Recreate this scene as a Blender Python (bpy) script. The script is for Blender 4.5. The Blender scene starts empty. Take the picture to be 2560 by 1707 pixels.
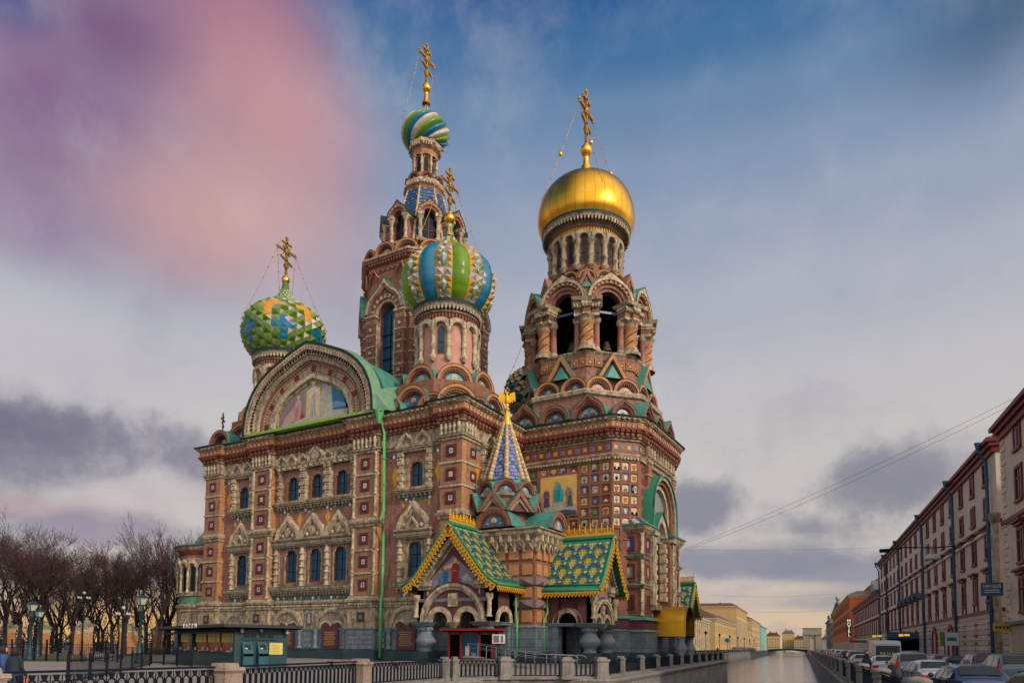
import bpy, bmesh, math, random
from mathutils import Matrix, Vector
random.seed(7)
R_=math.radians
scene=bpy.context.scene
# ------------------------------------------------------------------ camera
CAM=Vector((56.5,-74.9,1.6)); YAW=R_(29.6); PIT=R_(3.9); ROL=R_(.55)
f0=Vector((-math.sin(YAW),math.cos(YAW),0)); r0=Vector((math.cos(YAW),math.sin(YAW),0)); u0=Vector((0,0,1))
fw=f0*math.cos(PIT)+u0*math.sin(PIT); up=u0*math.cos(PIT)-f0*math.sin(PIT)
rt=r0*math.cos(ROL)+up*math.sin(ROL); up2=up*math.cos(ROL)-r0*math.sin(ROL)
cd=bpy.data.cameras.new('camera'); cam=bpy.data.objects.new('camera',cd); scene.collection.objects.link(cam)
cam.matrix_world=Matrix(((rt.x,up2.x,-fw.x,CAM.x),(rt.y,up2.y,-fw.y,CAM.y),(rt.z,up2.z,-fw.z,CAM.z),(0,0,0,1)))
cd.sensor_width=36; cd.lens=1750/2560*36; cd.shift_y=(1493-853.5)/2560; cd.clip_start=.3; cd.clip_end=6000
scene.camera=cam
FOC=1750.
def ray(x,y): return fw+rt*((x-1280)/FOC)+up2*((1493-y)/FOC)
def onZ(x,y,z=0):
    d=ray(x,y); return CAM+d*((z-CAM.z)/d.z)
# ------------------------------------------------------------------ sky
SUN_EL=R_(24); SUN_AZ=R_(74)      # azimuth from -Y towards +X (the light comes from behind the camera's right)
sun_dir=Vector((math.sin(SUN_AZ)*math.cos(SUN_EL),-math.cos(SUN_AZ)*math.cos(SUN_EL),math.sin(SUN_EL)))
w=bpy.data.worlds.new('World'); scene.world=w; w.use_nodes=True
nt=w.node_tree; nt.nodes.clear(); NN=nt.nodes.new; LK=nt.links.new
def s2l(c):
    return tuple(((v/255)/12.92 if v/255<=.04045 else ((v/255+.055)/1.055)**2.4) for v in c)
tc=NN('ShaderNodeTexCoord')
def vmath(op,a,b=None,out=0):
    n=NN('ShaderNodeVectorMath'); n.operation=op
    for i,v in enumerate((a,b)):
        if v is None: continue
        if hasattr(v,'links') or isinstance(v,bpy.types.NodeSocket): LK(v,n.inputs[i])
        else: n.inputs[i].default_value=v
    return n.outputs[out]
def fmath(op,a,b=None,c=None):
    n=NN('ShaderNodeMath'); n.operation=op
    for i,v in enumerate((a,b,c)):
        if v is None: continue
        if isinstance(v,bpy.types.NodeSocket): LK(v,n.inputs[i])
        else: n.inputs[i].default_value=v
    return n.outputs[0]
def sstep(v,a,b,lo=0.,hi=1.):
    n=NN('ShaderNodeMapRange'); n.interpolation_type='SMOOTHSTEP'; LK(v,n.inputs[0])
    n.inputs[1].default_value=a; n.inputs[2].default_value=b; n.inputs[3].default_value=lo; n.inputs[4].default_value=hi
    return n.outputs[0]
def mixc(fac,a,b):
    n=NN('ShaderNodeMix'); n.data_type='RGBA'
    if isinstance(fac,bpy.types.NodeSocket): LK(fac,n.inputs[0])
    else: n.inputs[0].default_value=fac
    for s,v in ((n.inputs[6],a),(n.inputs[7],b)):
        if isinstance(v,bpy.types.NodeSocket): LK(v,s)
        else: s.default_value=(*v,1)
    return n.outputs[2]
def noise(vec,scale,detail=4,rough=.55):
    n=NN('ShaderNodeTexNoise'); LK(vec,n.inputs['Vector']); n.inputs['Scale'].default_value=scale
    n.inputs['Detail'].default_value=detail; n.inputs['Roughness'].default_value=rough
    return n
D0=tc.outputs['Generated']
sepd=NN('ShaderNodeSeparateXYZ'); LK(D0,sepd.inputs[0]); dz=sepd.outputs[2]
AZ=fmath('ARCTAN2',vmath('DOT_PRODUCT',D0,tuple(r0),out=1),vmath('DOT_PRODUCT',D0,tuple(f0),out=1)); EL=fmath('ARCSINE',dz)
n1=noise(D0,3.2,3); n2=noise(D0,9.,8,.62); mp=NN('ShaderNodeMapping'); LK(D0,mp.inputs[0]); mp.inputs['Scale'].default_value=(1,1,2.6); n3=noise(mp.outputs[0],6.,8,.6)
N1=fmath('SUBTRACT',n1.outputs[0],.5); N2=fmath('SUBTRACT',n2.outputs[0],.5); N3=fmath('SUBTRACT',n3.outputs[0],.5)
ramp=NN('ShaderNodeValToRGB'); LK(dz,ramp.inputs[0]); cr=ramp.color_ramp; cr.interpolation='EASE'
stops=[(0,(206,182,164)),(.05,(200,182,172)),(.12,(200,191,186)),(.26,(204,198,196)),(.335,(196,193,197)),(.43,(178,181,193)),(.515,(156,166,188)),(.57,(136,154,183)),(.62,(110,140,175)),(.66,(72,116,162)),(.72,(36,90,148)),(1,(20,70,130))]
cr.elements[0].position=0; cr.elements[0].color=(*s2l(stops[0][1]),1); cr.elements[1].position=1; cr.elements[1].color=(*s2l(stops[-1][1]),1)
for p,c in stops[1:-1]:
    e=cr.elements.new(p); e.color=(*s2l(c),1)
sky=NN('ShaderNodeTexSky'); sky.sky_type='NISHITA'; sky.sun_disc=False; sky.sun_elevation=SUN_EL
sky.sun_rotation=math.atan2(sun_dir.x,sun_dir.y)
skm=NN('ShaderNodeVectorMath'); skm.operation='SCALE'; LK(sky.outputs[0],skm.inputs[0]); skm.inputs[3].default_value=.08
col=mixc(.07,ramp.outputs[0],skm.outputs[0])
def azel(px,py):
    d=ray(px,py).normalized(); return math.atan2(d.dot(r0),d.dot(f0)),math.asin(d.z)
def blob(px,py,rx,ry,inner,c,amt=1.,kind=1,nz=.35,scale=1.):
    """elliptical patch of sky colour or cloud; inner = radius share of the solid core, nz = raggedness of its edge"""
    global col
    a0,e0=azel(px,py); ra=abs(azel(px+rx,py)[0]-a0); re=abs(azel(px,py-ry)[1]-e0)
    du=fmath('DIVIDE',fmath('SUBTRACT',AZ,a0),ra); dv=fmath('DIVIDE',fmath('SUBTRACT',EL,e0),re)
    d=fmath('SQRT',fmath('ADD',fmath('MULTIPLY',du,du),fmath('MULTIPLY',dv,dv)))
    d=fmath('ADD',d,fmath('MULTIPLY',(N1,N2,N3)[kind],nz*2))
    c_=tuple(v*scale for v in s2l(c)); col=mixc(sstep(d,inner,1.,amt,0.),col,c_)
# blue deepening to the upper right, then the big pink and violet cloud on the left
blob(2650,-60,900,420,.0,(46,82,116),.85,0,.2)
blob(1250,-120,520,420,.1,(20,84,146),.8,0,.2)
blob(300,340,700,600,.30,(160,140,158),1.,0,.22)
blob(110,250,540,460,.0,(128,98,140),.85,0,.22)
blob(600,60,420,360,.0,(172,118,138),.9,0,.25)
blob(700,300,380,360,.0,(196,148,154),.9,0,.25)
blob(600,560,470,290,.0,(203,162,161),.9,0,.25)
blob(270,60,300,220,.0,(112,80,124),.7,0,.25)
blob(0,-20,200,160,.0,(58,72,132),.9,0,.4)
blob(60,560,300,200,.0,(136,102,144),.7,0,.4)
blob(820,760,300,260,.0,(170,158,172),.5,0,.4)
blob(100,930,560,190,.2,(190,185,192),.8,1,.35)
blob(640,900,260,150,.0,(188,184,192),.5,1,.4)
# ragged grey cloud banks
col=mixc(fmath('MULTIPLY',sstep(fmath('ADD',N2,N1),-.05,.3),.16),col,s2l((206,202,208)))
col=mixc(fmath('MULTIPLY',sstep(fmath('ADD',N2,N1),.0,-.3),.14),col,s2l((96,100,132)))
blob(60,1120,620,190,.15,(120,118,138),.9,1,.8)
blob(150,1090,420,90,.1,(106,104,126),.7,1,1.0)
blob(450,1130,420,120,.1,(130,127,146),.85,1,1.0)
blob(40,1265,330,60,.2,(176,152,160),.7,2,1.0)
blob(420,1235,300,60,.2,(200,188,190),.7,2,1.0)
blob(240,1330,560,60,.1,(138,130,150),.75,2,1.2)
blob(1730,1270,190,85,.25,(134,134,150),.9,1,.9)
blob(2300,1180,380,130,.2,(142,141,153),.9,1,.9)
blob(2180,1230,330,110,.25,(138,138,150),.85,1,1.0)
blob(2020,1320,300,85,.2,(140,140,153),.85,1,1.1)
blob(1850,1400,420,70,.2,(134,135,153),.85,2,1.1)
blob(2150,1430,420,80,.2,(138,140,156),.8,2,1.1)
blob(2200,1510,380,60,.2,(146,147,160),.7,2,1.0)
blob(1900,1350,260,30,.1,(204,195,190),.7,2,1.3)
blob(1950,1470,300,24,.1,(206,192,178),.8,2,1.3)
blob(1950,1550,380,40,.2,(218,194,162),.85,2,.9)
hz=fmath('MULTIPLY',sstep(dz,.07,.0),.55); col=mixc(hz,col,s2l((212,186,164)))
low=fmath('MULTIPLY',sstep(dz,.36,.12),sstep(N3,.02,.16)); col=mixc(fmath('MULTIPLY',low,.35),col,s2l((140,138,152)))
wisp=fmath('MULTIPLY',sstep(N1,.0,.22),sstep(N2,-.1,.2)); col=mixc(fmath('MULTIPLY',wisp,.14),col,s2l((200,196,202)))
glow=ray(400,1590).normalized()
dp=vmath('DOT_PRODUCT',D0,tuple(glow),out=1); col=mixc(fmath('MULTIPLY',sstep(dp,.975,1.),sstep(dz,.10,0.)),col,s2l((250,196,120)))
# warm glow added to the unseen sky behind the camera, to light the facades
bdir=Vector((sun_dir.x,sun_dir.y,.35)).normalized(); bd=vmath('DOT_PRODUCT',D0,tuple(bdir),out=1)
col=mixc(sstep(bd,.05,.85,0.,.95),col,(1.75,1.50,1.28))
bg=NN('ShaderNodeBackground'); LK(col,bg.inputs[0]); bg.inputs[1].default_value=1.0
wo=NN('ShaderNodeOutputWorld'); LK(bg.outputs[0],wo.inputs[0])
sd=bpy.data.lights.new('sun','SUN'); sd.energy=2.5; sd.angle=R_(4); sd.color=(1,.80,.58)
so=bpy.data.objects.new('sun',sd); scene.collection.objects.link(so); so.rotation_euler=sun_dir.to_track_quat('Z','Y').to_euler(); so.location=(60,-60,120)
scene.view_settings.view_transform='Standard'; scene.view_settings.look='None'; scene.view_settings.exposure=0; scene.view_settings.gamma=1
scene.render.engine='CYCLES'

# ------------------------------------------------------------------ materials
M={}
def mat(name,c1,c2=None,rough=.75,metal=0.,scale=1.2,contrast=.5,stain=0.,bump=.0,bscale=8.,brick=None,spec=.4,emit=0.):
    m=bpy.data.materials.new(name); m.use_nodes=True; t=m.node_tree; n=t.nodes; l=t.links
    b=n['Principled BSDF']; b.inputs['Roughness'].default_value=rough; b.inputs['Metallic'].default_value=metal
    b.inputs['Specular IOR Level'].default_value=spec
    c2=c2 or tuple(v*.7 for v in c1)
    g=n.new('ShaderNodeNewGeometry'); pos=g.outputs['Position']
    no=n.new('ShaderNodeTexNoise'); no.inputs['Scale'].default_value=scale; no.inputs['Detail'].default_value=6; l.new(pos,no.inputs['Vector'])
    mr=n.new('ShaderNodeMapRange'); l.new(no.outputs[0],mr.inputs[0]); mr.inputs[1].default_value=.5-contrast*.5; mr.inputs[2].default_value=.5+contrast*.5
    mx=n.new('ShaderNodeMix'); mx.data_type='RGBA'; l.new(mr.outputs[0],mx.inputs[0]); mx.inputs[6].default_value=(*c1,1); mx.inputs[7].default_value=(*c2,1)
    out=mx.outputs[2]; hgt=None
    if brick:
        bw,bh,mort,mc=brick
        sp=n.new('ShaderNodeSeparateXYZ'); l.new(pos,sp.inputs[0]); ad=n.new('ShaderNodeMath'); l.new(sp.outputs[0],ad.inputs[0]); l.new(sp.outputs[1],ad.inputs[1])
        cb=n.new('ShaderNodeCombineXYZ'); l.new(ad.outputs[0],cb.inputs[0]); l.new(sp.outputs[2],cb.inputs[1])
        bt=n.new('ShaderNodeTexBrick'); l.new(cb.outputs[0],bt.inputs[0]); bt.inputs['Scale'].default_value=1; bt.inputs['Brick Width'].default_value=bw; bt.inputs['Row Height'].default_value=bh
        bt.inputs['Mortar Size'].default_value=mort; bt.inputs['Mortar Smooth'].default_value=.4
        bt.inputs['Color1'].default_value=(1,1,1,1); bt.inputs['Color2'].default_value=(.74,.74,.76,1); bt.inputs['Mortar'].default_value=(mc,mc,mc,1)
        mm=n.new('ShaderNodeMix'); mm.data_type='RGBA'; mm.blend_type='MULTIPLY'; mm.inputs[0].default_value=1; l.new(out,mm.inputs[6]); l.new(bt.outputs[0],mm.inputs[7]); out=mm.outputs[2]
        hgt=bt.outputs['Fac']
    if stain:
        mp=n.new('ShaderNodeMapping'); l.new(pos,mp.inputs[0]); mp.inputs['Scale'].default_value=(1,1,.32)
        n2=n.new('ShaderNodeTexNoise'); n2.inputs['Scale'].default_value=2.6; n2.inputs['Detail'].default_value=8; n2.inputs['Roughness'].default_value=.65; l.new(mp.outputs[0],n2.inputs['Vector'])
        m2=n.new('ShaderNodeMapRange'); l.new(n2.outputs[0],m2.inputs[0]); m2.inputs[1].default_value=.46; m2.inputs[2].default_value=.68; m2.inputs[4].default_value=stain
        mm=n.new('ShaderNodeMix'); mm.data_type='RGBA'; mm.blend_type='MULTIPLY'; l.new(m2.outputs[0],mm.inputs[0]); l.new(out,mm.inputs[6]); mm.inputs[7].default_value=(.22,.21,.22,1); out=mm.outputs[2]
    l.new(out,b.inputs['Base Color'])
    if bump:
        bn=n.new('ShaderNodeTexNoise'); bn.inputs['Scale'].default_value=bscale; bn.inputs['Detail'].default_value=5; l.new(pos,bn.inputs['Vector'])
        bp=n.new('ShaderNodeBump'); bp.inputs['Strength'].default_value=bump; bp.inputs['Distance'].default_value=.05; l.new(bn.outputs[0],bp.inputs['Height']); l.new(bp.outputs[0],b.inputs['Normal'])
    if emit:
        b.inputs['Emission Color'].default_value=(*c1,1); b.inputs['Emission Strength'].default_value=emit
    M[name]=m; return m
mat('brick',(.36,.17,.12),(.29,.155,.14),.85,scale=.3,contrast=.35,stain=.65,brick=(.5,.15,.018,.62),bump=.3)
mat('brick_tan',(.39,.225,.145),(.30,.17,.115),.85,scale=.6,stain=.6,brick=(.5,.15,.02,.6),bump=.3)
mat('brick_brown',(.30,.14,.092),(.22,.10,.07),.85,scale=.6,stain=.35,brick=(.5,.15,.02,.55),bump=.3)
mat('brick_orange',(.50,.25,.115),(.38,.18,.085),.8,scale=.8,stain=.3,brick=(.5,.15,.018,.7))
mat('brick_dark',(.17,.04,.028),(.11,.027,.02),.8,scale=1.,stain=.3)
mat('brick_purple',(.15,.055,.06),(.10,.04,.045),.8,scale=1.,stain=.3,brick=(.5,.15,.02,.6))
mat('maroon',(.105,.022,.024),(.065,.014,.018),.6,scale=2)
mat('stone',(.43,.355,.255),(.22,.18,.13),.9,scale=2.2,contrast=.3,stain=1.,bump=.6)
mat('stone_light',(.53,.45,.33),(.31,.26,.19),.9,scale=2.6,contrast=.3,stain=.85,bump=.4)
mat('stone_dark',(.30,.265,.21),(.18,.16,.13),.9,scale=1.5,contrast=.5,stain=.75,bump=.5)
mat('granite_blue',(.165,.225,.28),(.095,.135,.175),.7,scale=1.3,contrast=.6,stain=.35,bump=.4,brick=(1.5,.72,.03,.4))
mat('granite_plain',(.17,.215,.26),(.105,.14,.18),.65,scale=2.,contrast=.6,stain=.3,bump=.2)
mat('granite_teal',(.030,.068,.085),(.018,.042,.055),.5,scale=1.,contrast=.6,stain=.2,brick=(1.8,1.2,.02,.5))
mat('granite_pink',(.34,.275,.235),(.22,.17,.15),.85,scale=3.,contrast=.6,stain=.5,bump=.6,bscale=20)
mat('granite_grey',(.27,.275,.28),(.17,.175,.185),.8,scale=2.,contrast=.6,stain=.55,bump=.5,brick=(1.6,.6,.012,.45))
mat('granite_post',(.23,.22,.215),(.14,.135,.135),.85,scale=3.,contrast=.6,stain=.5,bump=.5)
mat('copper',(.07,.27,.23),(.045,.18,.17),.55,scale=1.2,stain=.35)
mat('copper_light',(.14,.29,.18),(.085,.20,.14),.6,scale=1.4,stain=.3)
mat('green_paint',(.03,.22,.13),(.022,.16,.10),.45,scale=2.,stain=.25)
mat('pipe_green',(.09,.40,.15),(.06,.30,.12),.4,scale=2,stain=.2)
mat('grass_green_paint',(.22,.42,.045),(.16,.33,.04),.5,scale=2,stain=.3)
mat('dark_green',(.010,.038,.032),(.007,.024,.022),.6,scale=2,spec=.2)
mat('gold',(.86,.50,.07),(.70,.38,.05),.32,metal=1.,scale=.5,bump=.02,bscale=1)
mat('gold_dark',(.50,.30,.07),(.34,.19,.05),.45,metal=1.,scale=2)
mat('plaque_purple',(.085,.028,.042),(.055,.018,.028),.35,scale=2,stain=.2)
mat('old_gilt',(.42,.24,.08),(.32,.18,.06),.5,scale=5)
mat('gold_paint',(.75,.42,.02),(.60,.31,.015),.4,metal=.35,scale=3)
mat('blue',(.006,.15,.29),(.005,.11,.23),.28,scale=1.5,stain=.15)
mat('periwinkle',(.15,.19,.42),(.10,.14,.34),.3,scale=3)
mat('blue_deep',(.03,.07,.33),(.02,.05,.26),.3,scale=3)
mat('blue_grey',(.04,.10,.20),(.03,.07,.15),.4,scale=3,stain=.2)
mat('lime',(.12,.25,.008),(.08,.19,.008),.3,scale=1.5,stain=.2)
mat('lime_dark',(.07,.16,.012),(.05,.11,.01),.35,scale=1.5,stain=.2)
mat('yellow',(.52,.35,.045),(.42,.27,.035),.35,scale=2,stain=.2)
mat('orange_glaze',(.60,.30,.03),(.50,.24,.025),.35,scale=2,stain=.2)
mat('white',(.55,.50,.46),(.36,.33,.31),.4,scale=2,stain=.3)
mat('white_pure',(.78,.78,.78),(.68,.68,.70),.4,scale=3)
mat('teal_glaze',(.02,.22,.24),(.015,.16,.19),.3,scale=2)
mat('red',(.26,.012,.016),(.20,.010,.012),.4,scale=3)
mat('glass',(.014,.075,.14),(.009,.045,.09),.22,scale=.8,spec=.22)
mat('glass_dark',(.012,.018,.026),(.008,.01,.016),.15,scale=.8,spec=.22)
mat('black',(.004,.004,.005),(.003,.003,.003),.9,scale=2,spec=0)
mat('iron',(.006,.012,.024),(.004,.008,.016),.6,scale=5,spec=.12)
mat('iron_brown',(.045,.03,.022),(.03,.02,.016),.5,scale=5)
mat('frame_brown',(.11,.045,.032),(.08,.032,.025),.6,scale=4)
mat('skin_gold',(.60,.36,.16),(.5,.28,.12),.6,scale=4)
mat('robe_pink',(.45,.28,.27),(.36,.20,.20),.6,scale=2)
mat('robe_purple',(.12,.06,.15),(.08,.04,.11),.6,scale=3)
mat('robe_grey',(.20,.22,.20),(.13,.14,.13),.6,scale=3)
mat('robe_blue',(.08,.22,.36),(.05,.15,.28),.6,scale=3)
mat('robe_teal',(.04,.34,.38),(.03,.26,.30),.5,scale=3)
mat('mosaic_sky',(.07,.22,.36),(.16,.27,.33),.5,scale=1.2,contrast=.5)
mat('mosaic_grey',(.19,.225,.22),(.17,.21,.22),.5,scale=1.4,contrast=.4)
mat('mosaic_gold',(.62,.42,.14),(.50,.32,.10),.45,scale=1.5,contrast=.5)
mat('mosaic_lilac',(.15,.14,.24),(.22,.15,.16),.5,scale=1.8,contrast=.3)
mat('rock',(.40,.38,.33),(.24,.26,.27),.6,scale=2.2,contrast=.4)

# ------------------------------------------------------------------ mesh builder
I4=Matrix.Identity(4)
class MB:
    def __init__(s): s.v=[]; s.f=[]; s.m=[]; s.s=[]; s.mats=[]; s.M=I4
    def mi(s,m):
        if m not in s.mats: s.mats.append(m)
        return s.mats.index(m)
    def add(s,vs,fs,m,smooth=False):
        o=len(s.v); MM=s.M
        s.v.extend([(MM@Vector(p))[:] for p in vs])
        if isinstance(m,str): k=s.mi(m); ks=[k]*len(fs)
        else: ks=[s.mi(x) for x in m]
        for f,k in zip(fs,ks): s.f.append([i+o for i in f]); s.m.append(k); s.s.append(smooth)
    def box(s,x0,x1,y0,y1,z0,z1,m):
        s.add([(x0,y0,z0),(x1,y0,z0),(x1,y1,z0),(x0,y1,z0),(x0,y0,z1),(x1,y0,z1),(x1,y1,z1),(x0,y1,z1)],
              [(0,3,2,1),(4,5,6,7),(0,1,5,4),(1,2,6,5),(2,3,7,6),(3,0,4,7)],m)
    def frus(s,x,y,z0,z1,a,b,m,a2=None,b2=None):
        """box with half-sizes a (bottom) and b (top)"""
        a2=a2 or a; b2=b2 or b
        s.add([(x-a,y-a2,z0),(x+a,y-a2,z0),(x+a,y+a2,z0),(x-a,y+a2,z0),(x-b,y-b2,z1),(x+b,y-b2,z1),(x+b,y+b2,z1),(x-b,y+b2,z1)],
              [(0,3,2,1),(4,5,6,7),(0,1,5,4),(1,2,6,5),(2,3,7,6),(3,0,4,7)],m)
    def prism(s,pts,y0,y1,m,back=True,side=None):
        """polygon in (x,z), extruded from y0 to y1"""
        n=len(pts); side=side or m
        vs=[(x,y0,z) for x,z in pts]+[(x,y1,z) for x,z in pts]
        fs=[tuple(range(n))]; ms=[m]
        if back: fs.append(tuple(range(2*n-1,n-1,-1))); ms.append(m)
        for i in range(n):
            j=(i+1)%n; fs.append((i,i+n,j+n,j)); ms.append(side)
        s.add(vs,fs,ms)
    def zprism(s,pts,z0,z1,m):
        n=len(pts); vs=[(x,y,z0) for x,y in pts]+[(x,y,z1) for x,y in pts]
        s.add(vs,[tuple(range(n-1,-1,-1)),tuple(range(n,2*n))]+[(i,(i+1)%n,(i+1)%n+n,i+n) for i in range(n)],m)
    def lathe(s,prof,cx=0,cy=0,seg=12,m='stone',smooth=True,a0=0,a1=360,rot=0,cap=False):
        full=abs(a1-a0)>=360; n=seg if full else seg+1; vs=[]; fs=[]; ms=[]
        for r,z in prof:
            for i in range(n):
                a=R_(a0+rot+(a1-a0)*i/seg); vs.append((cx+r*math.cos(a),cy+r*math.sin(a),z))
        for j in range(len(prof)-1):
            mm=m if isinstance(m,str) else m[j]
            for i in range(seg):
                k=(i+1)%n; fs.append((j*n+i,j*n+k,(j+1)*n+k,(j+1)*n+i)); ms.append(mm)
        if cap:
            fs.append(tuple(range((len(prof)-1)*n,len(prof)*n))); ms.append(ms[-1])
        s.add(vs,fs,ms,smooth)
    def band(s,inn,out,y0,y1,m,mo=None,mi=None):
        """arch ring between two polylines in (x,z)"""
        n=len(inn); vs=[(x,y0,z) for x,z in inn]+[(x,y0,z) for x,z in out]+[(x,y1,z) for x,z in inn]+[(x,y1,z) for x,z in out]
        fs=[];ms=[]
        for i in range(n-1):
            fs+= [(i,i+1,n+i+1,n+i),(n+i,n+i+1,3*n+i+1,3*n+i),(i,2*n+i,2*n+i+1,i+1)]; ms+=[m,mo or m,mi or m]
        fs+=[(0,n,3*n,2*n),(n-1,3*n-1,4*n-1,2*n-1)]; ms+=[m,m]
        s.add(vs,fs,ms)
    def sweep(s,path,prof,m,closed=False):
        """plan path (x,y) walked with the outside on its right; prof = [(out,z)]; m per strip"""
        n=len(path); P=[Vector(p) for p in path]; nor=[]
        for i in range(n):
            a=P[i]-P[i-1] if (i>0 or closed) else P[1]-P[0]; b=P[(i+1)%n]-P[i] if (i<n-1 or closed) else a
            if i==0 and not closed: a=b
            a=a.normalized(); b=b.normalized(); na=Vector((a.y,-a.x)); nb=Vector((b.y,-b.x)); q=na+nb
            if q.length<1e-3: q=na
            q=q.normalized(); nor.append(q/max(.35,q.dot(na)))
        vs=[(P[i].x+nor[i].x*o,P[i].y+nor[i].y*o,z) for o,z in prof for i in range(n)]
        fs=[];ms=[]
        for j in range(len(prof)-1):
            mm=m if isinstance(m,str) else m[j]
            for i in range(n if closed else n-1):
                k=(i+1)%n; fs.append((j*n+i,j*n+k,(j+1)*n+k,(j+1)*n+i)); ms.append(mm)
        s.add(vs,fs,ms)
    def tube(s,pts,r,m,seg=6,smooth=True):
        pts=[Vector(p) for p in pts]; n=len(pts); vs=[]; rs=r if isinstance(r,(list,tuple)) else [r]*n
        for i,p in enumerate(pts):
            t=(pts[min(i+1,n-1)]-pts[max(i-1,0)]).normalized(); a=t.orthogonal().normalized() if abs(t.z)>.95 else t.cross(Vector((0,0,1))).normalized(); b=t.cross(a)
            for k in range(seg): an=2*math.pi*k/seg; vs.append(p+(a*math.cos(an)+b*math.sin(an))*rs[i])
        fs=[(i*seg+k,i*seg+(k+1)%seg,(i+1)*seg+(k+1)%seg,(i+1)*seg+k) for i in range(n-1) for k in range(seg)]
        fs+=[tuple(range(seg-1,-1,-1)),tuple(range((n-1)*seg,n*seg))]
        s.add(vs,fs,m,smooth)
    def ball(s,c,r,m,seg=8,sz=1.):
        s.lathe([(r*math.sin(math.pi*i/6)+1e-4,c[2]-r*sz*math.cos(math.pi*i/6)) for i in range(7)],c[0],c[1],seg,m)
    def mesh(s,name):
        me=bpy.data.meshes.new(name); me.from_pydata(s.v,[],s.f)
        for k in s.mats: me.materials.append(M[k])
        me.polygons.foreach_set('material_index',s.m); me.polygons.foreach_set('use_smooth',s.s)
        bm=bmesh.new(); bm.from_mesh(me); bmesh.ops.recalc_face_normals(bm,faces=bm.faces); bm.to_mesh(me); bm.free()
        me.update(); return me
COL=scene.collection
def put(name,mb,parent=None,Mx=None):
    me=mb if isinstance(mb,bpy.types.Mesh) else mb.mesh(name)
    o=bpy.data.objects.new(name,me); COL.objects.link(o)
    if parent: o.parent=parent
    if Mx is not None: o.matrix_local=Mx
    return o
def tag(o,label,cat,group=None):
    o['label']=label; o['category']=cat
    if group: o['group']=group
    return o
def empty(name,label=None,cat=None,loc=(0,0,0),rz=0,group=None):
    o=bpy.data.objects.new(name,None); COL.objects.link(o); o.location=loc; o.rotation_euler=(0,0,rz); o.empty_display_size=.5
    if label: tag(o,label,cat,group)
    return o
def struct(name,mb,kind='structure'):
    o=put(name,mb); o['kind']=kind; return o
def dup(o,parent=None):
    c=o.copy(); COL.objects.link(c)
    if parent: c.parent=parent
    for ch in o.children: 
        k=dup(ch,c); k.matrix_local=ch.matrix_local
    return c
def F(x,y,phi=0,z=0): return Matrix.Translation((x,y,z))@Matrix.Rotation(R_(phi),4,'Z')
def arc(R,n=12,keel=0.,cx=0,cz=0,a0=180,a1=0,kw=.45):
    pts=[]
    for i in range(n+1):
        a=R_(a0+(a1-a0)*i/n); x=R*math.cos(a); z=R*math.sin(a)
        if keel: z+=keel*R*max(0,1-abs(x)/(kw*R))**1.5; 
        pts.append((cx+x,cz+z))
    return pts
def octa(R,cx=0,cy=0,rot=22.5,n=8): return [(cx+R*math.cos(R_(rot+360*i/n)),cy+R*math.sin(R_(rot+360*i/n))) for i in range(n)]
def spline(pts,n=6):
    out=[]
    for i in range(len(pts)-1):
        p0=pts[max(i-1,0)];p1=pts[i];p2=pts[i+1];p3=pts[min(i+2,len(pts)-1)]
        for k in range(n):
            t=k/n; out.append(tuple(.5*((2*b)+(-a+c)*t+(2*a-5*b+4*c-d)*t*t+(-a+3*b-3*c+d)*t**3) for a,b,c,d in zip(p0,p1,p2,p3)))
    out.append(pts[-1]); return out
def text_mb(txt,size,m,extr=.01):
    cu=bpy.data.curves.new('t','FONT'); cu.body=txt; cu.size=size; cu.align_x='CENTER'; cu.align_y='CENTER'; cu.extrude=extr; cu.resolution_u=2
    ob=bpy.data.objects.new('t',cu); COL.objects.link(ob); bpy.context.view_layer.update()
    me=bpy.data.meshes.new_from_object(ob.evaluated_get(bpy.context.evaluated_depsgraph_get())); bpy.data.objects.remove(ob)
    me.materials.clear(); me.materials.append(M[m]); return me
STAND=Matrix.Rotation(R_(90),4,'X')     # text lying in xy -> standing, facing local -y
# ================================================================== THE CHURCH
church=empty('church','ornate red brick church with many coloured onion domes and a gold domed bell tower','church')
def cp(name,mb,Mx=None,parent=None): return put(name,mb,parent or church,Mx)
NY=-19.5                       # north facade plane
XE,XW=-17.6,19.8
# ---- cornice profile (out, z) of the main body, walked with outside on the right
CORN=[(0,21.3),(.15,21.3),(.15,21.55),(.3,21.6),(.3,21.75),(.12,21.8),(.12,22.9),(.35,23.0),(.35,23.12),(.25,23.12),(.4,23.4),(.4,23.5),(.55,23.6),(.55,23.75),(.72,23.8),(.72,24.0),(.6,24.0),(.6,24.6),(.75,24.65),(.75,24.75),(.95,24.9),(1.0,25.0),(1.12,25.02),(1.15,25.14),(.2,25.4)]
def corn_m(base):  # colours per strip
    c=[]
    for i in range(len(CORN)-1):
        z=CORN[i][1]
        if z<21.8: c.append('stone')
        elif z<22.9: c.append(base)
        elif z<23.05: c.append('stone')
        elif z<23.5: c.append('brick_brown')
        elif z<23.85: c.append('brick_dark')
        elif z<24.0: c.append('brick_orange')
        elif z<24.6: c.append('brick_orange')
        elif z<25.0: c.append('stone')
        else: c.append('dark_green')
    return c
def along(path,step,fn,off=0.):
    """call fn(mb-matrix) at regular spots along each segment of a plan path (outside on the right)"""
    for i in range(len(path)-1):
        a=Vector((*path[i],0)); b=Vector((*path[i+1],0)); L=(b-a).length
        if L<.35: continue
        n=max(1,round(L/step)); d=(b-a)/L; ang=math.atan2(d.y,d.x)
        for k in range(n):
            p=a+d*L*(k+.5)/n
            fn(Matrix.Translation(p)@Matrix.Rotation(ang,4,'Z'),L/n)
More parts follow.
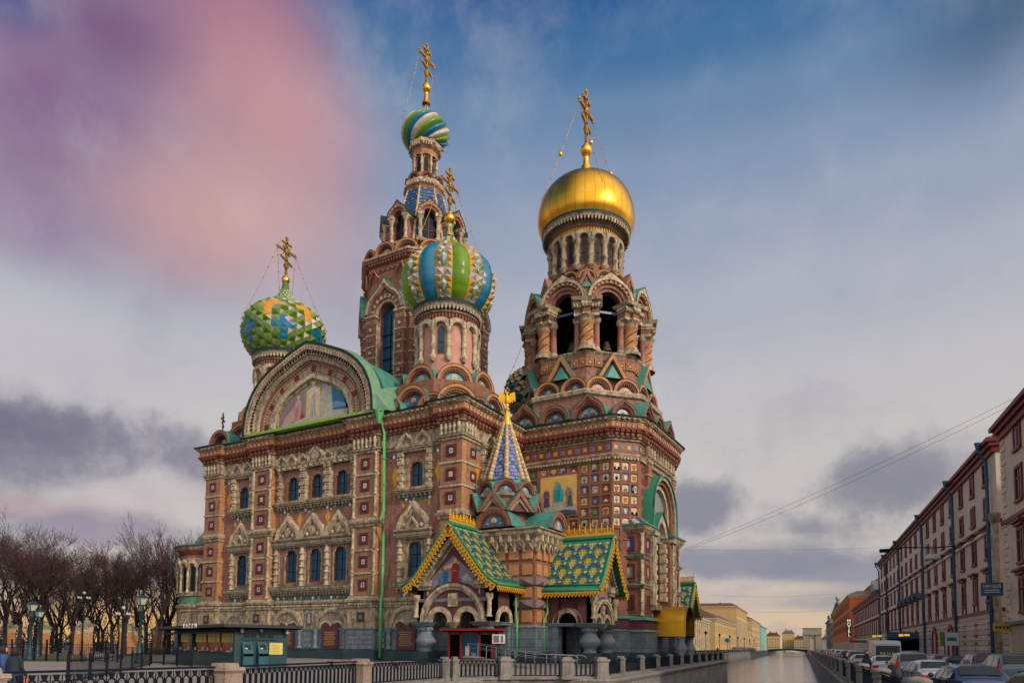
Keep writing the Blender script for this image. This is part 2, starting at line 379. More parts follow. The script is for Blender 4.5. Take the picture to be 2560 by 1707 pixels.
def corbels(path,z0=0.,arcade=True,step=.62):
    mb=MB()
    def f(MM,w):
        mb.M=MM@Matrix.Translation((0,0,z0))
        # stepped dark red corbels
        mb.box(-w*.24,w*.24,-.62,-.3,23.15,23.45,'brick_brown'); mb.box(-w*.34,w*.34,-.78,-.3,23.5,23.76,'brick_dark')
        mb.box(-w*.2,w*.2,-.5,-.1,22.95,23.15,'brick_dark')
        if arcade:
            mb.prism([(-w*.24,24.03),(w*.24,24.03),(w*.24,24.36),(w*.1,24.5),(-w*.1,24.5),(-w*.24,24.36)],-.625,-.5,'brick_dark')
            mb.box(-w*.15,w*.15,-.69,-.5,24.03,24.36,'stone_light')
            mb.box(-w*.25,w*.25,-1.04,-.7,24.74,24.86,'stone_light')
    along(path,step,f); mb.M=I4; mb.sweep(path,[(.02,23.5),(.36,23.5),(.36,23.6),(.02,23.6)],'brick_dark'); return mb
def balusters(x0,x1,y,n,z=0.):
    mb=MB(); st=(x1-x0)/n
    for k in range(n):
        x=x0+st*(k+.5); mb.lathe([(.1,21.8),(.19,21.95),(.1,22.1),(.16,22.25),(.22,22.5),(.15,22.68),(.2,22.9)],x,y,8,'stone_light')
    return mb
# ---- cross pier with framed tiles
def pilaster(w,cols=True,quoin=True,zs=((6.45,13.6),(14.5,21.4)),hue='brick_tan',d=.7):
    mb=MB(); h=w/2; c=.42 if cols else 0
    mb.add([(-h,-d,6.2),(h,-d,6.2),(h,-d,21.5),(-h,-d,21.5),(-h,0,6.2),(h,0,6.2),(h,0,21.5),(-h,0,21.5)],[(0,1,2,3),(1,5,6,2),(4,0,3,7)],[hue,'brick_orange',hue])  # right side brighter orange: warm light from the west put into the colour
    for z0,z1 in zs:
        mb.box(-h-.16,h+.16,-d-.2,0,z0-.27,z0+.02,'stone_light')
        n=3; st=(z1-z0)/n
        for k in range(n+1):
            z=z0+st*k
            if 0<k<n: mb.box(-h-.08,h+.08,-d-.12,0,z-.09,z+.09,'stone_light')
        if cols:
            for sx in (-1,1):
                x=sx*(h-.2)
                for k in range(n):
                    a=z0+st*k; pr=[(.2,a+.1),(.24,a+.25),(.15,a+.35),(.15,a+st*.45),(.22,a+st*.5),(.15,a+st*.55),(.15,a+st-.35),(.24,a+st-.2),(.2,a+st-.05)]
                    mb.lathe(pr,x,-d-.05,8,'stone_light')
    # the belt between the two storeys and the block below the balusters
    b=[(0,13.6),(.14,13.65),(.2,13.85),(.34,14.0),(.36,14.2),(.2,14.3),(.05,14.45)]
    mb.sweep([(-h,0),(-h,-d),(h,-d),(h,0)],b,'stone')
    for z in (.0,): mb.box(-h-.05,h+.05,-d-.05,0,21.3,21.5,'stone')
    return mb
def tile_frame():
    """maroon stepped square frame round a white glazed tile"""
    mb=MB()
    for a,y0,y1,m in ((.62,-.05,.05,'brick_dark'),(.5,-.11,0,'maroon')):
        t=.13
        mb.box(-a,a,y0,y1,a-t,a,m); mb.box(-a,a,y0,y1,-a,-a+t,m); mb.box(-a,-a+t,y0,y1,-a+t,a-t,m); mb.box(a-t,a,y0,y1,-a+t,a-t,m)
    mb.box(-.37,.37,-.02,.02,-.37,.37,'maroon')
    mb.box(-.23,.23,-.055,-.02,-.26,.26,'white'); return mb
def tile_motif(k):
    mb=MB()
    if k==0: mb.prism([(-.12,.14),(-.04,.2),(.04,.2),(.12,.14),(.07,0),(.02,-.16),(-.02,-.16),(-.07,0)],-.07,-.05,'blue_deep')
    elif k==1: mb.prism([(.1*math.cos(i*math.pi/4),.12*math.sin(i*math.pi/4)) for i in range(8)],-.07,-.05,'teal_glaze')
    else: mb.prism([(0,.15),(.1,0),(0,-.15),(-.1,0)],-.07,-.05,'yellow')
    return mb
TF=tile_frame().mesh('tile_panel'); TMs=[tile_motif(k).mesh('motif') for k in range(3)]
ntile=[0]
def tile_at(Mx,s=1.):
    o=cp('tile_panel',TF,Mx@Matrix.Scale(s,4)); k=(0,1,1,0,2,1)[ntile[0]%6]; ntile[0]+=1
    put('motif',TMs[k],o); return o
def put_pilaster(x,w,cols,ts=1.,Mx=None,d=.7):
    FM=Mx if Mx is not None else F(x,NY)
    cp('pilaster',pilaster(w,cols,d=d),FM)
    for z0,z1 in ((6.45,13.6),(14.5,21.4)):
        for k in range(3): tile_at(FM@Matrix.Translation((0,-d,z0+(z1-z0)/3*(k+.5))),ts)
PW=[(-16.25,2.7,False,.9),(-7.65,3.2,True,1.),(7.8,3.3,True,1.),(18.55,2.5,False,1.)]
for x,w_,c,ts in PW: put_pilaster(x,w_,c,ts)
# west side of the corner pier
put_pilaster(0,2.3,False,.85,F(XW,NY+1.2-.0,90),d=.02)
# ---- windows: openings in the north wall
UPW=[(-3.3,.62),(.33,.62),(3.98,.62)]
UPW=[(-3.3,.6),(.35,.6),(4.0,.6)]
WIN=[(x,17.5,20.2,.62) for x in (-3.35,.32,3.99)]+[(x,8.3,11.9,.66) for x in (-3.3,.35,4.0)]+[(-11.4,17.3,19.85,.6),(13.95,17.3,19.85,.6),(-11.4,8.25,11.8,.66),(13.95,8.25,11.75,.72)]
def holed(mb,u0,u1,z0,z1,holes,y,m,rev=.36,rm='brick_brown'):
    us=sorted({u0,u1,*[h[0]-h[3] for h in holes],*[h[0]+h[3] for h in holes]}); zs=sorted({z0,z1,*[h[1] for h in holes],*[h[2] for h in holes]})
    for a,b in zip(us,us[1:]):
        for c,d in zip(zs,zs[1:]):
            uc,zc=(a+b)/2,(c+d)/2
            if any(abs(uc-h[0])<h[3] and h[1]<zc<h[2] for h in holes): continue
            mb.add([(a,y,c),(b,y,c),(b,y,d),(a,y,d)],[(0,1,2,3)],m)
    for cx,c,d,w_ in holes:
        a,b=cx-w_,cx+w_
        mb.add([(a,y,c),(b,y,c),(b,y,d),(a,y,d),(a,y+rev,c),(b,y+rev,c),(b,y+rev,d),(a,y+rev,d)],[(0,4,7,3),(1,2,6,5),(0,1,5,4),(3,7,6,2)],rm)
wall=MB(); holed(wall,XE,XW,6.2,25.,[(x,a,b,w_+.28) for x,a,b,w_ in WIN],NY,'brick')
wall.add([(XW,NY,0),(XW,19.5,0),(XW,19.5,25),(XW,NY,25)],[(0,1,2,3)],'brick_orange')  # west wall in the same orange, its warm side light painted in
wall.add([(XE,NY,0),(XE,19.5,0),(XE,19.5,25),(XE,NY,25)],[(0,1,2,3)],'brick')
wall.add([(XE,19.5,0),(XW,19.5,0),(XW,19.5,25),(XE,19.5,25)],[(0,1,2,3)],'brick')
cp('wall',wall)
def window(h,w_):
    w_=w_+.13
    """brown frame with an arched head; the pane and its bars are sub-parts.  origin at the sill centre"""
    fr=MB(); W=w_+.15; n=8
    inn=arc(w_,n,cz=h-w_*.75); inn=[(x,h-w_*.75+(z-(h-w_*.75))*.75) for x,z in inn]
    out=[(-W,h)]+[(-W+2*W*i/n,h+.0) for i in range(1,n)]+[(W,h)]
    fr.band(inn,out,.1,.34,'frame_brown')
    for s in (-1,1): fr.box(min(s*w_,s*W),max(s*w_,s*W),.1,.34,0,h-w_*.75,'frame_brown')
    fr.box(-W,W,.02,.34,-.05,.12,'frame_brown')
    pn=MB(); pn.box(-w_,w_,.27,.30,.1,h,'glass')
    br=MB(); br.box(-.03,.03,.23,.268,.12,h-.1,'black')
    k=max(2,int(h/.9))
    for i in range(1,k): br.box(-w_,w_,.23,.268,h*i/k-.02,h*i/k+.02,'black')
    return fr.mesh('window'),pn.mesh('pane'),br.mesh('glazing_bars')
wcache={}
def put_window(Mx,h,w_):
    key=(round(h,2),round(w_,2))
    if key not in wcache: wcache[key]=window(h,w_)
    a,b,c=wcache[key]; o=cp('window',a,Mx); put('pane',b,o); put('glazing_bars',c,o); return o
for x,a,b,w_ in WIN: put_window(F(x,NY,z=a),b-a,w_)
# ---- window surrounds
def col_turned(mb,x,y,z0,z1,n,r=.26,m='stone_light'):
    st=(z1-z0)/n; pr=[(r*1.05,z0)]
    for k in range(n):
        a=z0+st*k; pr+=[(r*1.1,a+st*.06),(r*1.1,a+st*.16),(r*.55,a+st*.26),(r*.7,a+st*.45),(r*.98,a+st*.62),(r*.7,a+st*.8),(r*.55,a+st*.9)]
    pr+=[(r*1.1,z1)]; mb.lathe(pr,x,y,8,m)
    mb.box(x-r*1.1,x+r*1.1,y-r*.3,0.02,z0,z1,'stone')
def blocks(mb,x,y,z0,z1,n,w_=.3,m='stone'):
    st=(z1-z0)/n
    for k in range(n):
        a=z0+st*k; e=w_*(1.25 if k%2==0 else .8); mb.box(x-e,x+e,y-(.22 if k%2==0 else .08),.02,a,a+st*.98,m)
        if k%2: mb.ball((x,y-.1,a+st*.5),w_*.5,'stone_light',6)
def voussoirs(mb,x,zs,w_,y=-.1,n=11):
    inn=[(px,zs+(pz-zs)*.75) for px,pz in arc(w_+.08,n,cx=x,cz=zs)]; out=[(px,zs+(pz-zs)*.78) for px,pz in arc(w_+.42,n,cx=x,cz=zs)]
    mb.band(inn,out,y,.02,'stone')
    for i in range(n):
        a=R_(180-(i+.5)*180/n); mb.box(x+(w_+.24)*math.cos(a)-.05,x+(w_+.24)*math.cos(a)+.05,y-.04,y,zs+(w_+.24)*math.sin(a)*.76-.1,zs+(w_+.24)*math.sin(a)*.76+.1,'brick_brown')
def koko_small(mb,x,z,R,keel=.28,y=-.55,shell=True):
    mb.band(arc(R*.80,12,keel,x,z),arc(R,12,keel,x,z),y,0,'stone_light')
    mb.band(arc(R*.62,12,keel,x,z),arc(R*.80,12,keel,x,z),y+.13,0,'stone')
    mb.prism([(x-R*.62,z)]+arc(R*.62,12,keel,x,z)[1:-1]+[(x+R*.62,z)],y+.3,0,'stone')
    if shell:
        mb.lathe([(R*.22,y+.22),(R*.28,y+.3)],0,0,8,'stone_light') if False else None
        for k in range(5):
            a=R_(20+35*k); mb.tube([(x,y+.27,z+R*.1),(x+R*.5*math.cos(a),y+.27,z+R*.1+R*.42*math.sin(a))],R*.055,'stone_light',5)
        mb.ball((x,y+.28,z+R*.14),R*.14,'stone_light',6)
def entab(mb,x0,x1,z,h,d=.5,m='stone'):
    mb.box(x0,x1,-d*.6,.02,z,z+h*.35,m); mb.box(x0-.08,x1+.08,-d*.85,.02,z+h*.35,z+h*.6,'stone_light'); mb.box(x0-.15,x1+.15,-d,.02,z+h*.6,z+h,m)
def bracket_row(mb,x0,x1,z,step=.45,m='stone_dark'):
    n=max(2,int((x1-x0)/step))
    for k in range(n): x=x0+(x1-x0)*(k+.5)/n; mb.box(x-.1,x+.1,-.42,.02,z-.28,z,m)
def diamonds(mb,x0,x1,z,s=.26):
    """glazed blue, white and yellow diamond band with drops"""
    n=int((x1-x0)/(2*s)); st=(x1-x0)/n
    mb.box(x0,x1,-.05,.02,z,z+.12,'blue')
    for k in range(n):
        x=x0+st*(k+.5); mb.prism([(x,z+.14),(x+s*.8,z-.05),(x,z-.3),(x-s*.8,z-.05)],-.07,.02,('blue','white_pure','blue','yellow','blue','lime')[k%6])
        if k%2==0: mb.prism([(x,z-.2),(x+.12,z-.36),(x,z-.5),(x-.12,z-.36)],-.06,.02,('yellow','white_pure','lime')[k//2%3])
CROSSES=[]
def flush_crosses(Mx):
    for q in CROSSES: cp('glazed_cross',q,Mx)
    CROSSES.clear()
def glaze_cross(mb0,x,z,s,m,y=-.04):
    mb=MB(); mb.M=mb0.M
    for a,b in ((s*.16,s),(s*.42,s*.16),(s*.28,s*.6)):
        mb.prism([(x-a,z-b*.6),(x,z-b),(x+a,z-b*.6),(x+a,z+b*.6),(x,z+b),(x-a,z+b*.6)],y,.01,m); y-=.004
    mb.prism([(x-s*.45,z+s*.2),(x,z+s*.34),(x+s*.45,z+s*.2),(x,z-s*.02)],y,.01,m); CROSSES.append(mb)
# centre bay, upper storey
s=MB(); X0,X1=-5.6,6.2
for x in (-5.2,-1.5,2.15,5.75): blocks(s,x,-.28,17.35,21.1,9,.26) if x in (-1.5,2.15) else blocks(s,x,-.28,17.35,21.1,9,.2)
for x in (-1.5,2.15):
    for dx in (-.27,.27): blocks(s,x+dx,-.34,17.35,21.1,9,.16,'stone_light')
for x in (-3.35,.32,3.99):
    voussoirs(s,x,19.65,.62)
    for sx in (-1,1): s.box(x+sx*.92-.07,x+sx*.92+.07,-.12,.02,17.3,19.7,'brick_brown')
entab(s,X0,X1,21.0,.65,.62); 
for k in range(14): s.box(X0+.2+k*.85,X0+.5+k*.85,-.7,0,21.0,21.25,'stone_light')
for x,R in ((-4.9,.85),(-3.35,.85),(.32,1.38),(4.0,.85),(5.5,.85)): koko_small(s,x,21.65,R,shell=R<1)
for x in (-1.55,2.2): koko_small(s,x,21.65,.72,shell=False)
for r,y in ((.62,-.5),(.42,-.4)): s.prism([(.32+r*math.cos(R_(i*22.5)),22.35+r*math.sin(R_(i*22.5))) for i in range(16)],y,0,'stone_light' if r<.5 else 'stone')
entab(s,X0,X1,16.75,.6,.75); bracket_row(s,X0,X1,16.75,.5)
cp('window_surround',s,F(0,NY))
t=MB(); diamonds(t,X0+.2,X1-.2,16.45); 
for x in (-4.1,.35,3.95): glaze_cross(t,x,15.95,.25,'lime' if x==.35 else 'blue')
glaze_cross(t,-2.2,15.3,.95,'orange_glaze'); glaze_cross(t,2.0,15.3,.95,'orange_glaze')
cp('glazed_tile_band',t,F(0,NY)); flush_crosses(F(0,NY))
# centre bay, lower storey
s=MB()
for x in (-5.55,-1.5,2.2,6.0)  :
    n=6; st=(12.2-7.75)/n
    for k in range(n):
        a=7.75+st*k; s.lathe([(.34,a),(.36,a+st*.2),(.2,a+st*.32),(.27,a+st*.6),(.2,a+st*.88),(.34,a+st*.98)],x,-.2,8,'stone' if x in(-5.55,6.0) else 'stone_light')
    s.box(x-.42,x+.42,-.12,.02,7.75,12.2,'stone')
for x in (-3.3,.35,4.0):
    voussoirs(s,x,11.4,.66)
    for sx in (-1,1): s.box(x+sx*.98-.07,x+sx*.98+.07,-.12,.02,8.1,11.5,'stone')
entab(s,-6.0,6.35,12.2,.55,.6,'stone_dark'); entab(s,-6.0,6.35,12.75,.4,.72)
for x in (-4.2,-.45,3.3) :
    x+=.62
    koko_small(s,x,13.15,1.88,.42,-.62,shell=False)
    for r,y in ((.55,-.5),(.35,-.56),(.15,-.62)): s.prism([(x+r*math.cos(R_(i*30)),13.95+r*math.sin(R_(i*30))) for i in range(12)],y,0,('stone_dark','stone_light','stone')[int(r*5)%3])
    for sx in (-1,1): s.ball((x+sx*.75,-.4,13.5),.24,'stone_light',6)
entab(s,-6.1,6.4,7.15,.6,.8); bracket_row(s,-6.0,6.3,7.15,.45); s.box(-6.2,6.5,-.86,0,7.76,7.82,'copper')
cp('window_surround',s,F(0,NY))
t=MB(); diamonds(t,-5.9,6.2,6.62,.22); cp('glazed_tile_band',t,F(0,NY))
# side bays: one mesh, used left and right
def side_bay(cx,wd):
    s=MB(); h=wd/2
    for sx in (-1,1):
        x=sx*(h-.35); blocks(s,x,-.28,17.2,20.9,9,.26,'stone_light'); 
        n=6; st=(12.1-7.7)/n
        for k in range(n):
            a=7.7+st*k; s.lathe([(.36,a),(.36,a+st*.2),(.2,a+st*.32),(.27,a+st*.6),(.2,a+st*.88),(.34,a+st*.98)],x,-.2,8,'stone_light')
        s.box(x-.4,x+.4,-.1,.02,7.7,12.1,'stone')
        for z0,z1 in ((17.2,19.4),(8.,11.3)): s.box(sx*.95-.1,sx*.95+.1,-.14,.02,z0,z1,'stone')
    voussoirs(s,0,19.4,.62); voussoirs(s,0,11.3,.68)
    s.box(-h+.6,-1.05,-.07,.02,17.2,20.6,'stone'); s.box(1.05,h-.6,-.07,.02,17.2,20.6,'stone')
    s.box(-h+.6,-1.1,-.07,.02,7.8,12.1,'stone'); s.box(1.1,h-.6,-.07,.02,7.8,12.1,'stone')
    entab(s,-h,h,20.9,.7,.65)
    for x in (-h*.48,h*.48): koko_small(s,x,21.6,h*.47,.3,-.62)
    entab(s,-h,h,16.6,.6,.75); bracket_row(s,-h,h,16.6,.5)
    entab(s,-h,h,12.1,.55,.6,'stone_dark'); entab(s,-h,h,12.65,.4,.72)
    koko_small(s,0,13.05,h*.93,.42,-.62,shell=False); koko_small(s,0,13.1,h*.36,.5,-.7,shell=False)
    for sx in (-1,1): s.ball((sx*h*.5,-.42,13.4),.26,'stone_light',6)
    entab(s,-h-.1,h+.1,7.1,.6,.8); bracket_row(s,-h,h,7.1,.45); s.box(-h-.2,h+.2,-.86,0,7.71,7.78,'copper')
    t=MB(); diamonds(t,-h+.2,h-.2,16.25,.22); diamonds(t,-h+.2,h-.2,6.62,.22)
    for x,m in ((-h*.75,'yellow'),(0,'lime'),(h*.75,'yellow')): glaze_cross(t,x,15.6,.42,m)
    return s,t
for cx,wd in ((-11.4,3.9),(13.9,4.3)):
    s,t=side_bay(cx,wd); cp('window_surround',s,F(cx,NY)); cp('glazed_tile_band',t,F(cx,NY)); flush_crosses(F(cx,NY))
t=MB()
for x in (11.2,16.6,-14.1): glaze_cross(t,x,18.6,1.15,'orange_glaze')
flush_crosses(F(0,NY))
for x,zz in ((11.0,0),(16.5,0),(-14.2,0)):
    t=MB(); diamonds(t,x-.7,x+.7,20.75,.2); cp('glazed_tile_band',t,F(0,NY))
for x in (10.6,16.9,-14.2): 
    t=MB(); t.box(x-.4,x+.4,-.06,.02,21.95,22.75,'red'); t.box(x-.22,x+.22,-.08,.02,22.13,22.57,'blue'); cp('glazed_tile',t,F(0,NY))
# ---- plinth zone: dark base, blue granite, stone arcade with plaques, string course
pl=MB()
def steps(x0,x1): return [(x0,0),(x1,0)]
NPATH=[(XE-.0,0)]+[(XE,-.7),(-14.9,-.7),(-14.9,0),(-9.25,0),(-9.25,-.7),(-6.05,-.7),(-6.05,0),(6.15,0),(6.15,-.7),(9.45,-.7),(9.45,0),(17.3,0),(17.3,-.7),(XW,-.7),(XW,0)]
FULL=[(XE,39)]+NPATH+[(XW,12)]
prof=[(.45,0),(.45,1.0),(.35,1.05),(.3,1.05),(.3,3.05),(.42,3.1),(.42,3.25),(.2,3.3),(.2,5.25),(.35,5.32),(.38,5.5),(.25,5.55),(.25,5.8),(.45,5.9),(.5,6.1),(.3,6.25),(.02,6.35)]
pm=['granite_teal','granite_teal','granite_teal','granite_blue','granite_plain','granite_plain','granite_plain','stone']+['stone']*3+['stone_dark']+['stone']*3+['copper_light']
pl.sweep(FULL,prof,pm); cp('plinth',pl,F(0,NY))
d=MB()
def f(MM,w_): d.M=MM; d.box(-w_*.3,w_*.3,-.44,-.2,5.58,5.78,'stone_light')
along(FULL[1:-1],.4,f); d.M=I4; d.sweep(FULL[1:-1],[(.2,5.66),(.36,5.66),(.36,5.7)],'stone'); cp('dentil_course',d,F(0,NY))
# niches: double arches with dark red plaques
def niche(w_,two=True):
    s=MB(); R=w_/2
    s.band(arc(R*.80,14),arc(R*.9,14),-.42,-.15,'stone'); s.band(arc(R*.9,14),arc(R,14),-.36,-.15,'stone_light')
    s.prism([(-R*.8,0)]+arc(R*.8,14)[1:-1]+[(R*.8,0)],-.24,-.15,'stone_dark')
    for sx in ((-1,1) if two else (0,)):
        s.band(arc(R*.29,8,cx=sx*R*.39),arc(R*.38,8,cx=sx*R*.39),-.33,-.2,'stone_light')
        s.prism([(sx*R*.39-R*.29,0)]+arc(R*.29,8,cx=sx*R*.39)[1:-1]+[(sx*R*.39+R*.29,0)],-.27,-.2,'brick_purple')
    s.box(-R*.08,R*.08,-.4,-.2,-.15,.12,'stone')
    for sx in (-1,1): s.lathe([(.3,-2.1),(.3,-1.9),(.17,-1.75),(.2,-1.3),(.28,-1.1),(.2,-.9),(.17,-.5),(.3,-.3),(.34,-.1)],sx*(R*.92),-.5,8,'granite_plain')
    return s
def plaque(w_,h,lines):
    p=MB(); p.box(-w_/2,w_/2,-.38,-.2,-h,.0,'plaque_purple')
    for sx in (-1,1):
        p.prism(arc(w_*.24,8,cx=sx*w_*.26,cz=.05),-.38,-.2,'plaque_purple')
        for a,b in ((.24,.08),(.08,.24)): p.box(sx*w_*.26-a,sx*w_*.26+a,-.42,-.38,.22-b+.06,.22+b+.06,'brick_purple')
    q=MB()
    for k in range(lines):
        lw=w_*(.36-.04*(k%3)); z=-.35-k*(h-.6)/lines
        x=-lw
        while x<lw-.1:
            e=.1+.16*random.random(); q.box(x,min(lw,x+e),-.40,-.38,z-.05,z+.03,'old_gilt'); x+=e+.06
    return p,q
for x,w_,two in ((-12.1,3.7,True),(-3.3,4.5,True),(3.2,4.5,True),(13.3,4.6,True)):
    Mx=F(x,NY,z=3.2); cp('arched_niche',niche(w_,two),Mx); p,q=plaque(w_*.52,2.1,8); o=cp('plaque',p,Mx@Matrix.Translation((0,-.12,-.05))); put('inscription',q,o)
q=MB(); q.box(-.55,.55,-.32,-.2,3.7,5.0,'stone'); q.box(-.42,.42,-.34,-.3,3.8,4.9,'blue'); q.prism([(-.2,3.82),(.2,3.82),(.22,4.4),(0,4.55),(-.22,4.4)],-.36,-.34,'robe_pink'); q.prism([(.13*math.cos(R_(i*45)),4.62+.13*math.sin(R_(i*45))) for i in range(8)],-.37,-.34,'mosaic_gold')
cp('mosaic_panel',q,F(-.05,NY))
for x in (-16.25,-7.65,7.8): 
    o=cp('tile_panel',TF,F(x,NY-.93,z=4.35)@Matrix.Scale(.8,4)); q=MB(); q.box(-.28,.28,-.075,-.05,-.28,.28,'copper'); put('motif',q,o)
for x0,x1 in ((-1.1,1.0),(5.5,6.1)): g=MB(); g.box(x0,x1,-.5,-.3,1.05,3.0,'granite_blue'); cp('granite_pier',g,F(0,NY))
for x0,x1 in ((-9.4,-5.9),(6.0,9.6)):
    g=MB(); g.box(x0,x1,-.95,-.9,1.08,3.02,'granite_blue')
    for k in range(4):
        for j in range(3 if k%2 else 2):
            n=3 if k%2 else 2; a=x0+(x1-x0)*j/n; b=x0+(x1-x0)*(j+1)/n; g.frus((a+b)/2,-1.0,1.1+.48*k,1.52+.48*k,(b-a)/2-.05,(b-a)/2-.05,'granite_plain',.09,.09)
    cp('rusticated_block',g,F(0,NY))
for x0 in (-.55,9.5): 
    g=MB(); g.box(x0,x0+1.1,-.4,-.3,1.1,3.0,'granite_blue')
    for k in range(3): g.box(x0,x0+.5,-.55,-.3,1.2+.6*k,1.6+.6*k,'granite_plain'); g.box(x0+.55,x0+1.1,-.55,-.3,1.2+.6*k,1.6+.6*k,'granite_plain')
    cp('rusticated_block',g,F(0,NY))
# ---- cornice of the body
CP=[(XE,30)]+NPATH+[(XW,11)]
c=MB(); c.sweep(CP,CORN,corn_m('stone')); cp('cornice',c,F(0,NY))
cp('corbel_table',corbels(NPATH+[(XW,11)]),F(0,NY))
for a,b in ((XE,-14.9),(-9.25,-6.05),(6.15,9.45),(17.3,XW)): cp('baluster_row',balusters(a,b,-.95,max(5,int((b-a)/.5))),F(0,NY))
bw=balusters(0,2.0,-.25,4); cp('baluster_row',bw,F(XW,NY-.6,90))
# ---- west wall of the nave: window surround seen beside the corner pier
s,t=side_bay(0,3.9); cp('window_surround',s,F(XW,-15.0,90)); put_window(F(XW-.3,-15.0,90,17.3),2.5,.6); cp('glazed_tile_band',t,F(XW,-15.0,90)); flush_crosses(F(XW,-15.0,90))
t=MB(); glaze_cross(t,0,18.8,1.0,'orange_glaze'); t.box(-.7,.7,-.05,.02,20.7,20.95,'blue'); cp('glazed_tile',t,F(XW,-17.4,90)); flush_crosses(F(XW,-17.4,90))
# ---- roofs
r=MB(); r.box(XE-.2,XW+.2,NY-.2,19.7,25.02,25.35,'dark_green'); cp('roof',r)
# ---- the big north gable
GR=9.5
def gable_pts(k,y=0.,n=28):
    """depressed ogee outline, scaled by k; z up from the cornice"""
    pts=[]
    for i in range(n+1):
        t=180-180*i/n; a=R_(t); x=math.cos(a); z=math.sin(a)
        z=z**.86 if z>0 else 0; zz=z*.85+.085*max(0,1-abs(x)/.42)**1.2
        pts.append((x*GR*k,zz*GR*k))
    return pts
g=MB(); L=[(1.0,.93,-2.0,'stone_light'),(.93,.88,-1.75,'stone'),(.88,.82,-1.5,'stone_light'),(.82,.785,-1.25,'brick_brown'),(.785,.655,-1.0,'brick_brown'),(.655,.60,-1.12,'stone_light'),(.60,.565,-.8,'stone')]
for o_,i_,y,m in L: g.band(gable_pts(i_),gable_pts(o_),y,0,m)
g.band(gable_pts(.998),gable_pts(1.03),-2.1,0,'dark_green')
# dentils and inlaid blocks
def ring(k,n,fn):
    P=gable_pts(k,n=n)
    for i in range(1,n):
        (x0,z0),(x1,z1)=P[i-1],P[i+1]; fn(P[i][0],P[i][1],math.atan2(z1-z0,x1-x0),i)
def dent(mb,w_,h,y0,y1,m):
    def f(x,z,a,i):
        mm=m if isinstance(m,str) else m[i%len(m)]
        if mm is None: return
        mb.M=Matrix.Translation((x,0,z))@Matrix.Rotation(-a,4,'Y'); mb.box(-w_/2,w_/2,y0,y1,-h/2,h/2,mm); mb.M=I4
    return f
ring(.955,70,dent(g,.16,.22,-2.03,-1.9,'brick_brown')); ring(.905,64,dent(g,.2,.30,-1.79,-1.6,'black')); ring(.85,52,dent(g,.28,.36,-1.56,-1.45,'stone_dark'))
ring(.72,33,dent(g,.62,.62,-1.1,-.9,('brick_orange','maroon','brick_tan','stone_dark'))); ring(.775,62,dent(g,.22,.10,-1.12,-.95,'white'))
ring(.668,58,dent(g,.2,.10,-1.16,-1.0,'white'))
cp('gable',g,F(0,NY,z=25.35))
gr=MB(); P=gable_pts(1.03); n=len(P)
gr.add([(x,-1.9,z) for x,z in P]+[(x*1.0,9.5,z) for x,z in P],[(i,i+1,n+i+1,n+i) for i in range(n-1)],'copper',True)
P2=gable_pts(1.06); gr.add([(x,-2.1,z) for x,z in P]+[(x,-.9,z) for x,z in P2],[(i,i+1,n+i+1,n+i) for i in range(n-1)],'copper_light',True)
cp('barrel_roof',gr,F(0,NY,z=25.35))
pm_=MB(); pm_.prism([(x,z) for x,z in gable_pts(.565)],-.7,-.6,'mosaic_grey')
mo=cp('gable_mosaic',pm_,F(0,NY,z=25.35))
def fig(mb,x,z,h,robe,halo='mosaic_gold',y=-.72,lean=0.):
    fold={'white':'mosaic_grey','robe_pink':'brick','robe_purple':'blue_deep','robe_grey':'black','robe_teal':'blue','red':'maroon','blue':'blue_deep','robe_blue':'blue_deep'}.get(robe,'stone_dark')
    for k,(a,b_) in enumerate(((-.10,-.06),(-.02,.015),(.06,.09))): mb.prism([(x+h*a,z+h*.02),(x+h*b_,z+h*.02),(x+h*b_*.7+lean*.8,z+h*(.55+.06*k)),(x+h*a*.5+lean*.8,z+h*.6)],y-.028,y,fold)
    for sx in (-1,1): mb.prism([(x+sx*h*.13+lean,z+h*.78),(x+sx*h*.19+lean*.7,z+h*.56),(x+sx*h*.06+lean*.6,z+h*.50),(x+sx*h*.07+lean,z+h*.60)],y-.032,y,robe); mb.prism([(x+sx*h*.06+lean*.6,z+h*.50),(x+sx*h*.02+lean*.6,z+h*.55),(x+sx*h*.06+lean*.7,z+h*.57)],y-.036,y,'skin_gold')
    w_=h*.17
    mb.prism([(x-w_,z),(x+w_*1.1,z),(x+w_*.9+lean,z+h*.5),(x+w_*.75+lean,z+h*.80),(x+lean,z+h*.86),(x-w_*.75+lean,z+h*.80),(x-w_*.8+lean*.6,z+h*.45)],y-.02,y,robe)
    mb.prism([(x+lean+h*.082*math.cos(R_(i*36)),z+h*.93+h*.082*math.sin(R_(i*36))) for i in range(10)],y-.03,y,halo)
    mb.prism([(x+lean+h*.036*math.cos(R_(i*45)),z+h*.92+h*.05*math.sin(R_(i*45))) for i in range(8)],y-.04,y,'skin_gold')
def clip(ptsk,x0,x1):  # outline between two x, for patches of colour that follow the frame
    P=[p for p in gable_pts(ptsk,n=60) if x0<=p[0]<=x1]; return P
q=MB(); P=clip(.56,2.4,5.4); q.prism([(2.4,1.2)]+P+[(P[-1][0],1.2)],-.74,-.7,'blue'); q.prism([(2.4,1.6),(2.4,2.1),(3.4,2.3),(4.8,1.9),(4.9,1.5)],-.76,-.74,'mosaic_sky')
P=clip(.56,-5.3,-1.3); q.prism([(P[0][0],.3)]+P+[(-1.3,.3)],-.725,-.7,'mosaic_lilac')
q.prism([(1.2,1.),(3.,1.),(2.7,4.3),(1.5,4.5),(1.1,3.)],-.77,-.74,'rock')
q.prism([(-5.0,.25),(5.1,.25),(5.2,1.2),(3.,1.35),(1.,.9),(-1.,1.2),(-3.,.8),(-4.6,.9)],-.78,-.7,'rock')
